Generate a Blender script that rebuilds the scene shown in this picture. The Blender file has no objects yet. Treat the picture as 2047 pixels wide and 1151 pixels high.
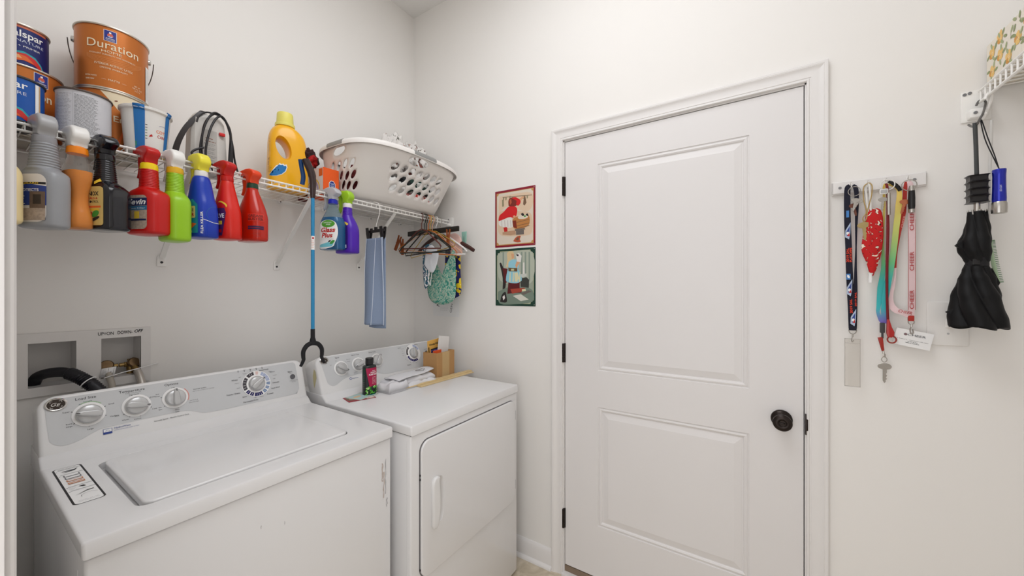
import bpy, bmesh, math, random
from mathutils import Vector, Matrix, noise
from mathutils.geometry import delaunay_2d_cdt, tessellate_polygon

scene = bpy.context.scene
PI = math.pi
R = math.radians
random.seed(7)

# ------------------------------------------------------------------ camera, world, lights, exposure
cd = bpy.data.cameras.new('camera')
cam = bpy.data.objects.new('camera', cd)
scene.collection.objects.link(cam)
cam.location = (-1.647, -1.811, 1.368)
cam.rotation_euler = (R(90), 0, R(32.94 - 90))
cd.sensor_width = 36
cd.lens = 743.6 / 2047 * 36
cd.shift_y = 6 / 2047
cd.clip_start = 0.01
scene.camera = cam

world = bpy.data.worlds.new('world')
scene.world = world
world.use_nodes = True
bg = world.node_tree.nodes['Background']
bg.inputs[0].default_value = (0.99, 0.985, 1.0, 1)
bg.inputs[1].default_value = 1.85

def area(name, loc, rot, sx, sy, power, col=(1, 0.96, 0.92)):
    l = bpy.data.lights.new(name, 'AREA')
    l.shape = 'RECTANGLE'
    l.size = sx
    l.size_y = sy
    l.energy = power
    l.color = col
    o = bpy.data.objects.new(name, l)
    o.location = loc
    o.rotation_euler = rot
    scene.collection.objects.link(o)
    return o

area('ceiling_lamp_light', (-1.05, -1.35, 3.085), (0, 0, 0), 1.1, 1.1, 15.8, (0.975, 1.0, 1.04))

vs = scene.view_settings
vs.view_transform = 'Standard'
vs.look = 'None'
vs.gamma = 1
vs.use_curve_mapping = False
vs.exposure = 0.0

# ------------------------------------------------------------------ materials
def lin(c):
    r = []
    for x in c:
        x = x / 255
        r.append(x / 12.92 if x <= 0.04045 else ((x + 0.055) / 1.055) ** 2.4)
    return r

_m = {}
def mat(name, col, rough=0.5, metal=0.0, var=0.03, scale=60, bump=0.0, bscale=200, trans=0.0, alpha=1.0,
        spec=0.5, coat=0.0, sheen=0.0, ior=1.45, sss=0.0):
    if name in _m:
        return _m[name]
    m = bpy.data.materials.new(name)
    m.use_nodes = True
    nt = m.node_tree
    b = nt.nodes['Principled BSDF']
    c = lin(col)
    b.inputs['Roughness'].default_value = rough
    b.inputs['Metallic'].default_value = metal
    b.inputs['Specular IOR Level'].default_value = spec
    b.inputs['Coat Weight'].default_value = coat
    b.inputs['Coat Roughness'].default_value = 0.08
    b.inputs['Sheen Weight'].default_value = sheen
    b.inputs['IOR'].default_value = ior
    b.inputs['Transmission Weight'].default_value = trans
    b.inputs['Alpha'].default_value = alpha
    b.inputs['Base Color'].default_value = (*c, 1)
    tc = nt.nodes.new('ShaderNodeTexCoord')
    if var > 0:
        n = nt.nodes.new('ShaderNodeTexNoise')
        n.inputs['Scale'].default_value = scale
        n.inputs['Detail'].default_value = 3
        nt.links.new(tc.outputs['Object'], n.inputs['Vector'])
        mx = nt.nodes.new('ShaderNodeMix')
        mx.data_type = 'RGBA'
        mx.inputs[6].default_value = (*[max(0, x * (1 - var)) for x in c], 1)
        mx.inputs[7].default_value = (*[min(1, x * (1 + var)) for x in c], 1)
        nt.links.new(n.outputs['Fac'], mx.inputs[0])
        nt.links.new(mx.outputs[2], b.inputs['Base Color'])
    if bump > 0:
        n2 = nt.nodes.new('ShaderNodeTexNoise')
        n2.inputs['Scale'].default_value = bscale
        n2.inputs['Detail'].default_value = 4
        nt.links.new(tc.outputs['Object'], n2.inputs['Vector'])
        bp = nt.nodes.new('ShaderNodeBump')
        bp.inputs['Strength'].default_value = bump
        bp.inputs['Distance'].default_value = 0.002
        nt.links.new(n2.outputs['Fac'], bp.inputs['Height'])
        nt.links.new(bp.outputs['Normal'], b.inputs['Normal'])
    _m[name] = m
    return m

def pat(name, cols, scale=30, kind='noise', rough=0.8, bump=0.0, distort=0.0, stretch=(1, 1, 1), rot=(0, 0, 0), const=True):
    """patterned cloth or print: colour bands over a noise / voronoi / wave field"""
    if name in _m:
        return _m[name]
    m = bpy.data.materials.new(name)
    m.use_nodes = True
    nt = m.node_tree
    b = nt.nodes['Principled BSDF']
    b.inputs['Roughness'].default_value = rough
    tc = nt.nodes.new('ShaderNodeTexCoord')
    mp = nt.nodes.new('ShaderNodeMapping')
    mp.inputs['Scale'].default_value = stretch
    mp.inputs['Rotation'].default_value = rot
    nt.links.new(tc.outputs['Object'], mp.inputs['Vector'])
    if kind == 'noise':
        n = nt.nodes.new('ShaderNodeTexNoise')
        n.inputs['Distortion'].default_value = distort
        n.inputs['Detail'].default_value = 2
        out = 'Fac'
    elif kind == 'wave':
        n = nt.nodes.new('ShaderNodeTexWave')
        n.inputs['Distortion'].default_value = distort
        out = 'Fac'
    else:
        n = nt.nodes.new('ShaderNodeTexVoronoi')
        out = 'Distance'
    n.inputs['Scale'].default_value = scale
    nt.links.new(mp.outputs['Vector'], n.inputs['Vector'])
    cr = nt.nodes.new('ShaderNodeValToRGB')
    cr.color_ramp.interpolation = 'CONSTANT' if const else 'LINEAR'
    while len(cr.color_ramp.elements) < len(cols):
        cr.color_ramp.elements.new(0.5)
    for e, (p, c) in zip(cr.color_ramp.elements, cols):
        e.position = p
        e.color = (*lin(c), 1)
    nt.links.new(n.outputs[out], cr.inputs['Fac'])
    nt.links.new(cr.outputs['Color'], b.inputs['Base Color'])
    if bump:
        bp = nt.nodes.new('ShaderNodeBump')
        bp.inputs['Strength'].default_value = bump
        bp.inputs['Distance'].default_value = 0.003
        nt.links.new(n.outputs[out], bp.inputs['Height'])
        nt.links.new(bp.outputs['Normal'], b.inputs['Normal'])
    _m[name] = m
    return m

WALL = mat('wall_paint', (240, 237, 233), 0.75, var=0.012, scale=3, bump=0.04, bscale=260)
CEIL = mat('ceiling_paint', (240, 239, 237), 0.9, var=0.01, scale=3)
TRIM = mat('trim_paint', (234, 231, 229), 0.38, var=0.012, scale=8)
DOORP = mat('door_paint', (230, 227, 226), 0.42, var=0.012, scale=6)
ENAMEL = mat('white_enamel', (228, 227, 227), 0.22, var=0.008, scale=5, coat=0.4)
ENAMEL2 = mat('white_plastic', (229, 228, 227), 0.3, var=0.008, scale=9)
PANELG = mat('console_grey', (205, 206, 207), 0.35, var=0.01, scale=20)
WIRE = mat('white_wire_coating', (246, 244, 240), 0.35, var=0.01)
BLACK = mat('black_plastic', (22, 20, 22), 0.35, var=0.1)
BLACKM = mat('black_matte', (24, 23, 26), 0.75, var=0.1, bump=0.15)
DGREY = mat('dark_grey', (62, 60, 62), 0.5)
MGREY = mat('mid_grey', (128, 128, 130), 0.5)
LGREY = mat('light_grey', (178, 178, 178), 0.5)
CHROME = mat('bright_metal', (205, 203, 200), 0.18, 1.0, var=0.02)
BRONZE = mat('dark_bronze', (48, 41, 38), 0.3, 0.7, var=0.1, scale=30)
BRASS = mat('aged_brass', (176, 146, 92), 0.35, 0.9, var=0.25, scale=50)
WHITE = mat('bright_white', (242, 241, 240), 0.5, var=0.0)
INK = mat('black_ink', (30, 29, 31), 0.6, var=0.0)
INKG = mat('grey_ink', (110, 110, 114), 0.6, var=0.0)
INKB = mat('blue_ink', (44, 66, 140), 0.6, var=0.0)
INKT = mat('teal_ink', (40, 92, 92), 0.6, var=0.0)

# ------------------------------------------------------------------ mesh builder
class MB:
    def __init__(s):
        s.v = []; s.f = []; s.mi = []; s.mats = []
    def m(s, material):
        if material not in s.mats:
            s.mats.append(material)
        return s.mats.index(material)
    def add(s, vs_, fs, material, M=None):
        o = len(s.v); k = s.m(material)
        s.v += [tuple(M @ Vector(v)) if M is not None else tuple(v) for v in vs_]
        for f in fs:
            s.f.append([i + o for i in f]); s.mi.append(k)
        return s
    def addbm(s, bm, material, M=None):
        bm.verts.index_update()
        s.add([v.co.copy() for v in bm.verts], [[v.index for v in f.verts] for f in bm.faces], material, M)
        bm.free()
        return s
    def box(s, a, b, material, r=0.0, seg=2, M=None):
        bm = bmesh.new()
        bmesh.ops.create_cube(bm, size=1)
        for v in bm.verts:
            v.co = Vector([(a[i] + b[i]) / 2 + v.co[i] * abs(b[i] - a[i]) for i in range(3)])
        if r > 0:
            bmesh.ops.bevel(bm, geom=bm.edges[:], offset=r, segments=seg, affect='EDGES', profile=0.5)
        return s.addbm(bm, material, M)
    def prism(s, pts, h0, h1, material, axis='y', r=0.0, seg=2, M=None):
        """pts in the plane across axis (y: x,z; x: y,z; z: x,y), extruded from h0 to h1"""
        def P(p, h):
            return {'y': (p[0], h, p[1]), 'x': (h, p[0], p[1]), 'z': (p[0], p[1], h)}[axis]
        bm = bmesh.new()
        A = [bm.verts.new(P(p, h0)) for p in pts]
        B = [bm.verts.new(P(p, h1)) for p in pts]
        n = len(pts)
        fa = bm.faces.new(A); fb = bm.faces.new(B[::-1])
        for i in range(n):
            bm.faces.new((A[(i + 1) % n], A[i], B[i], B[(i + 1) % n]))
        bmesh.ops.recalc_face_normals(bm, faces=bm.faces[:])
        if r > 0:
            ed = [e for e in bm.edges if (fa in e.link_faces or fb in e.link_faces)]
            bmesh.ops.bevel(bm, geom=ed, offset=r, segments=seg, affect='EDGES', profile=0.5)
        big = [f for f in bm.faces if len(f.verts) > 4]
        bmesh.ops.triangulate(bm, faces=big)
        return s.addbm(bm, material, M)
    def tube(s, pts, rad, material, n=8, closed=False, caps=True, M=None, flat=1.0):
        pts = [Vector(p) for p in pts]
        N = len(pts)
        rads = rad if isinstance(rad, (list, tuple)) else [rad] * N
        tang = []
        for i in range(N):
            if closed:
                t = pts[(i + 1) % N] - pts[i - 1]
            else:
                t = pts[min(i + 1, N - 1)] - pts[max(i - 1, 0)]
            tang.append(t.normalized() if t.length > 1e-9 else Vector((0, 0, 1)))
        up = Vector((0, 0, 1)) if abs(tang[0].z) < 0.9 else Vector((1, 0, 0))
        nrm = (up - tang[0] * up.dot(tang[0])).normalized()
        rings = []
        for i in range(N):
            nrm = nrm - tang[i] * nrm.dot(tang[i])
            if nrm.length < 1e-6:
                nrm = tang[i].orthogonal()
            nrm.normalize()
            bi = tang[i].cross(nrm)
            rings.append([pts[i] + (nrm * math.cos(2 * PI * k / n) + bi * math.sin(2 * PI * k / n) * flat) * rads[i] for k in range(n)])
        return s.loft(rings, material, closed_u=True, closed_v=closed, caps=caps and not closed, M=M)
    def loft(s, rings, material, closed_u=True, closed_v=False, caps=True, M=None):
        n = len(rings[0]); N = len(rings)
        vs_ = [p for r_ in rings for p in r_]
        fs = []
        for i in range(N if closed_v else N - 1):
            j = (i + 1) % N
            for k in range(n if closed_u else n - 1):
                l = (k + 1) % n
                fs.append((i * n + k, i * n + l, j * n + l, j * n + k))
        if caps:
            fs.append(tuple(range(n))[::-1])
            fs.append(tuple((N - 1) * n + k for k in range(n)))
        return s.add(vs_, fs, material, M)
    def lathe(s, prof, material, n=32, M=None, caps=True):
        rings = [[Vector((r_ * math.cos(2 * PI * k / n), r_ * math.sin(2 * PI * k / n), z)) for k in range(n)] for r_, z in prof]
        return s.loft(rings, material, caps=caps, M=M)
    def build(s, name, parent=None, smooth=True, angle=35, recalc=True):
        me = bpy.data.meshes.new(name)
        me.from_pydata(s.v, [], s.f)
        for m_ in s.mats:
            me.materials.append(m_)
        me.polygons.foreach_set('material_index', s.mi)
        if recalc:
            bm = bmesh.new(); bm.from_mesh(me)
            bmesh.ops.remove_doubles(bm, verts=bm.verts[:], dist=1e-6)
            bmesh.ops.recalc_face_normals(bm, faces=bm.faces[:])
            bm.to_mesh(me); bm.free()
        if smooth:
            me.polygons.foreach_set('use_smooth', [True] * len(me.polygons))
            me.set_sharp_from_angle(angle=R(angle))
        me.update()
        o = bpy.data.objects.new(name, me)
        scene.collection.objects.link(o)
        if parent is not None:
            o.parent = parent
        return o

def tag(o, label=None, cat=None, group=None, kind=None):
    if label: o['label'] = label
    if cat: o['category'] = cat
    if group: o['group'] = group
    if kind: o['kind'] = kind
    return o

def thing(name, label, cat, loc=(0, 0, 0), rz=0.0, group=None):
    o = bpy.data.objects.new(name, None)
    o.empty_display_size = 0.05
    scene.collection.objects.link(o)
    o.location = loc
    o.rotation_euler = (0, 0, rz)
    return tag(o, label, cat, group)

def struct(name, mb, **k):
    return tag(mb.build(name, **k), kind='structure')

def copy_tree(o, parent=None):
    c = o.copy(); scene.collection.objects.link(c)
    if parent is not None: c.parent = parent
    for ch in list(o.children):
        copy_tree(ch, c)
    return c

def solidify(o, t, offset=0.0):
    md = o.modifiers.new('thickness', 'SOLIDIFY')
    md.thickness = t; md.offset = offset
    return o

def boolean_cut(o, cutter_mb):
    c = cutter_mb.build('cutter', o.parent, smooth=False)
    if o.parent is not None and o.parent.parent is not None: pass
    md = o.modifiers.new('cut', 'BOOLEAN')
    md.operation = 'DIFFERENCE'; md.object = c; md.solver = 'EXACT'
    dg = bpy.context.evaluated_depsgraph_get()
    me = bpy.data.meshes.new_from_object(o.evaluated_get(dg))
    o.modifiers.clear()
    o.data = me
    bpy.data.objects.remove(c)
    me.polygons.foreach_set('use_smooth', [True] * len(me.polygons))
    me.set_sharp_from_angle(angle=R(35))
    return o

# ------------------------------------------------------------------ flat art (labels, print, lettering) mapped onto surfaces
_txt = {}
def text_geo(s_, bold=0.0, shear=0.0):
    if 'M' in s_:
        bold = 0.0
    key = (s_, bold, shear)
    if key in _txt:
        return _txt[key]
    cu = bpy.data.curves.new('txt', 'FONT')
    cu.body = s_; cu.size = 1.0; cu.resolution_u = 4
    cu.offset = bold; cu.shear = shear
    cu.align_x = 'LEFT'
    o = bpy.data.objects.new('txt', cu)
    scene.collection.objects.link(o)
    dg = bpy.context.evaluated_depsgraph_get()
    me = bpy.data.meshes.new_from_object(o.evaluated_get(dg))
    vs_ = [(v.co.x, v.co.y) for v in me.vertices]
    fs = [list(p.vertices) for p in me.polygons]
    bpy.data.objects.remove(o); bpy.data.curves.remove(cu); bpy.data.meshes.remove(me)
    w = max([v[0] for v in vs_] or [0]); x0 = min([v[0] for v in vs_] or [0])
    _txt[key] = (vs_, fs, x0, w)
    return _txt[key]

class Art:
    """coloured shapes in a (u, v) plane; fn(u, v, h) puts them on a surface, h metres off it"""
    def __init__(s, mb, fn, step=None, h0=0.0004, dh=0.00014):
        s.mb = mb; s.fn = fn; s.step = step; s.h = h0; s.dh = dh
    def poly(s, pts, material, lift=True):
        bm = bmesh.new()
        vs_ = [bm.verts.new((p[0], p[1], 0)) for p in pts]
        bm.faces.new(vs_)
        bmesh.ops.triangulate(bm, faces=bm.faces[:])
        if s.step:
            us = [p[0] for p in pts]; vv = [p[1] for p in pts]
            for ax, lo, hi in ((0, min(us), max(us)), (1, min(vv), max(vv))):
                k = math.ceil(lo / s.step)
                while k * s.step < hi:
                    no = (1, 0, 0) if ax == 0 else (0, 1, 0)
                    co = (k * s.step, 0, 0) if ax == 0 else (0, k * s.step, 0)
                    bmesh.ops.bisect_plane(bm, geom=bm.verts[:] + bm.edges[:] + bm.faces[:], plane_co=co, plane_no=no)
                    k += 1
        bm.verts.index_update()
        h = s.h
        s.mb.add([s.fn(v.co.x, v.co.y, h) for v in bm.verts], [[v.index for v in f.verts] for f in bm.faces], material)
        bm.free()
        if lift: s.h += s.dh
        return s
    def rect(s, u0, v0, u1, v1, material, r=0.0, **k):
        if r > 0:
            pts = []
            for cx, cy, a in ((u1 - r, v1 - r, 0), (u0 + r, v1 - r, 90), (u0 + r, v0 + r, 180), (u1 - r, v0 + r, 270)):
                for q in range(5):
                    w = R(a + q * 22.5)
                    pts.append((cx + r * math.cos(w), cy + r * math.sin(w)))
            return s.poly(pts, material, **k)
        return s.poly([(u0, v0), (u1, v0), (u1, v1), (u0, v1)], material, **k)
    def ell(s, u, v, a, b, material, rot=0, n=20, **k):
        c, q = math.cos(rot), math.sin(rot)
        return s.poly([(u + a * math.cos(t) * c - b * math.sin(t) * q, v + a * math.cos(t) * q + b * math.sin(t) * c)
                       for t in [2 * PI * i / n for i in range(n)]], material, **k)
    def ring(s, u, v, r0, r1, material, a0=0, a1=360, n=24, lift=True, sy=1.0):
        pts = []
        for i in range(n + 1):
            t = R(a0 + (a1 - a0) * i / n)
            pts.append((u + r1 * math.cos(t), v + r1 * math.sin(t) * sy, u + r0 * math.cos(t), v + r0 * math.sin(t) * sy))
        vs_ = []; fs = []
        for p in pts:
            vs_ += [s.fn(p[0], p[1], s.h), s.fn(p[2], p[3], s.h)]
        for i in range(n):
            fs.append((2 * i, 2 * i + 1, 2 * i + 3, 2 * i + 2))
        s.mb.add(vs_, fs, material)
        if lift: s.h += s.dh
        return s
    def text(s, t, u, v, size, material, align='C', rot=0.0, bold=0.0, sx=1.0, shear=0.0, lift=False):
        vs_, fs, x0, w = text_geo(t, bold, shear)
        off = {'L': 0, 'C': -(x0 + w) / 2, 'R': -w}[align]
        c, q = math.cos(rot), math.sin(rot)
        out = []
        for x, y in vs_:
            x = (x + off) * size * sx; y = y * size
            out.append(s.fn(u + x * c - y * q, v + x * q + y * c, s.h))
        s.mb.add(out, fs, material)
        if lift: s.h += s.dh
        return s
    def lines(s, u0, v0, u1, n, pitch, material, th=0.0006, seed=1, align='L'):
        """rows of tiny unreadable print"""
        rnd = random.Random(seed)
        for i in range(n):
            y = v0 - i * pitch
            x = u0; end = u1 - (u1 - u0) * rnd.random() * 0.25
            while x < end:
                w = min((0.8 + 2.2 * rnd.random()) * pitch, end - x)
                if w > th:
                    s.rect(x, y - th / 2, x + w, y + th / 2, material, lift=False)
                x += w + pitch * 0.35
        s.h += s.dh
        return s

def plane_map(o, eu, ev):
    o, eu, ev = Vector(o), Vector(eu).normalized(), Vector(ev).normalized()
    n = eu.cross(ev)
    return lambda u, v, h: o + eu * u + ev * v + n * h

# ------------------------------------------------------------------ the room
H = 3.10
def floor_material():
    m = bpy.data.materials.new('vinyl_floor'); m.use_nodes = True
    nt = m.node_tree; b = nt.nodes['Principled BSDF']
    b.inputs['Roughness'].default_value = 0.45
    tc = nt.nodes.new('ShaderNodeTexCoord')
    n = nt.nodes.new('ShaderNodeTexNoise'); n.inputs['Scale'].default_value = 14; n.inputs['Detail'].default_value = 8
    n.inputs['Distortion'].default_value = 1.4
    cr = nt.nodes.new('ShaderNodeValToRGB')
    cr.color_ramp.elements[0].position = 0.3; cr.color_ramp.elements[0].color = (*lin((186, 172, 148)), 1)
    cr.color_ramp.elements[1].position = 0.7; cr.color_ramp.elements[1].color = (*lin((220, 208, 188)), 1)
    nt.links.new(tc.outputs['Object'], n.inputs['Vector'])
    nt.links.new(n.outputs['Fac'], cr.inputs['Fac']); nt.links.new(cr.outputs['Color'], b.inputs['Base Color'])
    return m
FLOOR = floor_material()
struct('floor', MB().box((-3.6, -3.4, -0.05), (0.12, 0.12, 0), FLOOR), smooth=False)
struct('ceiling', MB().box((-1.73, -2.80, H), (0.12, 0.12, H + 0.05), CEIL), smooth=False)

mb = MB()
hx0, hx1, hz0, hz1 = -1.512, -1.252, 1.065, 1.222
for a, b in (((-1.73, 0, 0), (hx0, 0.12, H)), ((hx1, 0, 0), (0.12, 0.12, H)), ((hx0, 0, 0), (hx1, 0.12, hz0)), ((hx0, 0, hz1), (hx1, 0.12, H))):
    mb.box(a, b, WALL)
struct('wall_back', mb, smooth=False)

dy0, dy1, dz1 = -1.967, -1.041, 2.093
mb = MB()
for a, b in (((0, dy1, 0), (0.12, 0.12, H)), ((0, -2.80, 0), (0.12, dy0, H)), ((0, dy0, dz1), (0.12, dy1, H))):
    mb.box(a, b, WALL)
struct('wall_right', mb, smooth=False)
struct('wall_front', MB().box((-1.73, -2.80, 0), (0.0, -2.68, H), WALL), smooth=False)
mb = MB()
mb.box((-1.73, -1.16, 0), (-1.615, 0.0, H), WALL)
mb.box((-1.73, -2.68, 0), (-1.615, -2.12, H), WALL)
mb.box((-1.73, -2.12, 2.12), (-1.615, -1.16, H), WALL)
struct('wall_left', mb, smooth=False)

# casing profile: (distance out from the opening, height off the wall)
CAS = [(0, 0), (0, 0.010), (0.002, 0.0125), (0.006, 0.0125), (0.0085, 0.0095), (0.011, 0.0095), (0.0125, 0.0115), (0.020, 0.010),
       (0.030, 0.011), (0.040, 0.014), (0.046, 0.0175), (0.0475, 0.0165), (0.049, 0.0175), (0.056, 0.0175), (0.058, 0.0160), (0.058, 0)]
def casing(x, sgn, ya, yb, zt, prof=CAS):
    rings = []
    for k in range(4):
        ring = []
        for w, d in prof:
            if k == 0: p = (x + sgn * d, ya + w, 0)
            elif k == 1: p = (x + sgn * d, ya + w, zt + w)
            elif k == 2: p = (x + sgn * d, yb - w, zt + w)
            else: p = (x + sgn * d, yb - w, 0)
            ring.append(Vector(p))
        rings.append(ring)
    return MB().loft(rings, TRIM)
struct('trim_1', casing(0, -1, dy1, dy0, dz1), angle=20)
# casing and jamb of the doorway the picture is taken through
rings = []
for z in (0, 2.12):
    rings.append([Vector((-1.615 + d * 0.95, -1.155 + w, z)) for w, d in CAS])
struct('trim_2', MB().loft(rings, TRIM), angle=20)
struct('trim_3', MB().box((-1.735, -1.172, 0), (-1.610, -1.160, 2.12), TRIM, r=0.001).box((-1.70, -1.182, 0), (-1.664, -1.172, 2.12), TRIM, r=0.002)
       .box((-1.735, -2.12, 0), (-1.610, -2.108, 2.12), TRIM, r=0.001).box((-1.735, -2.12, 2.108), (-1.610, -1.16, 2.12), TRIM, r=0.001))

# baseboards with a shoe moulding
BB = [(0, 0), (0.024, 0), (0.0235, 0.006), (0.021, 0.012), (0.016, 0.017), (0.0125, 0.019), (0.0125, 0.072), (0.010, 0.080), (0.0095, 0.084),
      (0.007, 0.090), (0.003, 0.097), (0, 0.098)]
def base(name, p0, p1, nrm):
    rings = [[Vector(p) + Vector(nrm) * d + Vector((0, 0, z)) for d, z in BB] for p in (p0, p1)]
    struct(name, MB().loft(rings, TRIM), angle=25)
base('baseboard_right', (0, -0.0005, 0), (0, -0.983, 0), (-1, 0, 0))
base('baseboard_back', (-1.614, 0, 0), (-0.0005, 0, 0), (0, -1, 0))
base('baseboard_front', (-1.614, -2.68, 0), (-0.0005, -2.68, 0), (0, 1, 0))
base('baseboard_side', (0, -2.026, 0), (0, -2.679, 0), (-1, 0, 0))

# jamb, stop and sill of the closed door
mb = MB()
mb.box((-0.001, dy1 - 0.0055, 0), (0.12, dy1, dz1), TRIM)
mb.box((-0.001, dy0, 0), (0.12, dy0 + 0.0045, dz1), TRIM)
mb.box((-0.001, dy0, dz1 - 0.005), (0.12, dy1, dz1), TRIM)
mb.box((0.038, dy0, 0), (0.05, dy1, 0.05), mat('weatherstrip', (128, 112, 98), 0.7))
mb.box((0.037, dy0, 0), (0.12, dy0 + 0.016, dz1), BLACKM)
mb.box((0.037, dy1 - 0.016, 0), (0.12, dy1, dz1), BLACKM)
mb.box((0.037, dy0, dz1 - 0.016), (0.12, dy1, dz1), BLACKM)
struct('trim_4', mb, smooth=False)
mb = MB().box((-0.022, dy0 - 0.004, 0), (0.06, dy1 + 0.004, 0.016), TRIM, r=0.004)
mb.box((0.004, dy0, 0.016), (0.06, dy1, 0.045), mat('sill_wood', (134, 116, 98), 0.6, var=0.1))
struct('trim_5', mb)

# the door leaf with two moulded panels
def door_leaf():
    mb = MB()
    y0, y1, z0, z1 = -1.9595, -1.0495, 0.051, 2.085
    xf, xb = 0.001, 0.036
    P = [(-1.799, -1.213, 1.003, 1.951), (-1.799, -1.213, 0.289, 0.835)]
    rings = [(0, 0), (0.0015, 0.003), (0.004, 0.004), (0.007, 0.0015), (0.012, 0.0005), (0.017, 0.003), (0.0195, 0.0065), (0.023, 0.0065), (0.0245, 0.0055), (0.046, 0.0012), (0.048, 0.0005)]
    ys = [y0, -1.799, -1.213, y1]
    zs = [z0, 0.289, 0.835, 1.003, 1.951, z1]
    vs_ = []; fs = []
    for i in range(3):
        for j in range(5):
            if i == 1 and j in (1, 3): continue
            o = len(vs_)
            vs_ += [(xf, ys[i], zs[j]), (xf, ys[i + 1], zs[j]), (xf, ys[i + 1], zs[j + 1]), (xf, ys[i], zs[j + 1])]
            fs.append((o, o + 1, o + 2, o + 3))
    mb.add(vs_, fs, DOORP)
    for a, b, c, d in P:
        vs_ = []; fs = []
        for k, (w, dep) in enumerate(rings):
            vs_ += [(xf + dep, a + w, c + w), (xf + dep, b - w, c + w), (xf + dep, b - w, d - w), (xf + dep, a + w, d - w)]
            if k:
                for q in range(4):
                    p = (q + 1) % 4
                    fs.append((4 * (k - 1) + q, 4 * (k - 1) + p, 4 * k + p, 4 * k + q))
        k = 4 * (len(rings) - 1)
        fs.append((k, k + 1, k + 2, k + 3))
        mb.add(vs_, fs, DOORP)
    e = [(y0, z0), (y1, z0), (y1, z1), (y0, z1)]
    vs_ = [(xf, *p) for p in e] + [(xb, *p) for p in e]
    mb.add(vs_, [(0, 1, 5, 4), (1, 2, 6, 5), (2, 3, 7, 6), (3, 0, 4, 7), (4, 5, 6, 7)], DOORP)
    return mb
door = struct('door_1', door_leaf(), angle=12)
for z in (0.2735, 1.0700, 1.8725):
    mb = MB()
    M = Matrix.Translation((-0.007, -1.0435, z - 0.046))
    mb.lathe([(0.001, 0), (0.0065, 0.001), (0.007, 0.004), (0.007, 0.028), (0.0062, 0.0285), (0.0062, 0.0295), (0.007, 0.030), (0.007, 0.062), (0.0062, 0.0625),
              (0.0062, 0.0635), (0.007, 0.064), (0.007, 0.088), (0.0065, 0.091), (0.001, 0.092)], BRONZE, n=14, M=M)
    mb.box((-0.0015, -1.0520, z - 0.046), (0.010, -1.0462, z + 0.046), BRONZE)
    mb.build('hinge', door)
mb = MB()
M = Matrix.Translation((0.001, -1.897, 0.909)) @ Matrix.Rotation(R(-90), 4, 'Y')
mb.lathe([(0.0325, 0.0), (0.0325, 0.003), (0.030, 0.008), (0.022, 0.012), (0.014, 0.015), (0.012, 0.022), (0.0125, 0.030), (0.018, 0.034), (0.0255, 0.040), (0.0285, 0.048),
          (0.0285, 0.053), (0.0275, 0.055), (0.026, 0.0555), (0.024, 0.058), (0.017, 0.0605), (0.014, 0.0600), (0.010, 0.0585), (0.0095, 0.0575), (0.0005, 0.0575)], BRONZE, n=40, M=M)
knob = mb.build('door_knob', door, angle=50)
MB().box((-0.062, -1.9045, 0.9065), (-0.056, -1.8895, 0.9115), BRONZE, r=0.0012).build('lock_button', knob)
MB().box((-0.010, dy0 - 0.004, 0.868), (0.004, dy0 + 0.004, 0.940), BRONZE, r=0.002).box((-0.0145, dy0 - 0.004, 0.884), (-0.009, dy0 + 0.002, 0.924), BRONZE, r=0.002).build('strike_plate', door)

# ------------------------------------------------------------------ washer and dryer
def wave_panel(pts, n=6):
    out = []
    N = len(pts)
    for i in range(N):
        p0, p1, p2, p3 = [Vector((*pts[(i + k - 1) % N][:2], 0)) for k in range(4)]
        if pts[i][2] and pts[(i + 1) % N][2]:
            for q in range(n):
                t = q / n
                v = 0.5 * ((2 * p1) + (p2 - p0) * t + (2 * p0 - 5 * p1 + 4 * p2 - p3) * t * t + (3 * p1 - p0 - 3 * p2 + p3) * t ** 3)
                out.append((v.x, v.y))
        else:
            out.append((p1.x, p1.y))
    return out

def deck_mb(w, rise_y, depth):
    prof = [(0, 0.881), (0, 0.909), (0.002, 0.9132), (0.006, 0.915), (rise_y - 0.036, 0.915), (rise_y - 0.029, 0.9163), (rise_y - 0.012, 0.931), (rise_y - 0.002, 0.9385), (rise_y + 0.02, 0.942), (depth, 0.942), (depth, 0.881)]
    return MB().prism(prof, -w / 2, w / 2, ENAMEL, axis='x', r=0.006, seg=3)

def knob_mb(fn_M, r, ang, pointer=True):
    """dial knob, local z out of the panel"""
    mb = MB()
    M = fn_M
    mb.lathe([(r + 0.006, 0.0004), (r + 0.006, 0.001), (r + 0.0045, 0.0018), (r + 0.001, 0.0018)], WHITE, n=40, M=M)
    mb.lathe([(r, 0.0005), (r, 0.004), (r - 0.001, 0.0055)], CHROME, n=40, M=M)
    mb.lathe([(r - 0.001, 0.004), (r - 0.0015, 0.008), (r - 0.004, 0.012), (r - 0.010, 0.0145), (0.0005, 0.0155)], mat('knob_silver', (196, 196, 196), 0.25, 0.25, var=0.01), n=40, M=M)
    L = r * 1.02; W = r * 0.30
    G = M @ Matrix.Rotation(ang, 4, 'Z')
    pts = [(-L * 0.9, -W * 0.8), (-L * 0.5, -W * 1.15), (L * 0.5, -W * 0.9), (L * 1.0, -W * 0.35), (L * 1.0, W * 0.35), (L * 0.5, W * 0.9), (-L * 0.5, W * 1.15), (-L * 0.9, W * 0.8)]
    mb.prism(pts, 0.006, 0.0225, mat('knob_silver', (196, 196, 196)), axis='z', r=0.0035, seg=3, M=G)
    if pointer:
        mb.box((L * 0.72, -0.0012, 0.0205), (L * 0.99, 0.0012, 0.0230), DGREY, M=G)
    return mb

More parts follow.
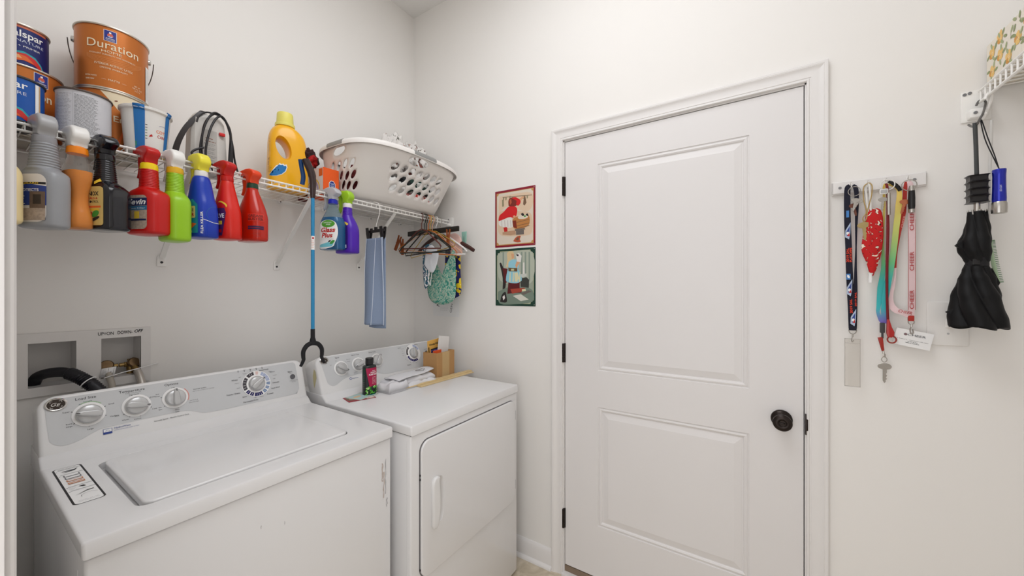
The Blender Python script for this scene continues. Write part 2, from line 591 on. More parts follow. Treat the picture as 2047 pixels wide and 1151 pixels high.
def emblem_mb(M, a=0.021):
    mb = MB()
    mb.lathe([(a + 0.003, 0.0003), (a + 0.003, 0.002), (a, 0.0032), (a - 0.002, 0.0026)], CHROME, n=36, M=M)
    mb.lathe([(a - 0.0018, 0.001), (a - 0.0018, 0.0027), (0.0005, 0.0029)], mat('emblem_dark', (58, 50, 44), 0.3, 0.5), n=36, M=M)
    fn = lambda u, v, h: M @ Vector((u, v, 0.0029 + h))
    art = Art(mb, fn)
    art.text('G', -0.0045, -0.0055, 0.017, CHROME, bold=0.0, shear=0.3)
    art.text('E', 0.0050, -0.0075, 0.015, CHROME, bold=0.0, shear=0.3)
    for k in range(4):
        art.ring(0.013 * math.cos(R(45 + 90 * k)), 0.013 * math.sin(R(45 + 90 * k)), 0.0028, 0.0036, CHROME, a0=-40 + 90 * k, a1=150 + 90 * k, n=10, lift=False)
    return mb

PI_STRETCH = None
def console_frame(rise_y, dy, dz):
    o = Vector((0, rise_y, 0.94)); ev = Vector((0, dy, dz)).normalized()
    n = Vector((1, 0, 0)).cross(ev)
    M = Matrix(((1, 0, n.x, o.x), (0, ev.y, n.y, o.y), (0, ev.z, n.z, o.z), (0, 0, 0, 1)))   # local x, v, out-of-panel
    return M

def rr(u0, v0, u1, v1, r, n=5, corners=(1, 1, 1, 1)):
    pts = []
    for (cx, cy, a, k) in ((u1, v1, 0, 0), (u0, v1, 90, 1), (u0, v0, 180, 2), (u1, v0, 270, 3)):
        rad = r if corners[k] else 0.001
        cx = cx - rad if cx == u1 else cx + rad
        cy = cy - rad if cy == v1 else cy + rad
        for q in range(n + 1):
            w = R(a + q * 90 / n)
            pts.append((cx + rad * math.cos(w), cy + rad * math.sin(w)))
    return pts

def console_mb(x0, x1, M, vtop=0.151):
    mb = MB()
    pts = rr(x0, -0.012, x1, vtop, 0.034, 7, (1, 1, 0, 0))
    mb.prism(pts, -0.095, 0.0, ENAMEL2, axis='z', r=0.009, seg=4, M=M)
    return mb

def at_panel(M, u, v, h=0.0):
    return M @ Matrix.Translation((u, v, h))

# washer
xc, yf = -1.1625, -0.80
washer = thing('washing_machine', 'white top-loading washing machine with four control knobs, nearest the doorway', 'washing machine', (xc, yf, 0))
w = 0.689
mb = MB()
mb.box((-w / 2 + 0.004, 0.006, 0.02), (w / 2 - 0.004, 0.66, 0.8785), ENAMEL, r=0.006, seg=3)
fr = plane_map((0, 0.0058, 0), (1, 0, 0), (0, 0, 1))
art = Art(mb, fr)
SC = mat('scratch_rust', (196, 182, 174), 0.6); SC2 = mat('scratch_grey', (176, 174, 176), 0.6)
def streak(u, v0, v1, wd, m, seed):
    rnd = random.Random(seed); n = 9
    L = []; Rr = []
    for i in range(n + 1):
        v = v0 + (v1 - v0) * i / n; j = (rnd.random() - 0.5) * wd * 1.2; q = wd * (0.25 + 0.6 * rnd.random())
        L.append((u + j - q, v)); Rr.append((u + j + q, v))
    art.poly(L + Rr[::-1], m)
streak(0.318, 0.70, 0.815, 0.0022, SC2, 1)
streak(0.305, 0.745, 0.805, 0.0035, SC, 2)
streak(0.311, 0.690, 0.775, 0.0030, SC, 3)
streak(0.323, 0.655, 0.685, 0.0028, SC2, 4)
for u, v in ((-0.052, 0.783), (0.003, 0.765)):
    streak(u, v, v + 0.008, 0.0012, SC2, int(u * 1000) + 99)
# pressed crease down the left side
mb.box((-w / 2 + 0.0025, 0.06, 0.06), (-w / 2 + 0.005, 0.062, 0.84), ENAMEL)
for fx in (-0.29, 0.29):
    for fy in (0.06, 0.60):
        mb.lathe([(0.022, 0), (0.022, 0.012), (0.012, 0.014), (0.012, 0.03)], BLACK, n=16, M=Matrix.Translation((fx, fy, 0)))
mb.build('cabinet', washer)
MB().box((-w / 2 + 0.007, 0.010, 0.87), (w / 2 - 0.007, 0.655, 0.8835), DGREY).build('seam', washer)
deck = deck_mb(w, 0.53, 0.675).build('top_deck', washer)
cut = MB().prism(rr(-0.2585, 0.066, 0.2315, 0.434, 0.024), 0.897, 0.935, ENAMEL, axis='z')
boolean_cut(deck, cut)
lid = MB().prism(rr(-0.249, 0.0685, 0.2275, 0.4325, 0.022), 0.8995, 0.9195, ENAMEL, axis='z', r=0.0045, seg=4)
Lm = Matrix.Rotation(R(-0.35), 4, 'Y')
lid = MB().prism(rr(-0.2465, 0.0685, 0.2275, 0.4325, 0.022), 0.8995, 0.9195, ENAMEL, axis='z', r=0.0045, seg=4, M=Matrix.Translation((0, 0, 0.9)) @ Lm @ Matrix.Translation((0, 0, -0.8985))).build('lid', washer)
for hx_ in (-0.185, 0.175):
    MB().box((hx_ - 0.015, 0.433, 0.911), (hx_ + 0.015, 0.441, 0.9175), ENAMEL2, r=0.002).build('lid_hinge', washer)

# instruction sticker on the deck
mb = MB()
art = Art(mb, plane_map((0, 0, 0.915), (1, 0, 0), (0, 1, 0)), h0=0.0003, dh=0.00012)
x0, x1, y0, y1 = -1.492 - xc, -1.443 - xc, 0.190, 0.470
art.rect(x0, y0, x1, y1, INK, r=0.010)
art.rect(x0 + 0.0035, y0 + 0.0018, x1 - 0.0035, y1 - 0.0018, WHITE, r=0.008)
def bar(v): art.rect(x0 + 0.008, v - 0.002, x1 - 0.0035, v + 0.002, LGREY, lift=False)
for v in (0.452, 0.412, 0.312, 0.282): bar(v)
art.h += art.dh
art.lines(x0 + 0.009, 0.463, x1 - 0.006, 1, 0.004, INKG, seed=4)
art.lines(x0 + 0.009, 0.457, x1 - 0.006, 1, 0.004, INK, th=0.0008, seed=5)
art.text('1', x0 + 0.0055, 0.440, 0.006, INK, sx=1.4); art.text('2', x0 + 0.0055, 0.400, 0.006, INK, sx=1.4)
art.text('3', x0 + 0.0055, 0.305, 0.006, INK, sx=1.4); art.text('4', x0 + 0.0055, 0.275, 0.006, INK, sx=1.4)
art.ell((x0 + x1) / 2, 0.436, 0.012, 0.004, INKG); art.poly([(x0 + 0.012, 0.424), (x0 + 0.034, 0.430), (x0 + 0.040, 0.445), (x0 + 0.030, 0.434)], INK)
ORG = mat('sticker_orange', (196, 132, 92), 0.6, var=0)
for i, (v, m_) in enumerate(((0.396, INKG), (0.377, INKG), (0.357, ORG), (0.336, ORG))):
    art.rect(x0 + 0.011, v - 0.007, x1 - 0.012, v + 0.007, m_, lift=False)
art.h += art.dh
for i, v in enumerate((0.396, 0.377, 0.357, 0.336)):
    art.rect(x0 + 0.013, v - 0.0045 + 0.001 * i, x1 - 0.014, v + 0.009 - 0.0025 * i, WHITE, lift=False)
art.h += art.dh
art.lines(x0 + 0.007, 0.304, x0 + 0.020, 4, 0.005, INKG, seed=6)
art.poly([(x0 + 0.022, 0.300), (x0 + 0.030, 0.302), (x0 + 0.033, 0.292), (x0 + 0.028, 0.294)], INK)
art.poly([(x0 + 0.010, 0.245), (x0 + 0.030, 0.262), (x1 - 0.008, 0.262), (x1 - 0.010, 0.259), (x0 + 0.031, 0.259)], INK)
art.ring(x0 + 0.030, 0.232, 0.0125, 0.0133, INKG, a0=20, a1=200, n=14)
art.lines(x0 + 0.009, 0.205, x1 - 0.008, 2, 0.005, INKG, seed=8)
mb.build('instruction_sticker', washer)

Mw = console_frame(0.53, 0.045, 0.143)
con = console_mb(-1.506 - xc, -0.8185 - xc, Mw).build('control_console', washer, angle=40)
mb = MB()
art = Art(mb, lambda u, v, h: Mw @ Vector((u - xc, v, h)), h0=0.0006, dh=0.00018)
pan = [(-1.486, 0.142, 0), (-1.494, 0.134, 0), (-1.489, 0.045, 1), (-1.484, 0.028, 1), (-1.470, 0.017, 1), (-1.452, 0.016, 1), (-1.432, 0.022, 1), (-1.408, 0.034, 1), (-1.385, 0.040, 1), (-1.30, 0.041, 0),
       (-1.225, 0.041, 1), (-1.195, 0.036, 1), (-1.165, 0.022, 1), (-1.140, 0.018, 1), (-1.10, 0.0165, 0), (-0.880, 0.0145, 1), (-0.862, 0.018, 1), (-0.848, 0.032, 1), (-0.846, 0.05, 0), (-0.848, 0.134, 0), (-0.856, 0.142, 0)]
art.poly(wave_panel(pan), PANELG)
T = lambda s_, u, v, sz, m_=INK, b=0.006, a='C', sx=1.08: art.text(s_, u, v - sz * 0.30, sz * 0.84, m_, align=a, bold=b, sx=sx)
T('Load Size', -1.420, 0.1325, 0.0115); T('Temperature', -1.327, 0.1325, 0.0115); T('Options', -1.236, 0.1325, 0.0115)
T('Rinses Temp Selected', -1.325, 0.1255, 0.0042, INKG)
T('PreciseFill', -1.417, 0.1225, 0.0045, INKT); T('Automatic Setting', -1.417, 0.1165, 0.0052, INKT)
for s_, u, v in (('Super', -1.457, 0.102), ('Small', -1.372, 0.104), ('Medium', -1.367, 0.068), ('Large', -1.415, 0.045), ('Tap Cold', -1.324, 0.1195), ('Cold', -1.284, 0.103),
                 ('Cool', -1.281, 0.066), ('Colors', -1.320, 0.046), ('Warm', -1.346, 0.050), ('Hot', -1.362, 0.066), ('Off', -1.2335, 0.1195)):
    T(s_, u, v, 0.0062)
for s1, s2, u, v in (('Extra', 'Large', -1.453, 0.069), ('2nd', 'Rinse', -1.272, 0.108), ('Ext', 'Spin', -1.268, 0.066), ('Auto', 'Soak', -1.228, 0.049)):
    T(s1, u, v, 0.0058); T(s2, u, v - 0.0066, 0.0058)
T('POWER WASH', -1.165, 0.103, 0.0058); T('HEAVY SOIL & STAIN CYCLE OPTIONS', -1.155, 0.097, 0.0038, INKG)
T('2nd Rinse &', -1.184, 0.069, 0.005, INKG); T('Extended Spin', -1.184, 0.063, 0.005, INKG)
for cx_, cy_, rng in ((-1.416, 0.086, (155, 215, 268, -22, 24, 88)), (-1.320, 0.085, (90, 28, -22, -80, -118, -145)), (-1.230, 0.087, (165, 218, -82, 90))):
    for a_ in rng:
        ca, sa = math.cos(R(a_)), math.sin(R(a_))
        u0_, v0_ = cx_ + 0.0315 * ca, cy_ + 0.0315 * sa * 0.95
        u1_, v1_ = cx_ + 0.036 * ca, cy_ + 0.036 * sa * 0.95
        art.poly([(u0_ - sa * 0.0007, v0_ + ca * 0.0007), (u0_ + sa * 0.0007, v0_ - ca * 0.0007), (u1_ + sa * 0.0007, v1_ - ca * 0.0007), (u1_ - sa * 0.0007, v1_ + ca * 0.0007)], INK, lift=False)
art.ring(-1.416, 0.086, 0.033, 0.0355, mat('print_green', (168, 196, 160), 0.5, var=0), 45, 115)
art.ring(-1.230, 0.087, 0.033, 0.0355, mat('print_pink', (224, 150, 140), 0.5, var=0), -25, 45)
art.rect(-1.392, 0.0205, -1.374, 0.0355, INKB); art.rect(-1.391, 0.0265, -1.375, 0.0345, WHITE)
art.ring(-1.383, 0.027, 0.004, 0.0048, INKB, 20, 160, 8)
T('HydroWave', -1.370, 0.0335, 0.0075, INKB, a='L'); T('SYSTEM ADVANCED WASH ACTION', -1.370, 0.0265, 0.0035, INKB, a='L')
T('Versatile Speed - Flexible Control Care', -1.243, 0.0275, 0.0058)
NAVY = mat('print_navy', (28, 26, 96), 0.5, var=0); SLATE = mat('print_slate', (70, 66, 72), 0.5, var=0)
LAV = mat('print_lavender', (176, 186, 214), 0.5, var=0); STEEL = mat('print_steel', (118, 142, 178), 0.5, var=0)
kx, kv = -0.996, 0.084
art.ring(kx, kv, 0.0, 0.048, WHITE, 0, 360, 40)
for a0_, a1_, m_ in ((98, 132, SLATE), (140, 204, SLATE), (212, 228, NAVY), (233, 249, NAVY), (255, 292, NAVY), (300, 315, STEEL), (322, 336, STEEL), (344, 358, STEEL), (5, 62, LAV), (76, 89, mat('print_rose', (226, 196, 190), 0.5, var=0))):
    art.ring(kx, kv, 0.0335, 0.0455, m_, a0_, a1_, 10, lift=False)
art.h += art.dh
for a_ in (110, 118, 152, 165, 180, 193, 220, 241, 265, 275, 285, 307, 329, 351, 20, 35, 50):
    ca, sa = math.cos(R(a_)), math.sin(R(a_))
    art.poly([(kx + 0.036 * ca - sa * 0.0005, kv + 0.036 * sa + ca * 0.0005), (kx + 0.036 * ca + sa * 0.0005, kv + 0.036 * sa - ca * 0.0005),
              (kx + 0.044 * ca + sa * 0.0005, kv + 0.044 * sa - ca * 0.0005), (kx + 0.044 * ca - sa * 0.0005, kv + 0.044 * sa + ca * 0.0005)], WHITE, lift=False)
T('Whites', -1.064, 0.110, 0.0072); T('Speed Wash', -0.966, 0.131, 0.0072); T('Colors', -0.938, 0.118, 0.0072); T('Delicates', -0.930, 0.0755, 0.0072)
T('Hand Wash', -0.934, 0.0555, 0.0072); T('Prewash', -0.955, 0.0375, 0.0072); T('Permanent Press', -1.022, 0.0255, 0.0078); T('Jeans', -1.040, 0.045, 0.0072); T('Towels / Sheets', -1.073, 0.062, 0.0072)
for s_, u, v in (('Light', -1.047, 0.1185), ('Medium', -1.058, 0.098), ('Heavy', -1.055, 0.080), ('Heavy', -0.945, 0.1215), ('Medium', -0.930, 0.104), ('Light', -0.934, 0.091), ('Light', -1.006, 0.0345), ('Medium', -0.985, 0.0335), ('Regular', -1.03, 0.128), ('Super', -1.008, 0.1325)):
    T(s_, u, v, 0.0046, INKG)
for i, s_ in enumerate(('Fill', 'Wash', 'Rinse', 'Spin', 'End')):
    u = -1.050 + 0.0198 * i
    T(s_, u, 0.1465 if False else 0.1415, 0.004, INK); art.ell(u, 0.1375, 0.0016, 0.0014, INK, lift=False)
T('Start', -0.873, 0.1065, 0.0095); T('Push In', -0.870, 0.100, 0.004, INKG); T('HOLD 3 SECONDS', -0.864, 0.0695, 0.0042, INKG); T('TO STOP', -0.864, 0.0645, 0.0042, INKG)
mb.build('control_panel', con)
for (u, v, a_) in ((-1.416, 0.086, 168), (-1.320, 0.085, -12), (-1.230, 0.087, 90), (kx, kv, 38)):
    knob_mb(at_panel(Mw, u - xc, v, 0.001), 0.0265 if u != kx else 0.0275, R(a_)).build('control_knob', washer)
MB().lathe([(0.0095, 0.0006), (0.0095, 0.003), (0.008, 0.004), (0.0075, 0.0032), (0.0005, 0.0036)], mat('button_grey', (98, 98, 102), 0.3), n=28, M=at_panel(Mw, -0.866 - xc, 0.085)).build('start_button', washer)
emblem_mb(at_panel(Mw, -1.474 - xc, 0.127, 0.0006) @ Matrix.Diagonal((0.85, 0.72, 1, 1))).build('emblem', washer)

# dryer
xc2, yf2 = -0.452, -0.854
w2 = 0.674
dryer = thing('clothes_dryer', 'white front-loading clothes dryer with hinged square door, beside the corner', 'dryer', (xc2, yf2, 0))
mb = MB()
mb.box((-w2 / 2 + 0.003, 0.005, 0.015), (w2 / 2 - 0.003, 0.70, 0.8795), ENAMEL, r=0.006, seg=3)
mb.box((-w2 / 2 + 0.0015, 0.022, 0.06), (-w2 / 2 + 0.004, 0.0235, 0.86), ENAMEL)
for fx in (-0.29, 0.29):
    for fy in (0.05, 0.64):
        mb.lathe([(0.020, 0), (0.020, 0.010), (0.012, 0.012), (0.012, 0.02)], BLACK, n=16, M=Matrix.Translation((fx, fy, 0)))
mb.build('cabinet', dryer)
MB().box((-w2 / 2 + 0.006, 0.008, 0.872), (w2 / 2 - 0.006, 0.69, 0.8835), DGREY).build('seam', dryer)
deck_mb(w2, 0.532, 0.715).build('top_deck', dryer)
MB().prism(rr(-0.297, 0.3705, 0.307, 0.8515, 0.040, 8), 0.0035, 0.006, mat('gap_shade_grey', (120, 117, 118), 0.6), axis='y').build('door_gap_shade', dryer)  # thin slab in darker grey, painting in the shade of the door gap
dd = MB().prism(rr(-0.294, 0.373, 0.304, 0.849, 0.038, 8), -0.006, 0.004, ENAMEL, axis='y', r=0.0035, seg=4).build('door', dryer)
cut = MB()
rings = []
for k in range(9):
    t = k / 8
    s_ = math.sqrt(max(0.0, 1 - (t * 0.98) ** 2))
    rings.append([Vector((-0.2065 + 0.024 * s_ * math.copysign(abs(math.cos(a)) ** 0.7, math.cos(a)), -0.014 + 0.018 * t, 0.617 + 0.088 * (0.4 + 0.6 * s_) * math.copysign(abs(math.sin(a)) ** 0.6, math.sin(a)))) for a in [2 * PI * q / 28 for q in range(28)]])
boolean_cut(dd, cut.loft(rings, ENAMEL))
mb = MB()
pts = [(-0.250, 0.540), (-0.2455, 0.531), (-0.235, 0.5265), (-0.226, 0.530), (-0.218, 0.548), (-0.214, 0.580), (-0.2125, 0.617), (-0.214, 0.654), (-0.218, 0.690), (-0.216, 0.703), (-0.226, 0.708), (-0.240, 0.705), (-0.248, 0.694), (-0.250, 0.680)]
mb.prism(pts, -0.0185, -0.003, ENAMEL2, axis='y', r=0.0055, seg=4)
mb.build('handle', dd)
for z in (0.445, 0.775):
    MB().box((0.3035, -0.004, z - 0.022), (0.3075, 0.004, z + 0.022), MGREY, r=0.001).build('hinge', dd)
for z in (0.41, 0.72, 0.735):
    MB().box((-0.2975, -0.001, z - 0.003), (-0.2945, 0.003, z + 0.003), BLACK).build('door_catch', dryer)

Md = console_frame(0.532, 0.054, 0.150)
con2 = console_mb(-0.788 - xc2, -0.117 - xc2, Md, 0.159).build('control_console', dryer, angle=40)
mb = MB()
art = Art(mb, lambda u, v, h: Md @ Vector((u - xc2, v, h)), h0=0.0006, dh=0.00018)
pan = [(-0.762, 0.152, 0), (-0.768, 0.145, 0), (-0.757, 0.055, 1), (-0.750, 0.036, 1), (-0.736, 0.026, 1), (-0.718, 0.027, 1), (-0.700, 0.036, 1), (-0.675, 0.046, 1), (-0.650, 0.051, 1), (-0.62, 0.0525, 0),
       (-0.55, 0.0525, 1), (-0.52, 0.048, 1), (-0.49, 0.034, 1), (-0.46, 0.0265, 1), (-0.42, 0.025, 0), (-0.17, 0.023, 1), (-0.155, 0.027, 1), (-0.146, 0.04, 1), (-0.144, 0.06, 0), (-0.146, 0.145, 0), (-0.153, 0.152, 0)]
art.poly(wave_panel(pan), PANELG)
T('Signal', -0.692, 0.143, 0.0095); T('Fabric Care', -0.603, 0.143, 0.0095); T('Extra Care', -0.512, 0.143, 0.0095)
for s_, u, v in (('Off', -0.700, 0.129), ('On', -0.655, 0.118), ('Low', -0.727, 0.115), ('Extra Low', -0.640, 0.128), ('Medium', -0.640, 0.118), ('Delicates', -0.618, 0.064), ('Easy Care', -0.618, 0.058), ('High', -0.552, 0.120)):
    T(s_, u, v, 0.0052, INKG)
art.ell(-0.648, 0.0405, 0.0055, 0.0055, INKB); art.ell(-0.648, 0.0405, 0.0035, 0.0028, WHITE)
T('DryerCare', -0.641, 0.0400, 0.0075, INKB, a='L')
k2x, k2v = -0.267, 0.103
art.ring(k2x, k2v, 0.0, 0.049, WHITE, 0, 360, 40)
art.ring(k2x, k2v, 0.035, 0.046, SLATE, 125, 188, 16, lift=False); art.ring(k2x, k2v, 0.035, 0.046, NAVY, 198, 300, 20, lift=False)
art.ring(k2x, k2v, 0.035, 0.046, LAV, 20, 80, 16)
for a_ in (135, 147, 158, 170, 210, 225, 240, 255, 270, 285):
    art.ell(k2x + 0.0405 * math.cos(R(a_)), k2v + 0.0405 * math.sin(R(a_)), 0.0012, 0.002, WHITE, lift=False)
T('Time Dry', -0.312, 0.046, 0.0072); T('Cottons', -0.350, 0.141, 0.0065); T('Easy Care', -0.235, 0.146, 0.0065)
for s_, u, v in (('More Dry', -0.330, 0.134), ('Dry', -0.335, 0.122), ('Less Dry', -0.333, 0.111), ('Damp', -0.335, 0.100), ('60', -0.325, 0.078), ('50', -0.318, 0.069), ('40', -0.30, 0.057), ('30', -0.28, 0.052), ('20', -0.262, 0.05)):
    T(s_, u, v, 0.0048, INKG)
T('Push Start', -0.175, 0.112, 0.006)
mb.build('control_panel', con2)
for (u, v, a_) in ((-0.683, 0.093, -35), (-0.597, 0.096, 200), (-0.495, 0.100, 60), (k2x, k2v, 80)):
    knob_mb(at_panel(Md, u - xc2, v, 0.001), 0.0265, R(a_)).build('control_knob', dryer)
MB().lathe([(0.0085, 0.0006), (0.0085, 0.003), (0.0075, 0.004), (0.0005, 0.0036)], mat('button_grey', (98, 98, 102)), n=28, M=at_panel(Md, -0.175 - xc2, 0.095)).build('start_button', dryer)
emblem_mb(at_panel(Md, -0.752 - xc2, 0.138, 0.0006) @ Matrix.Diagonal((0.8, 0.62, 1, 1))).build('emblem', dryer)
# yellow stain on the dryer console's left end
mb = MB()
art = Art(mb, plane_map((-0.7885 - xc2, 0, 0), (0, -1, 0), (0, 0, 1)), h0=0.0006)
art.poly([(-0.590, 1.040), (-0.577, 1.030), (-0.570, 1.005), (-0.580, 0.975), (-0.587, 0.960), (-0.593, 0.985), (-0.598, 1.01)], mat('yellow_stain', (206, 196, 150), 0.5))
mb.build('stain_mark', dryer)

# ------------------------------------------------------------------ shared little makers
def fit(art, t, u, v, cap, width, material, align='C', rot=0.0, bold=0.0, shear=0.0):
    vs_, fs, x0, w = text_geo(t, bold, shear)
    size = cap / 0.70
    art.text(t, u, v, size, material, align=align, rot=rot, bold=bold, sx=width / max(1e-6, (w - x0) * size), shear=shear)

def cyl_map(r, a0, z0=0.0, cone=0.0):
    """u along the circumference, v up; a0 = facing angle; cone: radius gain per metre of height"""
    def f(u, v, h):
        rr_ = r + cone * v + h
        a = a0 + u / r
        return Vector((rr_ * math.cos(a), rr_ * math.sin(a), z0 + v))
    return f

def wire_shelf(root, x0, x1, y_front, y_back, z, lip, sgn=1, r=0.0034, rw=0.0015, pitch=0.0254):
    """open wire decking: a deck of thin wires, front lip of two rails, back and middle rods"""
    n = int((x1 - x0) / pitch)
    mb = MB()
    for i in range(n + 1):
        x = x0 + 0.004 + i * pitch
        mb.tube([(x, y_back, z), (x, y_front - sgn * 0.002, z), (x, y_front + sgn * 0.0, z - 0.003), (x, y_front, z - lip)], rw, WIRE, n=6)
    mb.build('deck_wires', root)
    MB().tube([(x0, y_front - sgn * 0.0, z - 0.003), (x1, y_front, z - 0.003)], r, WIRE, n=10).build('upper_rail', root)
    MB().tube([(x0, y_front - sgn * 0.0, z - lip), (x1, y_front, z - lip)], r, WIRE, n=10).build('lower_rail', root)
    MB().tube([(x0, y_back, z - 0.004), (x1, y_back, z - 0.004)], r, WIRE, n=10).build('back_rod', root)
    MB().tube([(x0, (y_front + y_back) / 2, z - 0.0045), (x1, (y_front + y_back) / 2, z - 0.0045)], r, WIRE, n=10).build('middle_rod', root)

SHZ = 1.781
shelf = thing('wire_shelf', 'long white wire shelf with diagonal braces above the washer and dryer', 'shelf', (-0.81, 0, 0))
sx = 0.81
wire_shelf(shelf, -1.611 + sx, -0.014 + sx, -0.309, -0.012, SHZ, 0.020)
for bx, fz in ((-1.204, 1.478), (-0.814, 1.484), (-0.396, 1.502)):
    x = bx + sx
    mb = MB()
    d = Vector((0, -0.296, 1.762 - fz - 0.01)); L = d.length
    rings = []
    for t, wd, th in ((0, 0.0085, 0.003), (0.08, 0.0075, 0.005), (0.92, 0.0070, 0.005), (1, 0.0065, 0.003)):
        p = Vector((x, -0.008, fz + 0.012)) + d * t
        n_ = Vector((0, d.z, -d.y)).normalized()
        rings.append([p + Vector((sxx * wd, 0, 0)) + n_ * q * th for sxx, q in ((-1, -1), (1, -1), (1, 0.5), (0.6, 1), (-0.6, 1), (-1, 0.5))])
    mb.loft(rings, WIRE)
    mb.prism([(x - 0.0125, fz - 0.020), (x + 0.0125, fz - 0.020), (x + 0.0125, fz + 0.014), (x + 0.006, fz + 0.022), (x - 0.006, fz + 0.022), (x - 0.0125, fz + 0.014)], -0.004, -0.0005, WIRE, axis='y', r=0.001)
    br = mb.build('brace', shelf)
    MB().lathe([(0.0042, 0), (0.0042, 0.002), (0.003, 0.003), (0.0005, 0.0032)], DGREY, n=12, M=Matrix.Translation((x, -0.004, fz - 0.006)) @ Matrix.Rotation(R(90), 4, 'X')).build('screw', br)
for bx in (-1.40, -1.06, -0.89, -0.804, -0.60, -0.33, -0.12):
    x = bx + sx
    MB().box((x - 0.006, -0.017, SHZ - 0.014), (x + 0.006, -0.0005, SHZ + 0.004), WIRE, r=0.003).lathe([(0.003, 0), (0.003, 0.002)], MGREY, n=10, M=Matrix.Translation((x, -0.0172, SHZ - 0.010)) @ Matrix.Rotation(R(90), 4, 'X')).build('wall_clip', shelf)
mb = MB()
mb.box((-0.006 + sx, -0.335, 1.722), (-0.0005 + sx, -0.290, 1.800), WIRE, r=0.002)
mb.box((-0.030 + sx, -0.322, 1.748), (-0.004 + sx, -0.298, 1.764), WIRE, r=0.004)
mb.build('end_bracket', shelf)
for z_, y_ in ((1.735, -0.312), (1.790, -0.302)):
    MB().lathe([(0.004, 0), (0.004, 0.002), (0.0005, 0.003)], MGREY, n=12, M=Matrix.Translation((-0.006 + sx, y_, z_)) @ Matrix.Rotation(R(-90), 4, 'Y')).build('screw', shelf)

# ------------------------------------------------------------------ valve box in the wall
VB = mat('valve_box_plastic', (228, 225, 222), 0.45, var=0.015)
vb = thing('valve_box', 'white recessed laundry valve box with two openings and handwritten note on its rim', 'valve box', (-1.382, 0, 1.14))
mb = MB()
ox, oz = 1.382, -1.14
X0, X1, Z0, Z1 = -1.545, -1.234, 1.050, 1.2405
xs = [X0, -1.502, -1.408, -1.354, -1.259, X1]; zs = [Z0, 1.078, 1.2105, Z1]
for i in range(5):
    for j in range(3):
        if j == 1 and i in (1, 3): continue
        mb.box((xs[i] + ox, -0.007, zs[j] + oz), (xs[i + 1] + ox, -0.0003, zs[j + 1] + oz), VB)
mb.build('face_frame', vb)
for a, b in ((-1.502, -1.408), (-1.354, -1.259)):
    mb = MB()
    c = [(a + ox, 1.078 + oz), (b + ox, 1.078 + oz), (b + ox, 1.2105 + oz), (a + ox, 1.2105 + oz)]
    f0 = [(x, -0.006, z) for x, z in c]; f1 = [(x, 0.085, z) for x, z in c]
    mb.add(f0 + f1, [(0, 1, 5, 4), (1, 2, 6, 5), (2, 3, 7, 6), (3, 0, 4, 7), (4, 5, 6, 7)], VB)
    mb.build('recess', vb)
mb = MB()
art = Art(mb, plane_map((ox, -0.007, oz), (1, 0, 0), (0, 0, 1)))
fit(art, 'UP=ON', -1.3435, 1.2215, 0.0105, 0.036, INK, bold=0.012); fit(art, 'DOWN-', -1.2985, 1.222, 0.0105, 0.036, INK, bold=0.022); fit(art, 'OFF', -1.2645, 1.224, 0.0100, 0.022, INK, bold=0.03, shear=0.2)
mb.build('handwriting', vb)
# drain hose
def smooth_path(pts, n=8):
    P = [Vector(p) for p in pts]; out = []
    for i in range(len(P) - 1):
        p0 = P[max(i - 1, 0)]; p1 = P[i]; p2 = P[i + 1]; p3 = P[min(i + 2, len(P) - 1)]
        for q in range(n):
            t = q / n
            out.append(0.5 * ((2 * p1) + (p2 - p0) * t + (2 * p0 - 5 * p1 + 4 * p2 - p3) * t * t + (3 * p1 - p0 - 3 * p2 + p3) * t ** 3))
    out.append(P[-1])
    return out
hp = smooth_path([(-1.487, 0.05, 1.082), (-1.480, 0.03, 1.105), (-1.460, -0.01, 1.118), (-1.433, -0.045, 1.118), (-1.404, -0.075, 1.096), (-1.380, -0.10, 1.066), (-1.355, -0.12, 1.020), (-1.345, -0.13, 0.93), (-1.345, -0.135, 0.7)], 14)
rad = [0.0145 if i < 44 else (0.0185 if i % 2 else 0.0155) for i in range(len(hp))]
hose = MB().tube(hp, rad, mat('hose_black', (20, 19, 26), 0.45, var=0.1), n=18).build('drain_hose', None, angle=80)
tag(hose, 'black corrugated drain hose arching out of the left opening of the valve box', 'hose')
c = hp[62]; tdir = (hp[64] - hp[60]).normalized()
mq = tdir.to_track_quat('Z', 'Y').to_matrix().to_4x4()
MB().tube([Matrix.Translation(c) @ mq @ Vector((0.0205 * math.cos(a), 0.0205 * math.sin(a), 0)) for a in [2 * PI * k / 24 for k in range(24)]], 0.0016, WHITE, n=6, closed=True).build('tie', hose)
# valves with hoses
def tap(x, name, label, rz):
    t = thing(name, label, 'tap', (x, 0.042, 1.098))
    mb = MB()
    mb.lathe([(0.010, -0.02), (0.010, 0.006), (0.0145, 0.008), (0.0145, 0.018), (0.008, 0.021), (0.008, 0.030)], BRASS, n=20)
    Mx = Matrix.Rotation(R(90), 4, 'Y')
    mb.lathe([(0.0065, -0.028), (0.0065, -0.016), (0.009, -0.015), (0.009, 0.015), (0.0065, 0.016), (0.0065, 0.028)], BRASS, n=16, M=Matrix.Translation((0, 0, 0.012)) @ Mx)
    mb.build('valve_body', t)
    Mt = Matrix.Translation((0, -0.008, 0.012)) @ Matrix.Rotation(rz, 4, 'Z') @ Matrix.Rotation(R(68), 4, 'X')
    MB().lathe([(0.006, -0.004), (0.006, 0.012), (0.0165, 0.013), (0.018, 0.016), (0.018, 0.020), (0.015, 0.024), (0.006, 0.0245), (0.0005, 0.0245)], mat('old_bronze', (120, 98, 72), 0.35, 0.85, var=0.4, scale=90), n=22, M=Mt).build('hose_nut', t)
    return t
t1 = tap(-1.335, 'water_valve', 'aged brass valve with paper tag, left of the two in the valve box', R(-10))
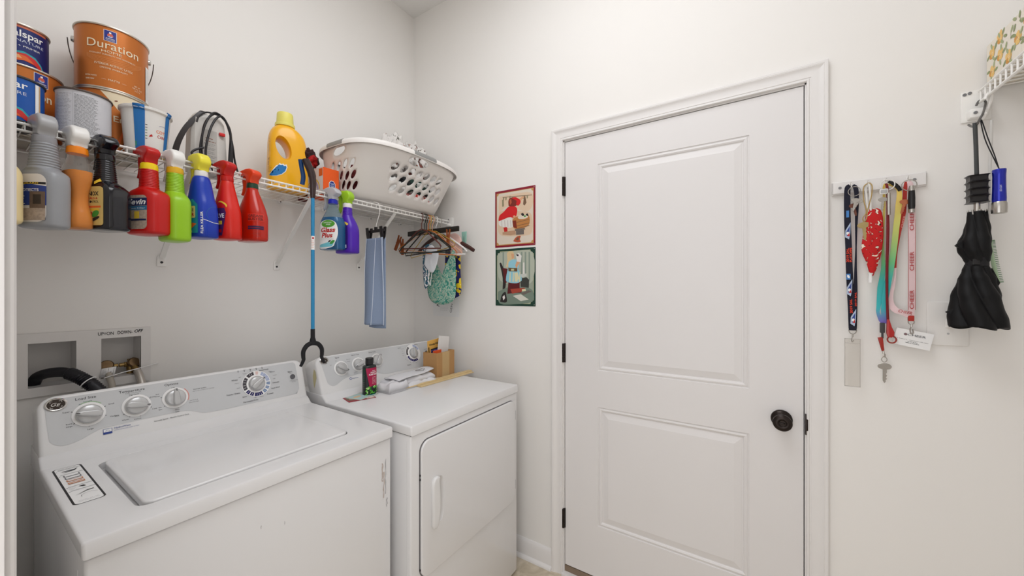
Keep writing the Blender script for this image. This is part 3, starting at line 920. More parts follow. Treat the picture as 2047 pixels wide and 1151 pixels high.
t2 = tap(-1.276, 'water_valve', 'aged brass valve with steel-sleeved hose, right of the two in the valve box', R(15))
STEELM = mat('hose_sleeve', (196, 190, 182), 0.35, 0.5)
MB().tube(smooth_path([(-0.001, -0.030, 0.004), (-0.002, -0.060, -0.014), (0.0, -0.085, -0.05), (0.0, -0.09, -0.12)]), 0.0085, mat('hose_grey', (176, 168, 156), 0.5), n=14).build('supply_hose', t1)
MB().tube(smooth_path([(0.004, -0.028, 0.006), (0.008, -0.045, -0.008)], 4), 0.0085, BRASS, n=14).build('hose_fitting', t2)
MB().tube(smooth_path([(0.008, -0.045, -0.008), (0.012, -0.066, -0.032), (0.014, -0.085, -0.07), (0.014, -0.09, -0.14)]), 0.0105, STEELM, n=16).build('supply_hose', t2)
mb = MB()
fn = plane_map((-0.024, -0.052, -0.016), (1, -0.15, 0.10), (0.18, 0, 1))
art = Art(mb, fn, h0=0)
art.rect(0, 0, 0.034, 0.030, WHITE); art.lines(0.004, 0.024, 0.014, 5, 0.004, INKG, seed=3)
art.rect(0.0165, 0.003, 0.0172, 0.027, INK, lift=False); art.rect(0.029, 0.003, 0.0295, 0.027, INK, lift=False); art.text('<', 0.023, 0.011, 0.010, INK); art.lines(0.018, 0.006, 0.029, 1, 0.004, INK, seed=9)
solidify(mb.build('paper_tag', t1), 0.0004)
tag(MB().tube([(-1.352, -0.030, 1.083), (-1.31, -0.032, 1.094), (-1.262, -0.027, 1.102), (-1.214, -0.0035, 1.108)], 0.0016, WHITE, n=8).build('plastic_rod'), 'thin white rod reaching from the paper tag across the valve box to the wall', 'rod')

# ------------------------------------------------------------------ paint cans
RIMM = mat('can_rim', (196, 188, 176), 0.3, 0.9)
def paint_can(name, label, x, y, z, r, h, body, lidm=None, bail=None, group=None, face=R(-100)):
    t = thing(name, label, 'paint can', (x, y, z), 0, group)
    rb = r - 0.0025
    MB().lathe([(rb - 0.002, 0.0), (r - 0.0005, 0.0005), (r, 0.003), (rb, 0.0055), (rb, h - 0.006), (r, h - 0.004), (r, h - 0.001), (r - 0.001, h), (r - 0.004, h), (r - 0.005, h - 0.006), (0.0005, h - 0.006)], body, n=56).build('can_body', t)
    for zc in (0.0022, h - 0.0025):
        MB().lathe([(r - 0.002, zc - 0.003), (r + 0.0004, zc - 0.002), (r + 0.0008, zc), (r + 0.0004, zc + 0.002), (r - 0.002, zc + 0.003)], lidm or RIMM, n=56).build('rim' if zc > 0.01 else 'bottom_seam', t)
    mb = MB()
    mb.lathe([(r - 0.006, h - 0.004), (r - 0.009, h - 0.001), (r - 0.014, h - 0.005), (0.0005, h - 0.005)], lidm or RIMM, n=56)
    mb.build('lid', t)
    if bail is not None:
        for sg in (-1, 1):
            a = face + sg * R(90)
            d = Vector((math.cos(a), math.sin(a), 0))
            p = d * rb + Vector((0, 0, h * 0.80))
            q = d.to_track_quat('Z', 'Y').to_matrix().to_4x4()
            MB().lathe([(0.009, -0.001), (0.009, 0.003), (0.007, 0.006), (0.0005, 0.007)], CHROME, n=16, M=Matrix.Translation(p) @ q).build('bail_ear', t)
        P = []
        for k in range(25):
            b = PI * k / 24
            e = Vector((math.cos(face - PI / 2), math.sin(face - PI / 2), 0)); f = Vector((math.cos(face + bail[1]), math.sin(face + bail[1]), 0))
            rad_ = r + 0.010
            P.append(e * rad_ * math.cos(b) * (1.0 if 2 < k < 22 else 1.0) + f * (rad_ * math.sin(b) * bail[0]) + Vector((0, 0, h * 0.80 - math.sin(b) * bail[2])))
        MB().tube(P, 0.0013, mat('bail_wire', (92, 84, 78), 0.35, 0.9), n=7).build('bail', t)
    return t

COP = mat('can_copper', (194, 112, 48), 0.32, 0.4, var=0.05, scale=6)
CREAM = mat('print_cream', (238, 222, 190), 0.5, var=0)
RED = mat('print_red', (190, 34, 30), 0.5, var=0)
EMB = mat('emblem_blue', (34, 44, 132), 0.5, var=0)
YEL = mat('print_yellow', (232, 196, 60), 0.5, var=0)
GREEN = mat('print_green2', (60, 150, 60), 0.5, var=0)
ORANGE = mat('print_orange', (228, 104, 40), 0.5, var=0)
TEAL = mat('print_teal', (40, 160, 170), 0.5, var=0)

def paint_emblem(art, u, v, s=1.0):
    art.rect(u - 0.0135 * s, v - 0.0165 * s, u + 0.0135 * s, v + 0.0165 * s, WHITE)
    art.rect(u - 0.0125 * s, v - 0.0155 * s, u + 0.0125 * s, v + 0.0155 * s, EMB)
    art.ell(u, v + 0.0012 * s, 0.0062 * s, 0.0058 * s, mat('print_sky', (170, 190, 226), 0.5, var=0))
    art.poly([(u - 0.0065 * s, v + 0.0015 * s), (u - 0.004 * s, v + 0.007 * s), (u + 0.004 * s, v + 0.007 * s), (u + 0.0065 * s, v + 0.001 * s), (u + 0.005 * s, v - 0.002 * s), (u + 0.003 * s, v + 0.001 * s),
              (u + 0.001 * s, v - 0.0028 * s), (u - 0.0015 * s, v + 0.0012 * s), (u - 0.004 * s, v - 0.002 * s)], mat('print_coral', (214, 96, 70), 0.5, var=0))
    art.rect(u - 0.0022 * s, v + 0.007 * s, u + 0.0022 * s, v + 0.0115 * s, WHITE)
    fit(art, 'SHERWIN', u, v - 0.0095 * s, 0.0028 * s, 0.018 * s, WHITE, bold=0.02)
    fit(art, 'WILLIAMS', u, v - 0.0136 * s, 0.0028 * s, 0.020 * s, WHITE, bold=0.02)

# top gallon
fc = R(-101)
c1 = paint_can('paint_can', 'copper gallon paint can with wire handle, stacked on top of another behind the white tub', -1.347, -0.117, 1.9705, 0.0825, 0.190, COP, bail=(1.0, PI, 0.120), group=None, face=fc)
mb = MB(); art = Art(mb, cyl_map(0.0800, fc), step=0.006)
paint_emblem(art, -0.004, 0.160)
fit(art, 'Duration', 0.003, 0.120, 0.0235, 0.114, CREAM, bold=0.002)
fit(art, 'HOME', -0.001, 0.1085, 0.0070, 0.042, CREAM, bold=0.01)
fit(art, 'EXCELLENT DURABILITY AND WASHABILITY', 0.002, 0.100, 0.0042, 0.100, CREAM)
fit(art, 'INTERIOR ACRYLIC LATEX', 0.004, 0.070, 0.0062, 0.082, CREAM)
fit(art, 'LIFETIME WARRANTY', 0.004, 0.060, 0.0048, 0.058, CREAM)
for k in range(5):
    P_ = []; Q_ = []
    for i in range(17):
        u = -0.055 + 0.125 * i / 16
        v = 0.098 - 0.002 * k - (0.012 + 0.003 * k) * math.sin(PI * i / 16) ** 0.8 + 0.010 * (i / 16)
        P_.append((u, v))
    for i in range(16):
        (ua, va), (ub, vb_) = P_[i], P_[i + 1]
        art.poly([(ua, va), (ub, vb_), (ub, vb_ + 0.0005), (ua, va + 0.0005)], mat('print_tan', (226, 158, 98), 0.5, var=0), lift=False)
fit(art, 'EXTRA WHITE', -0.045, 0.032, 0.0042, 0.026, CREAM, bold=0.01); fit(art, 'BASE K30W', -0.047, 0.022, 0.0038, 0.020, CREAM, bold=0.02)
fit(art, 'MATTE', 0.004, 0.026, 0.0055, 0.024, CREAM); art.rect(-0.022, 0.028, -0.012, 0.0285, CREAM, lift=False); art.rect(0.020, 0.028, 0.030, 0.0285, CREAM, lift=False)
for i in range(3): fit(art, ('NET WT', '126 FL OZ', '3.73 L')[i], 0.058, 0.034 - 0.007 * i, 0.0042, (0.018, 0.028, 0.016)[i], CREAM)
art.rect(0.0885, 0.006, 0.110, 0.120, WHITE); art.lines(0.0895, 0.112, 0.109, 22, 0.0045, INKG, seed=2)
mb.build('label', c1)
# gallon beneath it
c2 = paint_can('paint_can', 'copper and cream gallon paint can on the shelf behind the white tub, under another', -1.347, -0.117, 1.7830, 0.0825, 0.187, COP, face=fc)
mb = MB(); art = Art(mb, cyl_map(0.0800, fc), step=0.006)
art.poly([(-0.025, 0.181), (0.115, 0.181), (0.115, 0.02), (0.062, 0.02), (0.050, 0.10), (0.010, 0.135), (-0.008, 0.160)], CREAM)
BRN = mat('print_brown', (122, 62, 30), 0.6, var=0)
for u, v, a_, b_ in ((0.02, 0.150, 0.006, 0.004), (0.028, 0.144, 0.008, 0.005), (0.022, 0.136, 0.004, 0.007), (0.036, 0.138, 0.003, 0.006), (0.052, 0.140, 0.004, 0.002), (0.03, 0.128, 0.006, 0.002), (0.062, 0.128, 0.003, 0.004), (0.008, 0.158, 0.004, 0.002), (0.045, 0.150, 0.003, 0.002)):
    art.ell(u, v, a_, b_, BRN, rot=0.4, n=9, lift=False)
art.h += art.dh
fit(art, 'Emerald', 0.045, 0.095, 0.018, 0.085, CREAM, bold=0.01)
for k in range(7):
    art.poly([(0.01 + 0.012 * k, 0.03), (0.016 + 0.012 * k, 0.03), (0.03 + 0.010 * k, 0.085), (0.026 + 0.010 * k, 0.088)], (ORANGE, BRN)[k % 2], lift=False)
mb.build('label', c2)
# copper gallon at the far left, behind the blue quart
fc3 = R(-93)
c3 = paint_can('paint_can', 'copper gallon paint can with silver rim at the left end, behind blue can', -1.5275, -0.103, 1.7830, 0.0825, 0.187, COP, face=fc3)
mb = MB(); art = Art(mb, cyl_map(0.0800, fc3), step=0.006)
paint_emblem(art, 0.040, 0.160, 1.05)
fit(art, 'Duration', 0.010, 0.105, 0.0225, 0.104, CREAM, bold=0.012); fit(art, 'EXTERIOR', 0.012, 0.150, 0.004, 0.02, CREAM)
mb.build('label', c3)
# quart-size blue cans
def swirl(art, u, v, s):
    REDS = mat('print_scarlet', (206, 40, 36), 0.5, var=0)
    def blade(pts, m_): art.poly([(u + a * s, v + b * s) for a, b in pts], m_)
    blade([(-0.030, 0.000), (-0.020, 0.012), (0.000, 0.017), (0.022, 0.010), (0.036, -0.006), (0.042, -0.022), (0.030, -0.010), (0.010, 0.004), (-0.012, 0.005)], TEAL)
    blade([(-0.026, -0.004), (-0.014, 0.008), (0.004, 0.012), (0.022, 0.004), (0.034, -0.010), (0.040, -0.026), (0.020, -0.012), (0.000, -0.008), (-0.014, -0.010)], REDS)
    blade([(-0.020, -0.002), (-0.008, 0.006), (0.006, 0.004), (0.020, -0.010), (0.002, -0.008), (-0.010, -0.012)], ORANGE)
    blade([(-0.026, 0.000), (-0.018, 0.007), (-0.008, 0.004), (-0.002, -0.004), (-0.014, -0.006)], mat('print_peach', (236, 176, 120), 0.5, var=0))
NAVYC = mat('can_navy', (26, 38, 104), 0.35, 0.1, var=0.05)
BLUEC = mat('can_blue', (20, 84, 168), 0.3, 0.1, var=0.05)
fq = R(-95)
c4 = paint_can('paint_can', 'navy quart paint can with red swirl, stacked highest at the left end', -1.5255, -0.112, 1.9705, 0.0545, 0.115, NAVYC, group=None, face=fq)
mb = MB(); art = Art(mb, cyl_map(0.0520, fq), step=0.006)
art.rect(-0.08, 0.1035, 0.055, 0.1100, mat('print_rust', (200, 110, 80), 0.5, var=0))
fit(art, 'Valspar', 0.011, 0.0800, 0.0175, 0.070, WHITE, bold=0.015, align='C')
fit(art, 'SIGNATURE', 0.011, 0.0660, 0.0072, 0.072, mat('print_pale', (200, 206, 222), 0.5, var=0))
fit(art, 'PAINT + PRIMER', 0.004, 0.0530, 0.0045, 0.070, WHITE, bold=0.015)
swirl(art, 0.008, 0.026, 0.95)
mb.build('label', c4)
c5 = paint_can('paint_can', 'bright blue quart paint can with dark rim at the left end, front row', -1.5480, -0.2480, 1.7830, 0.0560, 0.114, BLUEC, lidm=DGREY, face=fq)
mb = MB(); art = Art(mb, cyl_map(0.0535, R(-93)), step=0.006)
fit(art, 'Valspar', -0.014, 0.0840, 0.0165, 0.080, WHITE, bold=0.015)
fit(art, 'SIGNATURE', -0.015, 0.0680, 0.0080, 0.078, mat('print_pale', (200, 206, 222), 0.5, var=0)); fit(art, 'ULTIMATE', -0.022, 0.059, 0.003, 0.06, WHITE)
swirl(art, -0.004, 0.024, 0.95)
art.rect(0.040, 0.008, 0.048, 0.106, WHITE); art.rect(0.048, 0.008, 0.052, 0.106, mat('print_sand', (206, 170, 130), 0.5, var=0))
mb.build('label', c5)
WCAN = mat('can_white', (206, 206, 210), 0.4, var=0.02)
c6 = paint_can('paint_can', 'white quart paint can covered in small grey print, between blue can and tub', -1.4245, -0.2420, 1.7830, 0.0545, 0.128, WCAN, lidm=mat('rim_brown', (96, 84, 78), 0.4, 0.6), face=fq)
mb = MB(); art = Art(mb, cyl_map(0.0520, R(-98)), step=0.006)
art.lines(-0.062, 0.112, -0.022, 26, 0.0038, INKG, seed=21)
art.lines(-0.018, 0.112, 0.030, 30, 0.0034, INK, seed=22, th=0.0007)
art.rect(-0.0205, 0.006, -0.0200, 0.12, LGREY, lift=False)
mb.build('label', c6)

# ------------------------------------------------------------------ white tub with blue tape
tub = thing('tub', 'white tapered plastic tub with strips of blue painter tape on wire shelf', 'tub', (-1.2985, -0.2440, 1.7830))
TUBW = mat('tub_white', (226, 224, 220), 0.35, var=0.01)
MB().lathe([(0.044, 0.0), (0.046, 0.001), (0.0555, 0.122), (0.0585, 0.124), (0.0605, 0.126), (0.0605, 0.132), (0.058, 0.134), (0.0565, 0.132), (0.054, 0.118), (0.044, 0.004), (0.0005, 0.004)], TUBW, n=48).build('tub_wall', tub)
TAPE = pat('painter_tape', [(0, (28, 108, 176)), (0.66, (30, 112, 170)), (0.72, (60, 140, 110)), (0.78, (30, 112, 170))], scale=45, rough=0.7)
mb = MB(); art = Art(mb, cyl_map(0.0460, R(-101), cone=0.0785), step=0.006, h0=0.0008)
def tapestrip(u0, u1, vt, over):
    art.poly([(u0, -0.001), (u1, 0.002), (u1 + 0.0005, vt), (u0 - 0.0005, vt)], TAPE)
    P = []
    for u in (u0, (u0 + u1) / 2, u1):
        for v, h in ((vt, 0.0008), (vt + 0.003, 0.0040), (vt + 0.012, 0.0058), (vt + 0.0145, 0.003), (vt + 0.010, -0.004)):
            P.append(art.fn(u, v, h))
    fs = [(5 * i + j, 5 * i + j + 1, 5 * i + j + 6, 5 * i + j + 5) for i in range(2) for j in range(4)]
    mb.add(P, fs, TAPE)
tapestrip(-0.024, -0.004, 0.1215, 1)
tapestrip(0.040, 0.052, 0.1215, 1)
solidify(mb.build('blue_tape', tub), 0.0005)
mb = MB(); art = Art(mb, cyl_map(0.0460, R(-101), cone=0.0785), step=0.006)
for i in range(6): art.rect(-0.003, 0.040 + 0.008 * i, 0.001, 0.0415 + 0.008 * i, (INK, GREEN, INK, GREEN, INK, INK)[i], lift=False)
fit(art, 'COTTO', 0.036, 0.064, 0.0085, 0.034, ORANGE, bold=0.01); fit(art, 'CANDY', 0.037, 0.050, 0.0085, 0.030, RED, bold=0.01)
art.ring(0.034, 0.074, 0.014, 0.0148, INKB, 40, 130, 10); art.poly([(0.004, 0.046), (0.012, 0.050), (0.010, 0.056), (0.006, 0.052)], RED)
mb.build('print', tub)

# ------------------------------------------------------------------ small appliance with its cord
APP = mat('appliance_beige', (208, 204, 198), 0.4, var=0.02)
app = thing('small_appliance', 'beige upright appliance with printed instructions and black cord looped over it', 'appliance', (-1.125, -0.175, 1.7825))
mb = MB()
sec = []
for z, a, b in ((0, 0.052, 0.036), (0.05, 0.053, 0.036), (0.14, 0.050, 0.033), (0.185, 0.046, 0.029), (0.205, 0.036, 0.022), (0.210, 0.026, 0.016)):
    sec.append([Vector((x * a, y * b, z)) for x, y in ((-1, -0.6), (-0.85, -0.9), (0.42, -1), (0.5, -0.98), (0.95, -0.75), (1, -0.5), (1, 0.8), (0.9, 1), (-0.9, 1), (-1, 0.8))])
mb.loft(sec, APP)
mb.build('housing', app, angle=25)
mb = MB(); art = Art(mb, plane_map((0, -0.0362, 0), (1, 0, 0), (0, 0.03, 1)), h0=0.0022)
art.rect(-0.022, 0.03, 0.018, 0.150, mat('label_grey', (182, 178, 172), 0.6))
art.lines(-0.015, 0.120, 0.010, 1, 0.005, BRN, seed=38, th=0.0022); art.lines(-0.016, 0.110, 0.016, 1, 0.005, BRN, seed=39, th=0.0022)
for i in range(5):
    art.ell(-0.0175, 0.100 - 0.014 * i, 0.0012, 0.0012, INK, lift=False); art.lines(-0.014, 0.101 - 0.014 * i, 0.016, 2, 0.0052, INKG, seed=40 + i, th=0.0009)
mb.build('instruction_label', app)
MB().box((0.024, -0.0405, 0.140), (0.042, -0.031, 0.152), mat('red_plastic', (206, 34, 34), 0.35), r=0.003).build('red_switch', app)
# dark curved handle band at its left
P_ = smooth_path([(-0.096, -0.020, 0.0), (-0.092, -0.02, 0.05), (-0.080, -0.02, 0.10), (-0.058, -0.02, 0.152), (-0.024, -0.02, 0.205), (-0.012, -0.015, 0.216)], 6)
rings = [[p + Vector((dx, dy, 0)) for dx, dy in ((-0.009, -0.004), (0.007, -0.007), (0.009, 0.008), (-0.007, 0.010))] for p in P_]
MB().loft(rings, mat('handle_brown', (30, 18, 17), 0.3, var=0.3, scale=14)).build('curved_handle', app)
CORD = mat('cord_black', (26, 24, 27), 0.45, var=0.05)
mb = MB()
mb.tube(smooth_path([(-0.012, -0.052, 0.006), (-0.030, -0.050, 0.05), (-0.028, -0.048, 0.12), (-0.018, -0.045, 0.17), (0.006, -0.040, 0.208), (0.030, -0.035, 0.210), (0.056, -0.036, 0.175), (0.060, -0.040, 0.10), (0.054, -0.044, 0.01)]), 0.0032, CORD, n=8)
mb.tube(smooth_path([(-0.020, -0.056, 0.0), (-0.036, -0.055, 0.06), (-0.026, -0.053, 0.14), (-0.006, -0.048, 0.196), (0.016, -0.040, 0.216), (0.044, -0.036, 0.196), (0.062, -0.038, 0.13), (0.070, -0.042, 0.06), (0.078, -0.046, 0.020)]), 0.0032, CORD, n=8)
mb.tube(smooth_path([(0.0, -0.058, 0.004), (-0.022, -0.060, 0.05), (-0.012, -0.056, 0.13), (0.010, -0.048, 0.19), (0.034, -0.040, 0.208), (0.056, -0.040, 0.16), (0.052, -0.046, 0.08), (0.046, -0.050, 0.0)]), 0.0036, CORD, n=8)
mb.tube(smooth_path([(-0.028, -0.060, 0.076), (-0.052, -0.060, 0.060), (-0.060, -0.060, 0.045), (-0.046, -0.062, 0.030), (-0.014, -0.064, 0.024), (0.006, -0.066, 0.024)]), 0.0034, CORD, n=8)
mb.tube(smooth_path([(-0.044, -0.05, 0.19 - 0.03), (-0.036, -0.048, 0.185), (-0.014, -0.044, 0.206), (0.02, -0.038, 0.211)]), 0.0028, CORD, n=8)
mb.build('power_cord', app)
mb = MB()
mb.box((0.002, -0.074, 0.014), (0.026, -0.058, 0.034), BLACK, r=0.005, seg=3)
mb.box((0.024, -0.071, 0.019), (0.040, -0.061, 0.031), BLACK, r=0.004, seg=3)
mb.build('plug', app)
MB().prism([(0.045, 0.0), (0.063, 0.0), (0.060, 0.13), (0.056, 0.13)], -0.052, -0.047, CORD, axis='y', r=0.001).build('cord_strap', app)

# ------------------------------------------------------------------ detergent bottle
def loft_fn(secs):
    """secs: (z, cx, cy, a, b, n) -> P(t, z)"""
    def at(z):
        for i in range(len(secs) - 1):
            if z <= secs[i + 1][0] or i == len(secs) - 2:
                a, b = secs[i], secs[i + 1]
                k = 0 if b[0] == a[0] else max(0, min(1, (z - a[0]) / (b[0] - a[0])))
                return [a[j] + (b[j] - a[j]) * k for j in range(6)]
    def P(t, z, h=0.0):
        _, cx, cy, a, b, n = at(z)
        c, q = math.cos(t), math.sin(t)
        return Vector((cx + (a + h) * math.copysign(abs(c) ** (2 / n), c), cy + (b + h) * math.copysign(abs(q) ** (2 / n), q), z))
    return P
def loft_body(mb, secs, material, N=48, sub=1):
    """smooth rings through the sections"""
    zz = [secs[0]]
    for i in range(len(secs) - 1):
        p0 = secs[max(i - 1, 0)]; p1 = secs[i]; p2 = secs[i + 1]; p3 = secs[min(i + 2, len(secs) - 1)]
        for q in range(1, sub + 1):
            t = q / sub
            row = [p1[0] + (p2[0] - p1[0]) * t]
            for j in range(1, 6):
                m1 = (p2[j] - p0[j]) / max(1e-6, p2[0] - p0[0]) * (p2[0] - p1[0]); m2 = (p3[j] - p1[j]) / max(1e-6, p3[0] - p1[0]) * (p2[0] - p1[0])
                if (p2[j] - p1[j]) == 0: m1 = m2 = 0
                row.append((2 * t**3 - 3 * t**2 + 1) * p1[j] + (t**3 - 2 * t**2 + t) * m1 + (-2 * t**3 + 3 * t**2) * p2[j] + (t**3 - t**2) * m2)
            zz.append(tuple(row))
    rings = []
    for s_ in zz:
        P = loft_fn([s_, (s_[0] + 1, *s_[1:])])
        rings.append([P(2 * PI * k / N, s_[0]) for k in range(N)])
    mb.loft(rings, material)
    return zz
def surf_map(zz, t0, zmid, off=0.0):
    """label map: u = arc length round the body at zmid starting at angle t0"""
    P = loft_fn(zz)
    T_ = [t0 + R(d) for d in range(-150, 151)]
    L = [0.0]
    for i in range(1, len(T_)):
        L.append(L[-1] + (P(T_[i], zmid) - P(T_[i - 1], zmid)).length)
    L0 = L[150]
    L = [x - L0 for x in L]
    import bisect
    def f(u, v, h):
        i = max(1, min(len(L) - 1, bisect.bisect_left(L, u)))
        k = (u - L[i - 1]) / max(1e-9, L[i] - L[i - 1])
        return P(T_[i - 1] + (T_[i] - T_[i - 1]) * k, v, h + off)
    return f
DET = mat('detergent_yellow', (246, 180, 18), 0.3, var=0.02, coat=0.3)
det = thing('detergent_bottle', 'large yellow laundry detergent bottle with pale yellow cap on wire shelf', 'bottle', (-0.845, -0.165, 1.7825), R(-14))
mb = MB()
secs = [(0.0, 0, 0, 0.066, 0.040, 3.2), (0.004, 0, 0, 0.072, 0.046, 3.2), (0.012, 0, 0, 0.0745, 0.0485, 3.4), (0.10, 0, 0, 0.074, 0.049, 3.4), (0.15, 0, 0, 0.072, 0.049, 3.2), (0.20, -0.002, 0, 0.069, 0.047, 3.0), (0.235, -0.004, 0, 0.062, 0.043, 2.8), (0.258, -0.008, 0, 0.047, 0.037, 2.5), (0.268, -0.010, 0, 0.034, 0.032, 2.2), (0.276, -0.010, 0, 0.031, 0.031, 2)]
zz = loft_body(mb, secs, DET, 56, 3)
body = mb.build('bottle_body', det, angle=60)
cut = MB()
rings = []
for y_, s_ in ((-0.07, 1.35), (-0.052, 1.12), (-0.040, 0.95), (-0.02, 0.85), (0.02, 0.85), (0.04, 0.95), (0.052, 1.12), (0.07, 1.35)):
    rings.append([Vector((-0.026 + 0.026 * s_ * math.cos(a) - 0.010 * math.sin(a) * s_, y_, 0.172 + 0.046 * s_ * math.sin(a))) for a in [2 * PI * k / 28 for k in range(28)]])
boolean_cut(body, cut.loft(rings, DET))
cut = MB()
rings = []
for y_, s_ in ((-0.07, 1.5), (-0.045, 1.05), (-0.02, 0.8), (0.02, 0.8), (0.05, 1.1), (0.07, 1.5)):
    rings.append([Vector((0.076 + 0.021 * s_ * math.cos(a), y_, 0.172 + 0.034 * s_ * math.sin(a))) for a in [2 * PI * k / 24 for k in range(24)]])
boolean_cut(body, cut.loft(rings, DET))
CAPY = mat('cap_pale_yellow', (238, 226, 112), 0.4, var=0.02)
mb = MB()
mb.lathe([(0.036, 0.270), (0.037, 0.273), (0.036, 0.282), (0.0305, 0.284)], CAPY, n=40, M=Matrix.Translation((-0.010, 0, 0)))
rings = []
for z, r_ in ((0.283, 0.0305), (0.285, 0.031), (0.322, 0.0290), (0.327, 0.0275), (0.328, 0.025)):
    rings.append([Vector((-0.010 + (r_ + 0.0006 * (k % 2)) * math.cos(2 * PI * k / 72), (r_ + 0.0006 * (k % 2)) * math.sin(2 * PI * k / 72), z)) for k in range(72)])
mb.loft(rings, CAPY)
mb.build('cap', det)
mb = MB(); fn0 = surf_map(zz, R(-90), 0.08); fn = lambda u, v, h: fn0(u * 1.12 - 0.008, v * 1.05 - 0.002, h); art = Art(mb, fn, step=0.008, dh=0.0006)
art.poly([(-0.062, 0.052), (-0.050, 0.048), (-0.036, 0.050), (-0.020, 0.058), (-0.008, 0.072), (-0.003, 0.090), (-0.006, 0.100), (-0.013, 0.097), (-0.016, 0.101), (-0.022, 0.098), (-0.028, 0.101), (-0.031, 0.094), (-0.038, 0.090), (-0.030, 0.086), (-0.026, 0.076), (-0.034, 0.062), (-0.048, 0.055)], WHITE)
art.poly([(-0.062, 0.0515), (-0.050, 0.0495), (-0.036, 0.0515), (-0.021, 0.060), (-0.010, 0.073), (-0.006, 0.088), (-0.008, 0.094), (-0.014, 0.092), (-0.018, 0.096), (-0.024, 0.093), (-0.029, 0.095), (-0.026, 0.086), (-0.024, 0.076), (-0.032, 0.062), (-0.046, 0.054)], mat('wave_blue', (22, 118, 186), 0.4, var=0.05))
art.lines(-0.074, 0.200, -0.060, 4, 0.006, BRN, seed=50)
fit(art, 'ACTIVE', -0.066, 0.160, 0.010, 0.03, mat('print_grey_yellow', (196, 186, 150), 0.5, var=0), rot=R(90)); fit(art, 'stain lift', -0.063, 0.105, 0.008, 0.03, BRN, rot=R(80))
art.lines(-0.072, 0.085, -0.050, 5, 0.005, BRN, seed=51)
mb.build('label', det)

# ------------------------------------------------------------------ spray bottles hanging by their triggers on the front rail
def neck_ribs(z0, z1, a, b, n_ribs, amp=0.0012, cx=0.0, n=2.2, a1=None, b1=None):
    out = []
    a1 = a1 or a; b1 = b1 or b
    for i in range(n_ribs):
        for q, e in ((0.0, 0), (0.35, amp), (0.7, 0)):
            k = (i + q) / n_ribs
            out.append((z0 + (z1 - z0) * k, cx, 0, a + (a1 - a) * k + e, b + (b1 - b) * k + e, n))
    return out

def spray_head(root, z, head, nozzle, collar, trig=None, kind='std', cr=0.0155, turn=0.0):
    trig = trig or head
    mb = MB()
    rings = []
    for zz_, r_ in ((z - 0.001, cr + 0.0005), (z + 0.002, cr + 0.0012), (z + 0.015, cr), (z + 0.018, cr - 0.003)):
        rings.append([Vector(((r_ + 0.0005 * (k % 2)) * math.cos(2 * PI * k / 48), (r_ + 0.0005 * (k % 2)) * math.sin(2 * PI * k / 48), zz_)) for k in range(48)])
    mb.loft(rings, collar).build('collar', root)
    z += 0.017
    if kind == 'std':
        pts = [(-0.0115, 0), (-0.013, 0.014), (-0.0235, 0.022), (-0.028, 0.030), (-0.026, 0.036), (-0.018, 0.044), (-0.004, 0.050), (0.014, 0.051), (0.034, 0.048), (0.050, 0.044), (0.053, 0.038), (0.052, 0.031), (0.040, 0.029), (0.022, 0.027), (0.013, 0.018), (0.0115, 0)]
    elif kind == 'blocky':
        pts = [(-0.014, 0), (-0.015, 0.012), (-0.024, 0.018), (-0.026, 0.030), (-0.020, 0.044), (-0.010, 0.053), (0.020, 0.054), (0.040, 0.050), (0.044, 0.040), (0.042, 0.032), (0.020, 0.030), (0.014, 0.018), (0.0135, 0)]
    else:  # round
        pts = [(-0.012, 0), (-0.014, 0.012), (-0.026, 0.018), (-0.034, 0.024), (-0.033, 0.032), (-0.024, 0.042), (-0.010, 0.050), (0.010, 0.052), (0.034, 0.047), (0.048, 0.041), (0.050, 0.034), (0.040, 0.029), (0.020, 0.028), (0.013, 0.016), (0.0125, 0)]
    mb = MB().prism([(x, z + q) for x, q in pts], -0.0165, 0.0165, head, axis='y', r=0.0055, seg=3)
    h = mb.build('spray_head', root, angle=50)
    h.rotation_euler = (0, 0, turn)
    MB().box((0.049, -0.0085, z + 0.030), (0.0585, 0.0085, z + 0.046), nozzle, r=0.003).build('nozzle', h)
    tp = [(0.028, 0.032), (0.041, 0.032), (0.044, 0.010), (0.040, -0.008), (0.044, -0.024), (0.050, -0.036), (0.045, -0.038), (0.037, -0.026), (0.033, -0.008), (0.034, 0.008)]
    MB().prism([(x, z + q) for x, q in tp], -0.0075, 0.0075, trig, axis='y', r=0.0015).build('trigger', h)

def spray(name, label, x, y, zb, phi, secs, body, head, nozzle, collar, zn, label_fn=None, kind='std', cr=0.0155, liquid=None, trig=None, angle=60):
    t = thing(name, label, 'spray bottle', (x, y, zb), R(90) + phi, 'spray bottles hung on the shelf rail')
    mb = MB()
    zz = loft_body(mb, secs, body, 44, 2)
    mb.build('bottle_body', t, angle=angle)
    if liquid:
        ms, top = liquid
        mb = MB()
        ins = [(max(0.002, s_[0]), s_[1], s_[2], s_[3] - 0.0012, s_[4] - 0.0012, s_[5]) for s_ in secs if s_[0] <= top]
        loft_body(mb, ins, ms, 44, 2)
        mb.build('liquid', t, angle=60)
    spray_head(t, zn, head, nozzle, collar, trig, kind, cr, R(11) - phi)
    if label_fn:
        mb = MB(); label_fn(mb, zz)
        mb.build('label', t)
    return t

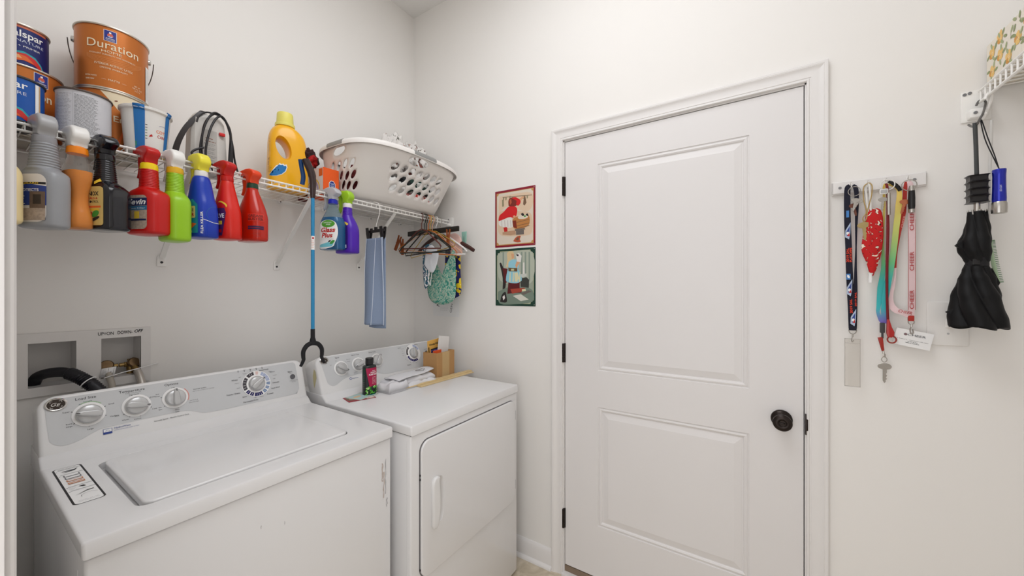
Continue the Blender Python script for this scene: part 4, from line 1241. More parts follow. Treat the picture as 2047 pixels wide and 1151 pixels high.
def std_secs(a, b, zsh=0.115, zn0=0.150, zn1=0.190, na=0.0185, nb=0.0170, n=3.4, ribs=9, cx=0.0, ntop=0.0150, amp=0.0012):
    s_ = [(0.0, cx, 0, a - 0.007, b - 0.006, n), (0.003, cx, 0, a - 0.002, b - 0.002, n), (0.010, cx, 0, a, b, n), (zsh * 0.6, cx, 0, a, b, n), (zsh, cx * 0.9, 0, a * 0.97, b * 0.98, n),
          (zsh + (zn0 - zsh) * 0.5, cx * 0.5, 0, a * 0.78, b * 0.90, 2.8), (zn0 - 0.006, cx * 0.2, 0, na + 0.004, nb + 0.003, 2.3)]
    s_ += neck_ribs(zn0, zn1, na, nb, ribs, amp, a1=ntop + 0.001, b1=ntop)
    s_.append((zn1 + 0.003, 0, 0, ntop, ntop, 2))
    return s_

B = lambda n_, c, **k: mat(n_, c, k.pop('rough', 0.34), var=0.02, coat=0.12, **k)
WH = B('spray_white', (238, 236, 232)); YEN = B('nozzle_yellow', (236, 206, 70))
side = R(90)
# cream bottle half hidden by the doorway
spray('spray_bottle', 'cream spray bottle with black head, first on the rail and half hidden', -1.571, -0.338, 1.525, R(20), std_secs(0.044, 0.028, ribs=3), B('plastic_cream', (236, 214, 160)), BLACK, BLACK, BLACK, 0.193)
# grey
def lab_grey(mb, zz):
    art = Art(mb, surf_map(zz, side, 0.08), step=0.006)
    art.rect(-0.047, 0.012, 0.036, 0.128, mat('label_pale', (232, 226, 220), 0.5, var=0.0), r=0.018)
    art.rect(-0.046, 0.102, 0.035, 0.1075, INK); fit(art, 'STONGARD', -0.010, 0.1030, 0.0040, 0.060, YEL, bold=0.02)
    art.poly([(-0.046, 0.052), (0.036, 0.052), (0.036, 0.098), (0.0, 0.103), (-0.046, 0.098)], INKB)
    fit(art, 'PROTECTS', -0.004, 0.086, 0.0060, 0.050, WHITE, bold=0.02)
    art.lines(-0.040, 0.074, -0.010, 4, 0.006, WHITE, seed=60, th=0.0015)
    art.rect(0.000, 0.045, 0.034, 0.085, mat('photo_brown', (112, 92, 78), 0.5, var=0.3, scale=120)); art.rect(0.008, 0.055, 0.026, 0.078, mat('photo_dark', (54, 44, 40), 0.5, var=0.3))
    art.rect(-0.044, 0.016, 0.034, 0.045, mat('photo_stone', (176, 158, 142), 0.6, var=0.45, scale=160))
GREYP = B('plastic_grey', (152, 154, 158)); GREYH = B('plastic_silver', (172, 172, 174))
spray('spray_bottle', 'grey spray bottle with blue and white label, at the left of the rail', -1.5035, -0.340, 1.522, R(32),
      std_secs(0.0475, 0.0275, zsh=0.130, zn0=0.150, zn1=0.210, na=0.0255, nb=0.0245, ribs=9, ntop=0.0195, amp=0.0016), GREYP, GREYH, GREYH, B('collar_grey', (150, 150, 154)), 0.210, lab_grey, kind='blocky', cr=0.0195)
# amber see-through
AMB = mat('amber_liquid', (250, 150, 44), 0.25, trans=0.15, var=0.08, scale=30, ior=1.33)
CLR = mat('clear_plastic', (236, 234, 230), 0.08, trans=0.92, var=0, ior=1.15, alpha=0.55)
am = [(0.0, 0, 0, 0.034, 0.020, 2.8), (0.004, 0, 0, 0.038, 0.023, 2.8), (0.03, 0, 0, 0.038, 0.0225, 2.8), (0.06, 0, 0, 0.028, 0.0185, 2.6), (0.09, 0, 0, 0.027, 0.018, 2.6), (0.125, 0, 0, 0.036, 0.0225, 2.6), (0.148, 0, 0, 0.037, 0.0235, 2.6), (0.165, 0, 0, 0.030, 0.022, 2.4), (0.182, 0, 0, 0.019, 0.018, 2), (0.195, 0, 0, 0.017, 0.017, 2)]
spray('spray_bottle', 'clear spray bottle of orange liquid with white head and orange collar', -1.4500, -0.338, 1.528, R(12), am, CLR, WH, WH, B('collar_orange', (250, 140, 20)), 0.195, None, kind='blocky', cr=0.0185, liquid=(AMB, 0.160))
# near-black
def lab_navy(mb, zz):
    art = Art(mb, surf_map(zz, side, 0.07), step=0.006)
    GOLD = mat('label_gold', (214, 186, 112), 0.4, var=0.05)
    art.rect(-0.034, 0.010, 0.036, 0.112, GOLD, r=0.006)
    fit(art, 'KNOX', 0.004, 0.088, 0.0105, 0.040, INK, bold=0.03); fit(art, 'BUG &', 0.008, 0.078, 0.0052, 0.026, RED, bold=0.02); fit(art, 'CONTROL', 0.006, 0.069, 0.0055, 0.036, INK, bold=0.02)
    art.rect(-0.030, 0.056, 0.030, 0.061, ORANGE); art.rect(-0.026, 0.048, 0.026, 0.054, YEL)
    art.ell(-0.006, 0.038, 0.012, 0.009, RED); art.ell(0.014, 0.040, 0.012, 0.008, GREEN, rot=0.5); art.ell(0.012, 0.026, 0.016, 0.004, INK, rot=0.4); art.ell(-0.010, 0.020, 0.014, 0.004, mat('print_olive', (96, 92, 40), 0.5, var=0))
    art.poly([(0.018, 0.118), (0.040, 0.128), (0.036, 0.136), (0.014, 0.126)], YEL)
NV = mat('plastic_ink', (14, 14, 22), 0.12, var=0.05, coat=0.3)
spray('spray_bottle', 'near-black spray bottle with gold label and ribbed neck, beside red one', -1.4000, -0.340, 1.530, R(26),
      std_secs(0.050, 0.0325, zsh=0.105, zn0=0.135, zn1=0.188, na=0.0225, nb=0.0215, ribs=9, n=4.5, ntop=0.0165, amp=0.0012), NV, NV, NV, NV, 0.190, lab_navy, kind='round', cr=0.0175)
# red with yellow collar
REDP = B('plastic_red', (194, 12, 8)); REDO = B('plastic_orange_red', (214, 28, 12))
def lab_red(mb, zz):
    art = Art(mb, surf_map(zz, side, 0.07), step=0.006)
    art.rect(-0.040, 0.012, 0.034, 0.108, mat('photo_stone', (176, 158, 142)), r=0.012)
    art.rect(-0.040, 0.078, 0.034, 0.100, mat('print_navy2', (30, 40, 84), 0.5, var=0)); fit(art, 'Sevin', 0.002, 0.082, 0.0150, 0.058, WHITE, bold=0.03, shear=0.25)
    art.rect(-0.040, 0.066, 0.034, 0.077, mat('print_steelblue', (44, 110, 150), 0.5, var=0)); fit(art, 'Insect Killer', 0.002, 0.069, 0.0045, 0.055, WHITE)
    art.rect(-0.004, 0.042, 0.012, 0.062, YEL); art.rect(-0.038, 0.036, 0.032, 0.041, mat('print_navy2', (30, 40, 84)))
spray('spray_bottle', 'red spray bottle with yellow collar and ribbed neck, beside the lime green one', -1.3135, -0.340, 1.530, R(24),
      std_secs(0.052, 0.0335, zsh=0.110, zn0=0.138, zn1=0.188, na=0.0215, nb=0.0205, ribs=11, ntop=0.0185, amp=0.0010), REDP, REDP, YEN, B('collar_yellow', (250, 214, 20)), 0.189, lab_red, kind='std', cr=0.0185)
# lime green
spray('spray_bottle', 'lime green spray bottle with white head and gold collar on shelf rail', -1.2560, -0.340, 1.517, R(8),
      std_secs(0.046, 0.0300, zsh=0.120, zn0=0.150, zn1=0.205, na=0.0225, nb=0.0215, ribs=12, ntop=0.0185, amp=0.0010), B('plastic_lime', (150, 200, 30)), WH, YEN, B('collar_gold', (226, 176, 30)), 0.206, None, kind='blocky', cr=0.0190)
# blue with yellow head
def lab_blue(mb, zz):
    art = Art(mb, surf_map(zz, side, 0.07), step=0.006)
    art.poly([(-0.046, 0.012), (0.030, 0.012), (0.030, 0.100), (0.012, 0.118), (-0.046, 0.112)], mat('print_sea', (24, 128, 150), 0.5, var=0.25, scale=60))
    art.rect(-0.036, 0.058, 0.022, 0.096, mat('label_tan', (216, 190, 130), 0.5, var=0), r=0.004); fit(art, 'HOME', -0.008, 0.079, 0.010, 0.050, INK, bold=0.03); fit(art, 'FOGGER', -0.008, 0.064, 0.010, 0.052, RED, bold=0.03)
    art.poly([(-0.010, 0.030), (0.012, 0.044), (0.026, 0.040), (0.010, 0.028)], ORANGE); art.ell(-0.024, 0.044, 0.010, 0.008, GREEN)
    art.rect(-0.010, 0.014, 0.010, 0.020, mat('print_pale', (200, 206, 222)))
    a2 = Art(mb, surf_map(zz, R(180), 0.07), step=0.006)
    for i in range(16):
        u = -0.024 + 0.0032 * i
        a2.rect(u, 0.054 - 0.0009 * i * (i < 8) - 0.0072 * (i >= 8), u + 0.0032, 0.0555 - 0.0009 * i * (i < 8) - 0.0072 * (i >= 8), WHITE, lift=False)
    fit(a2, 'FLEA KILLER', -0.0235, 0.045, 0.006, 0.068, WHITE, rot=R(90), bold=0.02)
    a2.ring(0.012, 0.072, 0.026, 0.0268, mat('print_steelblue', (44, 110, 150)), 60, 300, 24)
spray('spray_bottle', 'blue spray bottle with yellow head, between lime green and plain red ones', -1.1920, -0.340, 1.535, R(16),
      [(0.0, 0, 0, 0.043, 0.0285, 3.2), (0.004, 0, 0, 0.048, 0.0325, 3.2), (0.06, 0, 0, 0.047, 0.0325, 3.2), (0.105, 0, 0, 0.043, 0.031, 3.0), (0.130, 0, 0, 0.034, 0.0275, 2.8), (0.160, 0, 0, 0.0275, 0.0255, 2.6), (0.188, 0, 0, 0.0215, 0.0215, 2.2), (0.196, 0, 0, 0.0165, 0.0165, 2)],
      B('plastic_blue', (8, 54, 172)), B('plastic_yellow', (238, 226, 60)), YEN, WH, 0.196, lab_blue, kind='blocky', cr=0.0165)
# red, text ending in VE
def lab_red2(mb, zz):
    art = Art(mb, surf_map(zz, side, 0.07), step=0.006)
    art.ell(0.020, 0.112, 0.020, 0.010, YEL, rot=-0.3); art.ell(0.016, 0.109, 0.020, 0.009, REDP, rot=-0.3)
    art.poly([(-0.044, 0.010), (0.020, 0.010), (0.034, 0.084), (0.030, 0.100), (-0.044, 0.100)], mat('print_plum', (70, 30, 90), 0.5, var=0.1)); fit(art, 'RESOLVE', -0.004, 0.068, 0.0135, 0.064, WHITE, bold=0.03)
    art.rect(-0.040, 0.046, 0.020, 0.058, YEL); art.rect(-0.040, 0.020, 0.018, 0.030, REDP)
spray('spray_bottle', 'plain red spray bottle with all-red head, right of the blue one', -1.1230, -0.340, 1.538, R(14),
      [(0.0, 0, 0, 0.043, 0.026, 2.8), (0.004, 0, 0, 0.048, 0.030, 2.8), (0.05, 0, 0, 0.0475, 0.030, 2.8), (0.09, 0, 0, 0.043, 0.0295, 2.8), (0.125, 0, 0, 0.033, 0.027, 2.6), (0.16, 0, 0, 0.024, 0.022, 2.4), (0.188, 0, 0, 0.0185, 0.0180, 2.1), (0.195, 0, 0, 0.0165, 0.0165, 2)],
      REDO, REDP, B('nozzle_blue', (40, 60, 130)), REDP, 0.195, lab_red2, kind='std', cr=0.0168)
# see-through red with dark green collar
REDL = mat('red_liquid', (206, 34, 10), 0.2, trans=0.2, var=0.06, scale=20, coat=0.2)
def lab_red3(mb, zz):
    art = Art(mb, surf_map(zz, R(150), 0.07), step=0.006)
    DR = mat('print_darkred', (112, 28, 24), 0.5, var=0)
    art.rect(-0.032, 0.066, 0.022, 0.092, mat('label_redpale', (206, 48, 34), 0.3, var=0))
    fit(art, 'GREASE', -0.006, 0.080, 0.0085, 0.050, DR, bold=0.03); fit(art, 'BUSTER', -0.006, 0.069, 0.0085, 0.050, DR, bold=0.03)
    art.rect(-0.032, 0.038, 0.020, 0.050, mat('print_indigo', (44, 26, 70), 0.5, var=0)); art.rect(-0.030, 0.0435, 0.018, 0.0445, RED)
    art.lines(-0.030, 0.034, 0.020, 5, 0.005, DR, seed=77)
spray('spray_bottle', 'translucent red spray bottle with dark green collar, last of the left-hand row', -1.0480, -0.340, 1.540, R(14),
      [(0.0, 0, 0, 0.049, 0.026, 3), (0.004, 0, 0, 0.054, 0.030, 3), (0.02, 0, 0, 0.055, 0.031, 3), (0.075, 0, 0, 0.055, 0.031, 3), (0.105, 0, 0, 0.048, 0.030, 2.8), (0.135, 0, 0, 0.036, 0.026, 2.6), (0.16, 0, 0, 0.025, 0.021, 2.4), (0.178, 0, 0, 0.018, 0.0175, 2), (0.186, 0, 0, 0.0165, 0.0165, 2)],
      REDL, B('plastic_orange2', (230, 66, 20)), BLACK, B('collar_green', (18, 60, 38)), 0.186, lab_red3, kind='std', cr=0.0160)
# glass cleaner
CLB = mat('clear_blue', (150, 200, 224), 0.08, trans=0.9, var=0, ior=1.15, alpha=0.5)
BLL = mat('blue_liquid', (26, 110, 168), 0.12, trans=0.35, var=0.05, coat=0.5)
def lab_glass(mb, zz):
    art = Art(mb, surf_map(zz, side, 0.08), step=0.006)
    pts = [(-0.044, 0.008), (0.020, 0.010), (0.034, 0.030), (0.044, 0.062), (0.042, 0.098), (0.030, 0.116), (0.004, 0.122), (-0.030, 0.116), (-0.046, 0.090)]
    art.poly(wave_panel([(*p, 1) for p in pts], 4), WHITE)
    art.ell(0.002, 0.106, 0.032, 0.0155, mat('oval_green', (84, 160, 50), 0.5, var=0.1)); fit(art, 'AMMONIA', 0.0, 0.108, 0.0050, 0.040, WHITE, bold=0.01); fit(art, 'FREE', 0.004, 0.100, 0.0050, 0.020, WHITE, bold=0.01)
    fit(art, 'Glass', 0.002, 0.072, 0.0180, 0.066, RED, bold=0.035, shear=0.2); fit(art, 'Plus', -0.002, 0.050, 0.0180, 0.052, RED, bold=0.035, shear=0.2)
    art.lines(-0.036, 0.045, 0.034, 2, 0.005, INKG, seed=80)
    art.poly([(-0.040, 0.010), (0.020, 0.012), (0.028, 0.024), (0.004, 0.030), (-0.040, 0.020)], mat('print_aqua', (120, 200, 214), 0.5, var=0.1)); art.ell(0.022, 0.030, 0.012, 0.006, GREEN, rot=0.6); art.ell(0.010, 0.034, 0.007, 0.003, INK, rot=0.5)
spray('spray_bottle', 'clear bottle of blue glass cleaner with blue collar, beside the purple bottle', -0.7480, -0.336, 1.538, R(20),
      [(0.0, 0, 0, 0.047, 0.029, 3), (0.004, 0, 0, 0.052, 0.033, 3), (0.06, 0, 0, 0.052, 0.033, 3), (0.11, 0, 0, 0.050, 0.033, 3), (0.135, 0, 0, 0.040, 0.030, 2.8), (0.16, 0, 0, 0.026, 0.024, 2.4), (0.186, 0, 0, 0.018, 0.018, 2), (0.194, 0, 0, 0.0165, 0.0165, 2)],
      CLB, mat('frosted_white', (214, 216, 222), 0.25, trans=0.3, var=0.02), mat('frosted_white', (214, 216, 222)), B('collar_blue', (22, 34, 170)), 0.194, lab_glass, kind='round', cr=0.0175, liquid=(BLL, 0.135))
PUR = B('plastic_purple', (72, 16, 168))
def lab_pur(mb, zz):
    art = Art(mb, surf_map(zz, side, 0.08), step=0.006)
    art.rect(-0.036, 0.014, 0.032, 0.120, mat('label_indigo', (46, 14, 110), 0.4, var=0.1), r=0.010)
    art.ell(0.018, 0.124, 0.020, 0.0075, YEL, rot=-0.2); art.ell(0.010, 0.120, 0.018, 0.006, mat('label_indigo', (46, 14, 110)), rot=-0.2)
    fit(art, 'AWESOME', 0.008, 0.068, 0.0110, 0.074, WHITE, rot=R(90), bold=0.03); art.rect(-0.020, 0.020, 0.026, 0.034, mat('print_pale', (200, 206, 222)))
spray('spray_bottle', 'purple spray bottle with lime green head, last on the rail before the towel', -0.6920, -0.352, 1.528, R(10),
      [(0.0, 0, 0, 0.046, 0.028, 3), (0.004, 0, 0, 0.051, 0.032, 3), (0.06, 0, 0, 0.051, 0.032, 3), (0.10, 0, 0, 0.049, 0.032, 3), (0.13, 0, 0, 0.038, 0.028, 2.8), (0.155, 0, 0, 0.024, 0.022, 2.4)] + neck_ribs(0.165, 0.195, 0.019, 0.019, 5, 0.0008, a1=0.017, b1=0.017) + [(0.198, 0, 0, 0.0165, 0.0165, 2)],
      PUR, B('plastic_lime2', (160, 206, 40)), YEN, WH, 0.197, lab_pur, kind='blocky', cr=0.0172)

# ------------------------------------------------------------------ laundry basket
BSK = mat('basket_plastic', (238, 234, 230), 0.4, var=0.012, scale=12)
GRIP = mat('grip_grey', (150, 150, 148), 0.55, var=0.03)
BB_, BT_ = (-0.355, -0.175, 0.03, 1.7925, 0.285, 0.145, 3.2), (-0.371, -0.262, 0.036, 2.005, 0.328, 0.225, 3.0)
bx_, by_, bz_ = -0.365, -0.20, 1.7855
def bsurf(t, s, off=0.0):
    xc, yc, yaw, z, a, b, n = [p + (q - p) * s for p, q in zip(BB_, BT_)]
    if s < 0.12:                                   # rounded foot
        k = 1 - s / 0.12
        a -= 0.020 * (1 - math.sqrt(max(0, 1 - k * k))); b -= 0.020 * (1 - math.sqrt(max(0, 1 - k * k)))
    a += off; b += off
    c, q = math.cos(t), math.sin(t)
    u = a * math.copysign(abs(c) ** (2 / n), c); v = b * math.copysign(abs(q) ** (2 / n), q)
    return Vector((xc + u * math.cos(yaw) - v * math.sin(yaw) - bx_, yc + u * math.sin(yaw) + v * math.cos(yaw) - by_, z - bz_))
NT = 1440
arc = [0.0]
_p = bsurf(0, 0.55)
for i in range(1, NT + 1):
    q_ = bsurf(2 * PI * i / NT, 0.55); arc.append(arc[-1] + (q_ - _p).length); _p = q_
LEN = arc[-1]
def t_of(l):
    import bisect
    l = l % LEN
    i = max(1, bisect.bisect_left(arc, l)); k = (l - arc[i - 1]) / (arc[i] - arc[i - 1])
    return 2 * PI * (i - 1 + k) / NT
def l_of(deg): return arc[int(round((deg % 360) * NT / 360))]
HB = 0.235
holes = []
def hole(l, s, a, b, tilt=0.25):
    holes.append([(l + a * math.cos(w) + b * math.sin(w) * tilt, s * HB + b * math.sin(w)) for w in [2 * PI * k / 14 for k in range(14)]])
for row in ([(178, .64), (182, .62), (190, .64), (200, .64)], [(185, .44), (194, .42), (204, .44)], [(189, .26), (198, .24), (209, .24)]):
    for d_, s_ in row: hole(l_of(d_), s_, 0.0105, 0.0195)
L0 = [l_of(d_) for d_ in (252, 260, 266, 270.5, 274, 281, 288)]
for r_i, s_ in enumerate((0.69, 0.50, 0.31)):
    a0, a1 = l_of((252, 254, 257)[r_i]), l_of((288, 294, 302)[r_i])
    for k in range(7):
        l_ = a0 + (a1 - a0) * (k / 6)
        hole(l_, s_, 0.0165, 0.0172, 0.45)
holes.append([(l_of(182) + 0.034 * math.cos(w) + 0.008 * math.sin(w), 0.895 * HB + 0.0185 * math.sin(w)) for w in [2 * PI * k / 20 for k in range(20)]])
holes.append([(l_of(268.3) + 0.060 * math.cos(w) + 0.008 * math.sin(w), 0.885 * HB + 0.0190 * math.sin(w)) for w in [2 * PI * k / 22 for k in range(22)]])
# matching holes on the wall side
for k in range(7):
    for s_ in (0.31, 0.5, 0.69):
        hole(l_of(60) + 0.036 * k, s_, 0.0135, 0.0145)
        hole(l_of(98) + 0.036 * k, s_, 0.0135, 0.0145)
def inside(p, poly):
    c = False
    for i in range(len(poly)):
        (x1, y1), (x2, y2) = poly[i], poly[i - 1]
        if (y1 > p[1]) != (y2 > p[1]) and p[0] < (x2 - x1) * (p[1] - y1) / (y2 - y1) + x1: c = not c
    return c
pts2 = []; ed = []
NU, NV_ = 150, 16
bbox = [(min(p[0] for p in h_) - 0.003, max(p[0] for p in h_) + 0.003, min(p[1] for p in h_) - 0.003, max(p[1] for p in h_) + 0.003) for h_ in holes]
for i in range(NU + 1):
    for j in range(NV_ + 1):
        p = (LEN * i / NU, HB * j / NV_)
        if 0 < j < NV_ and 0 < i < NU and any(b[0] < p[0] < b[1] and b[2] < p[1] < b[3] for b in bbox): continue
        pts2.append(Vector(p))
for h_ in holes:
    o_ = len(pts2); n_ = len(h_)
    pts2 += [Vector(p) for p in h_]; ed += [(o_ + k, o_ + (k + 1) % n_) for k in range(n_)]
vo, eo, fo, *_ = delaunay_2d_cdt(pts2, ed, [], 0, 1e-6)
vs3 = [bsurf(t_of(v[0]) if v[0] < LEN - 1e-6 else 2 * PI, v[1] / HB) for v in vo]
fs3 = []
for f in fo:
    cx_ = sum(vo[i][0] for i in f) / 3; cy_ = sum(vo[i][1] for i in f) / 3
    if any(b[0] < cx_ < b[1] and b[2] < cy_ < b[3] and inside((cx_, cy_), h_) for b, h_ in zip(bbox, holes)): continue
    fs3.append(list(f))
basket = thing('laundry_basket', 'white plastic laundry basket with oval holes and grey grips, on right end of shelf', 'basket', (bx_, by_, bz_))
mb = MB().add(vs3, fs3, BSK)
ring0 = [bsurf(2 * PI * k / 96, 0.0) for k in range(96)]
mb.add(ring0, [tuple(range(96))], BSK)
solidify(mb.build('basket_wall', basket, angle=60), 0.0028, -1)
RIMP = [(-0.0015, -0.016), (0.0, -0.004), (0.003, 0.001), (0.010, 0.004), (0.018, 0.003), (0.0235, -0.002), (0.0255, -0.010), (0.0250, -0.020), (0.0235, -0.020), (0.0230, -0.010), (0.0205, -0.004), (0.010, 0.0008), (0.004, -0.003), (0.0015, -0.016)]
def rim_ring(deg, prof, dz=0.0):
    t = R(deg)
    return [bsurf(t, 1.0, o_ - 0.012) + Vector((0, 0, z_ + dz + 0.012)) for o_, z_ in prof]
MB().loft([rim_ring(360 * k / 180, RIMP) for k in range(180)], BSK, closed_v=True, caps=False).build('rim', basket, angle=50)
GP = [(0.006, -0.002), (0.009, 0.0062), (0.018, 0.0055), (0.0250, -0.0005), (0.0272, -0.010), (0.026, -0.017), (0.020, -0.006)]
for d0, d1 in ((175.5, 187.5), (262.5, 273.8), (355, 362), (88, 98)):
    MB().loft([rim_ring(d0 + (d1 - d0) * k / 16, GP) for k in range(17)], GRIP).build('grip', basket)

# clothes in the basket: crumpled cloth
def cloth_lump(name, label, cat, x, y, z, sx_, sy_, sz_, material, seed, amp=0.30, freq=2.6, rz=0.0, group='clothes in the laundry basket', sub=5):
    bm = bmesh.new(); bmesh.ops.create_icosphere(bm, subdivisions=sub, radius=1)
    off = Vector((seed * 3.1, seed * 7.7, seed * 1.3))
    for v in bm.verts:
        d = v.co.normalized()
        f_ = noise.noise(d * freq + off) * amp - abs(noise.noise(d * freq * 1.7 + off)) * amp * 1.1 + 0.16 + noise.noise(d * freq * 5 + off) * amp * 0.10
        v.co = d * (0.82 + f_)
        v.co = Vector((v.co.x * sx_, v.co.y * sy_, max(v.co.z, -0.75) * sz_))
    mb = MB().addbm(bm, material)
    o = mb.build(name, None, angle=180)
    o.location = (x, y, z); o.rotation_euler = (0, 0, rz)
    return tag(o, label, cat, group)
FLORAL = pat('cloth_white_print', [(0, (126, 70, 62)), (0.36, (120, 118, 110)), (0.40, (232, 228, 224)), (0.66, (232, 228, 224)), (0.70, (150, 96, 60)), (0.735, (226, 222, 218))], scale=26, rough=0.9, distort=0.8, bump=0.2)
STRIPE = pat('cloth_red_stripe', [(0, (206, 62, 48)), (0.5, (238, 226, 220))], scale=18, kind='wave', distort=1.2, rough=0.9)
cloth_lump('pillowcase', 'white cloth with red and green sprigs heaped highest in the laundry basket', 'clothes', -0.272, -0.128, 2.118, 0.090, 0.074, 0.122, FLORAL, 3, amp=0.42, freq=2.8)
cloth_lump('pillowcase', 'white sprigged cloth bundle lower in the basket, toward the corner', 'clothes', -0.122, -0.128, 2.105, 0.084, 0.078, 0.125, FLORAL, 5, amp=0.42, freq=2.8)
cloth_lump('striped_shirt', 'red and white striped cloth seen through the lower right holes of the basket', 'clothes', -0.235, -0.235, 1.850, 0.125, 0.085, 0.062, STRIPE, 8)
cloth_lump('dark_shirt', 'black and green cloth seen through the upper right holes of the basket', 'clothes', -0.260, -0.262, 1.925, 0.135, 0.060, 0.050, pat('cloth_dark', [(0, (20, 22, 24)), (0.52, (40, 66, 58)), (0.60, (210, 210, 206))], scale=10, rough=0.9), 11)
cloth_lump('maroon_towel', 'dark red cloth filling the left end of the laundry basket', 'clothes', -0.540, -0.205, 1.880, 0.105, 0.105, 0.090, mat('cloth_maroon', (92, 26, 24), 0.95, var=0.35, scale=30, bump=0.3), 14)
cloth_lump('pale_sheet', 'plain white cloth between red and dark clothes in the laundry basket', 'clothes', -0.400, -0.270, 1.870, 0.075, 0.075, 0.075, mat('cloth_white', (228, 226, 222), 0.9, bump=0.2), 17)
cloth_lump('winter_glove', 'dark red and black cloth sticking out behind the left end of the basket', 'clothes', -0.700, -0.064, 1.985, 0.056, 0.030, 0.048, pat('cloth_redblack', [(0, (52, 14, 16)), (0.50, (40, 12, 14)), (0.56, (186, 24, 26))], scale=9, rough=0.8), 21, rz=0.4, group=None)
# what holds that cloth up: a tall roll standing on the shelf behind the box
tag(MB().lathe([(0.004, 0), (0.024, 0.001), (0.024, 0.158), (0.004, 0.159)], mat('cloth_maroon', (92, 26, 24)), n=24, M=Matrix.Translation((-0.728, -0.070, 1.784))).build('rolled_cloth'), 'dark red rolled cloth standing behind the orange box, mostly hidden', 'cloth')

# ------------------------------------------------------------------ orange soda box
ORB = mat('box_orange', (238, 92, 20), 0.5, var=0.02)
bxo = thing('carton', 'orange and white carton with blue badge between the detergent and laundry basket', 'box', (-0.714, -0.205, 1.7840))
mb = MB().box((-0.036, -0.062, 0), (0.036, 0.062, 0.116), ORB, r=0.0012, seg=1); mb.build('carton_body', bxo)
mb = MB(); art = Art(mb, plane_map((0, -0.062, 0), (1, 0, 0), (0, 0, 1)))
bdg = [(0.004 + a * 0.0135 * math.cos(w), 0.045 + a * 0.0185 * math.sin(w)) for w, a in [(2 * PI * k / 8 + 0.39, 1.0) for k in range(8)]]
art.poly([(0.004 + (u - 0.004) * 1.18, 0.045 + (v - 0.045) * 1.14) for u, v in bdg], WHITE); art.poly(bdg, EMB)
fit(art, 'PURE', 0.004, 0.048, 0.0062, 0.016, mat('print_sky', (170, 190, 226)), bold=0.03); fit(art, 'SODA', 0.004, 0.039, 0.0062, 0.016, mat('print_sky', (170, 190, 226)), bold=0.03)
art.poly([(-0.004, 0.020), (0.006, 0.018), (0.010, 0.004), (0.002, 0.004), (0.0, 0.014)], RED); art.rect(-0.006, 0.001, 0.008, 0.008, EMB)
mb.build('front_print', bxo)
mb = MB(); art = Art(mb, plane_map((-0.036, 0, 0), (0, -1, 0), (0, 0, 1)))
art.rect(-0.061, 0.002, 0.061, 0.114, mat('box_pale', (226, 224, 230), 0.5, var=0))
LIL = mat('print_lilac', (168, 166, 206), 0.5, var=0)
art.ring(-0.015, 0.025, 0.030, 0.042, LIL, 0, 180, 18); art.ring(-0.015, 0.025, 0.046, 0.052, YEL, 0, 180, 18); art.ring(-0.015, 0.025, 0.010, 0.020, LIL, 0, 180, 14); art.rect(0.030, 0.08, 0.058, 0.112, ORANGE)
mb.build('side_print', bxo)

# ------------------------------------------------------------------ reaching tool
reach = thing('reacher_grabber', 'reaching tool with blue shaft, dark handle and open black jaws, hung on the rail', 'reaching tool', (-0.8420, -0.352, 1.10))
HB2 = mat('handle_maroon_black', (44, 22, 22), 0.3, var=0.2, coat=0.3)
CY = mat('shaft_blue', (28, 138, 190), 0.3, var=0.03, coat=0.3)
mb = MB()
path = [Vector(p) for p in ((0.0, 0, 0.634), (0.0, 0, 0.66), (0.0005, 0, 0.70), (-0.004, 0.004, 0.735), (-0.014, 0.010, 0.765), (-0.020, 0.012, 0.778), (-0.022, 0.013, 0.785))]
mb.tube(smooth_path(path, 5), [0.0085 + 0.0045 * min(1, i / 10) + (0.0015 if i > 12 else 0) - (0.004 if i > 28 else 0) for i in range(31)], HB2, n=14, flat=0.9)
mb.build('handle', reach)
MB().tube(smooth_path([(-0.020, 0.040, 0.690), (-0.018, 0.036, 0.72), (-0.024, 0.036, 0.755), (-0.030, 0.034, 0.785)], 5), 0.0085, mat('trigger_blue', (20, 66, 122), 0.35), n=12).build('trigger', reach)
MB().tube([(0, 0, 0.112), (0, 0, 0.640)], 0.0068, CY, n=18).build('shaft', reach)
mb = MB(); art = Art(mb, cyl_map(0.0068, R(-110)), step=0.002)
art.rect(-0.009, 0.43, 0.009, 0.485, WHITE); art.ell(0.0, 0.476, 0.0035, 0.004, RED); art.lines(-0.006, 0.465, 0.006, 5, 0.0065, ORANGE, seed=90, th=0.001)
mb.build('sticker', reach)
mb = MB()
mb.tube([(0, 0, 0.055), (0, 0, 0.072), (0, 0, 0.085), (0, 0, 0.118)], [0.013, 0.0115, 0.0080, 0.0078], BLACKM, n=16)
mb.build('jaw_hub', reach)
for sg in (-1, 1):
    P_ = smooth_path([(0.0, 0, 0.064), (sg * 0.022, 0, 0.056), (sg * 0.036, 0, 0.036), (sg * 0.037, 0, 0.014), (sg * 0.036, 0, 0.002), (sg * 0.042, 0, -0.012), (sg * 0.048, 0, -0.022)], 5)
    MB().tube(P_, [0.0095 - 0.0045 * i / (len(P_) - 1) for i in range(len(P_))], BLACKM, n=12).build('jaw', reach)

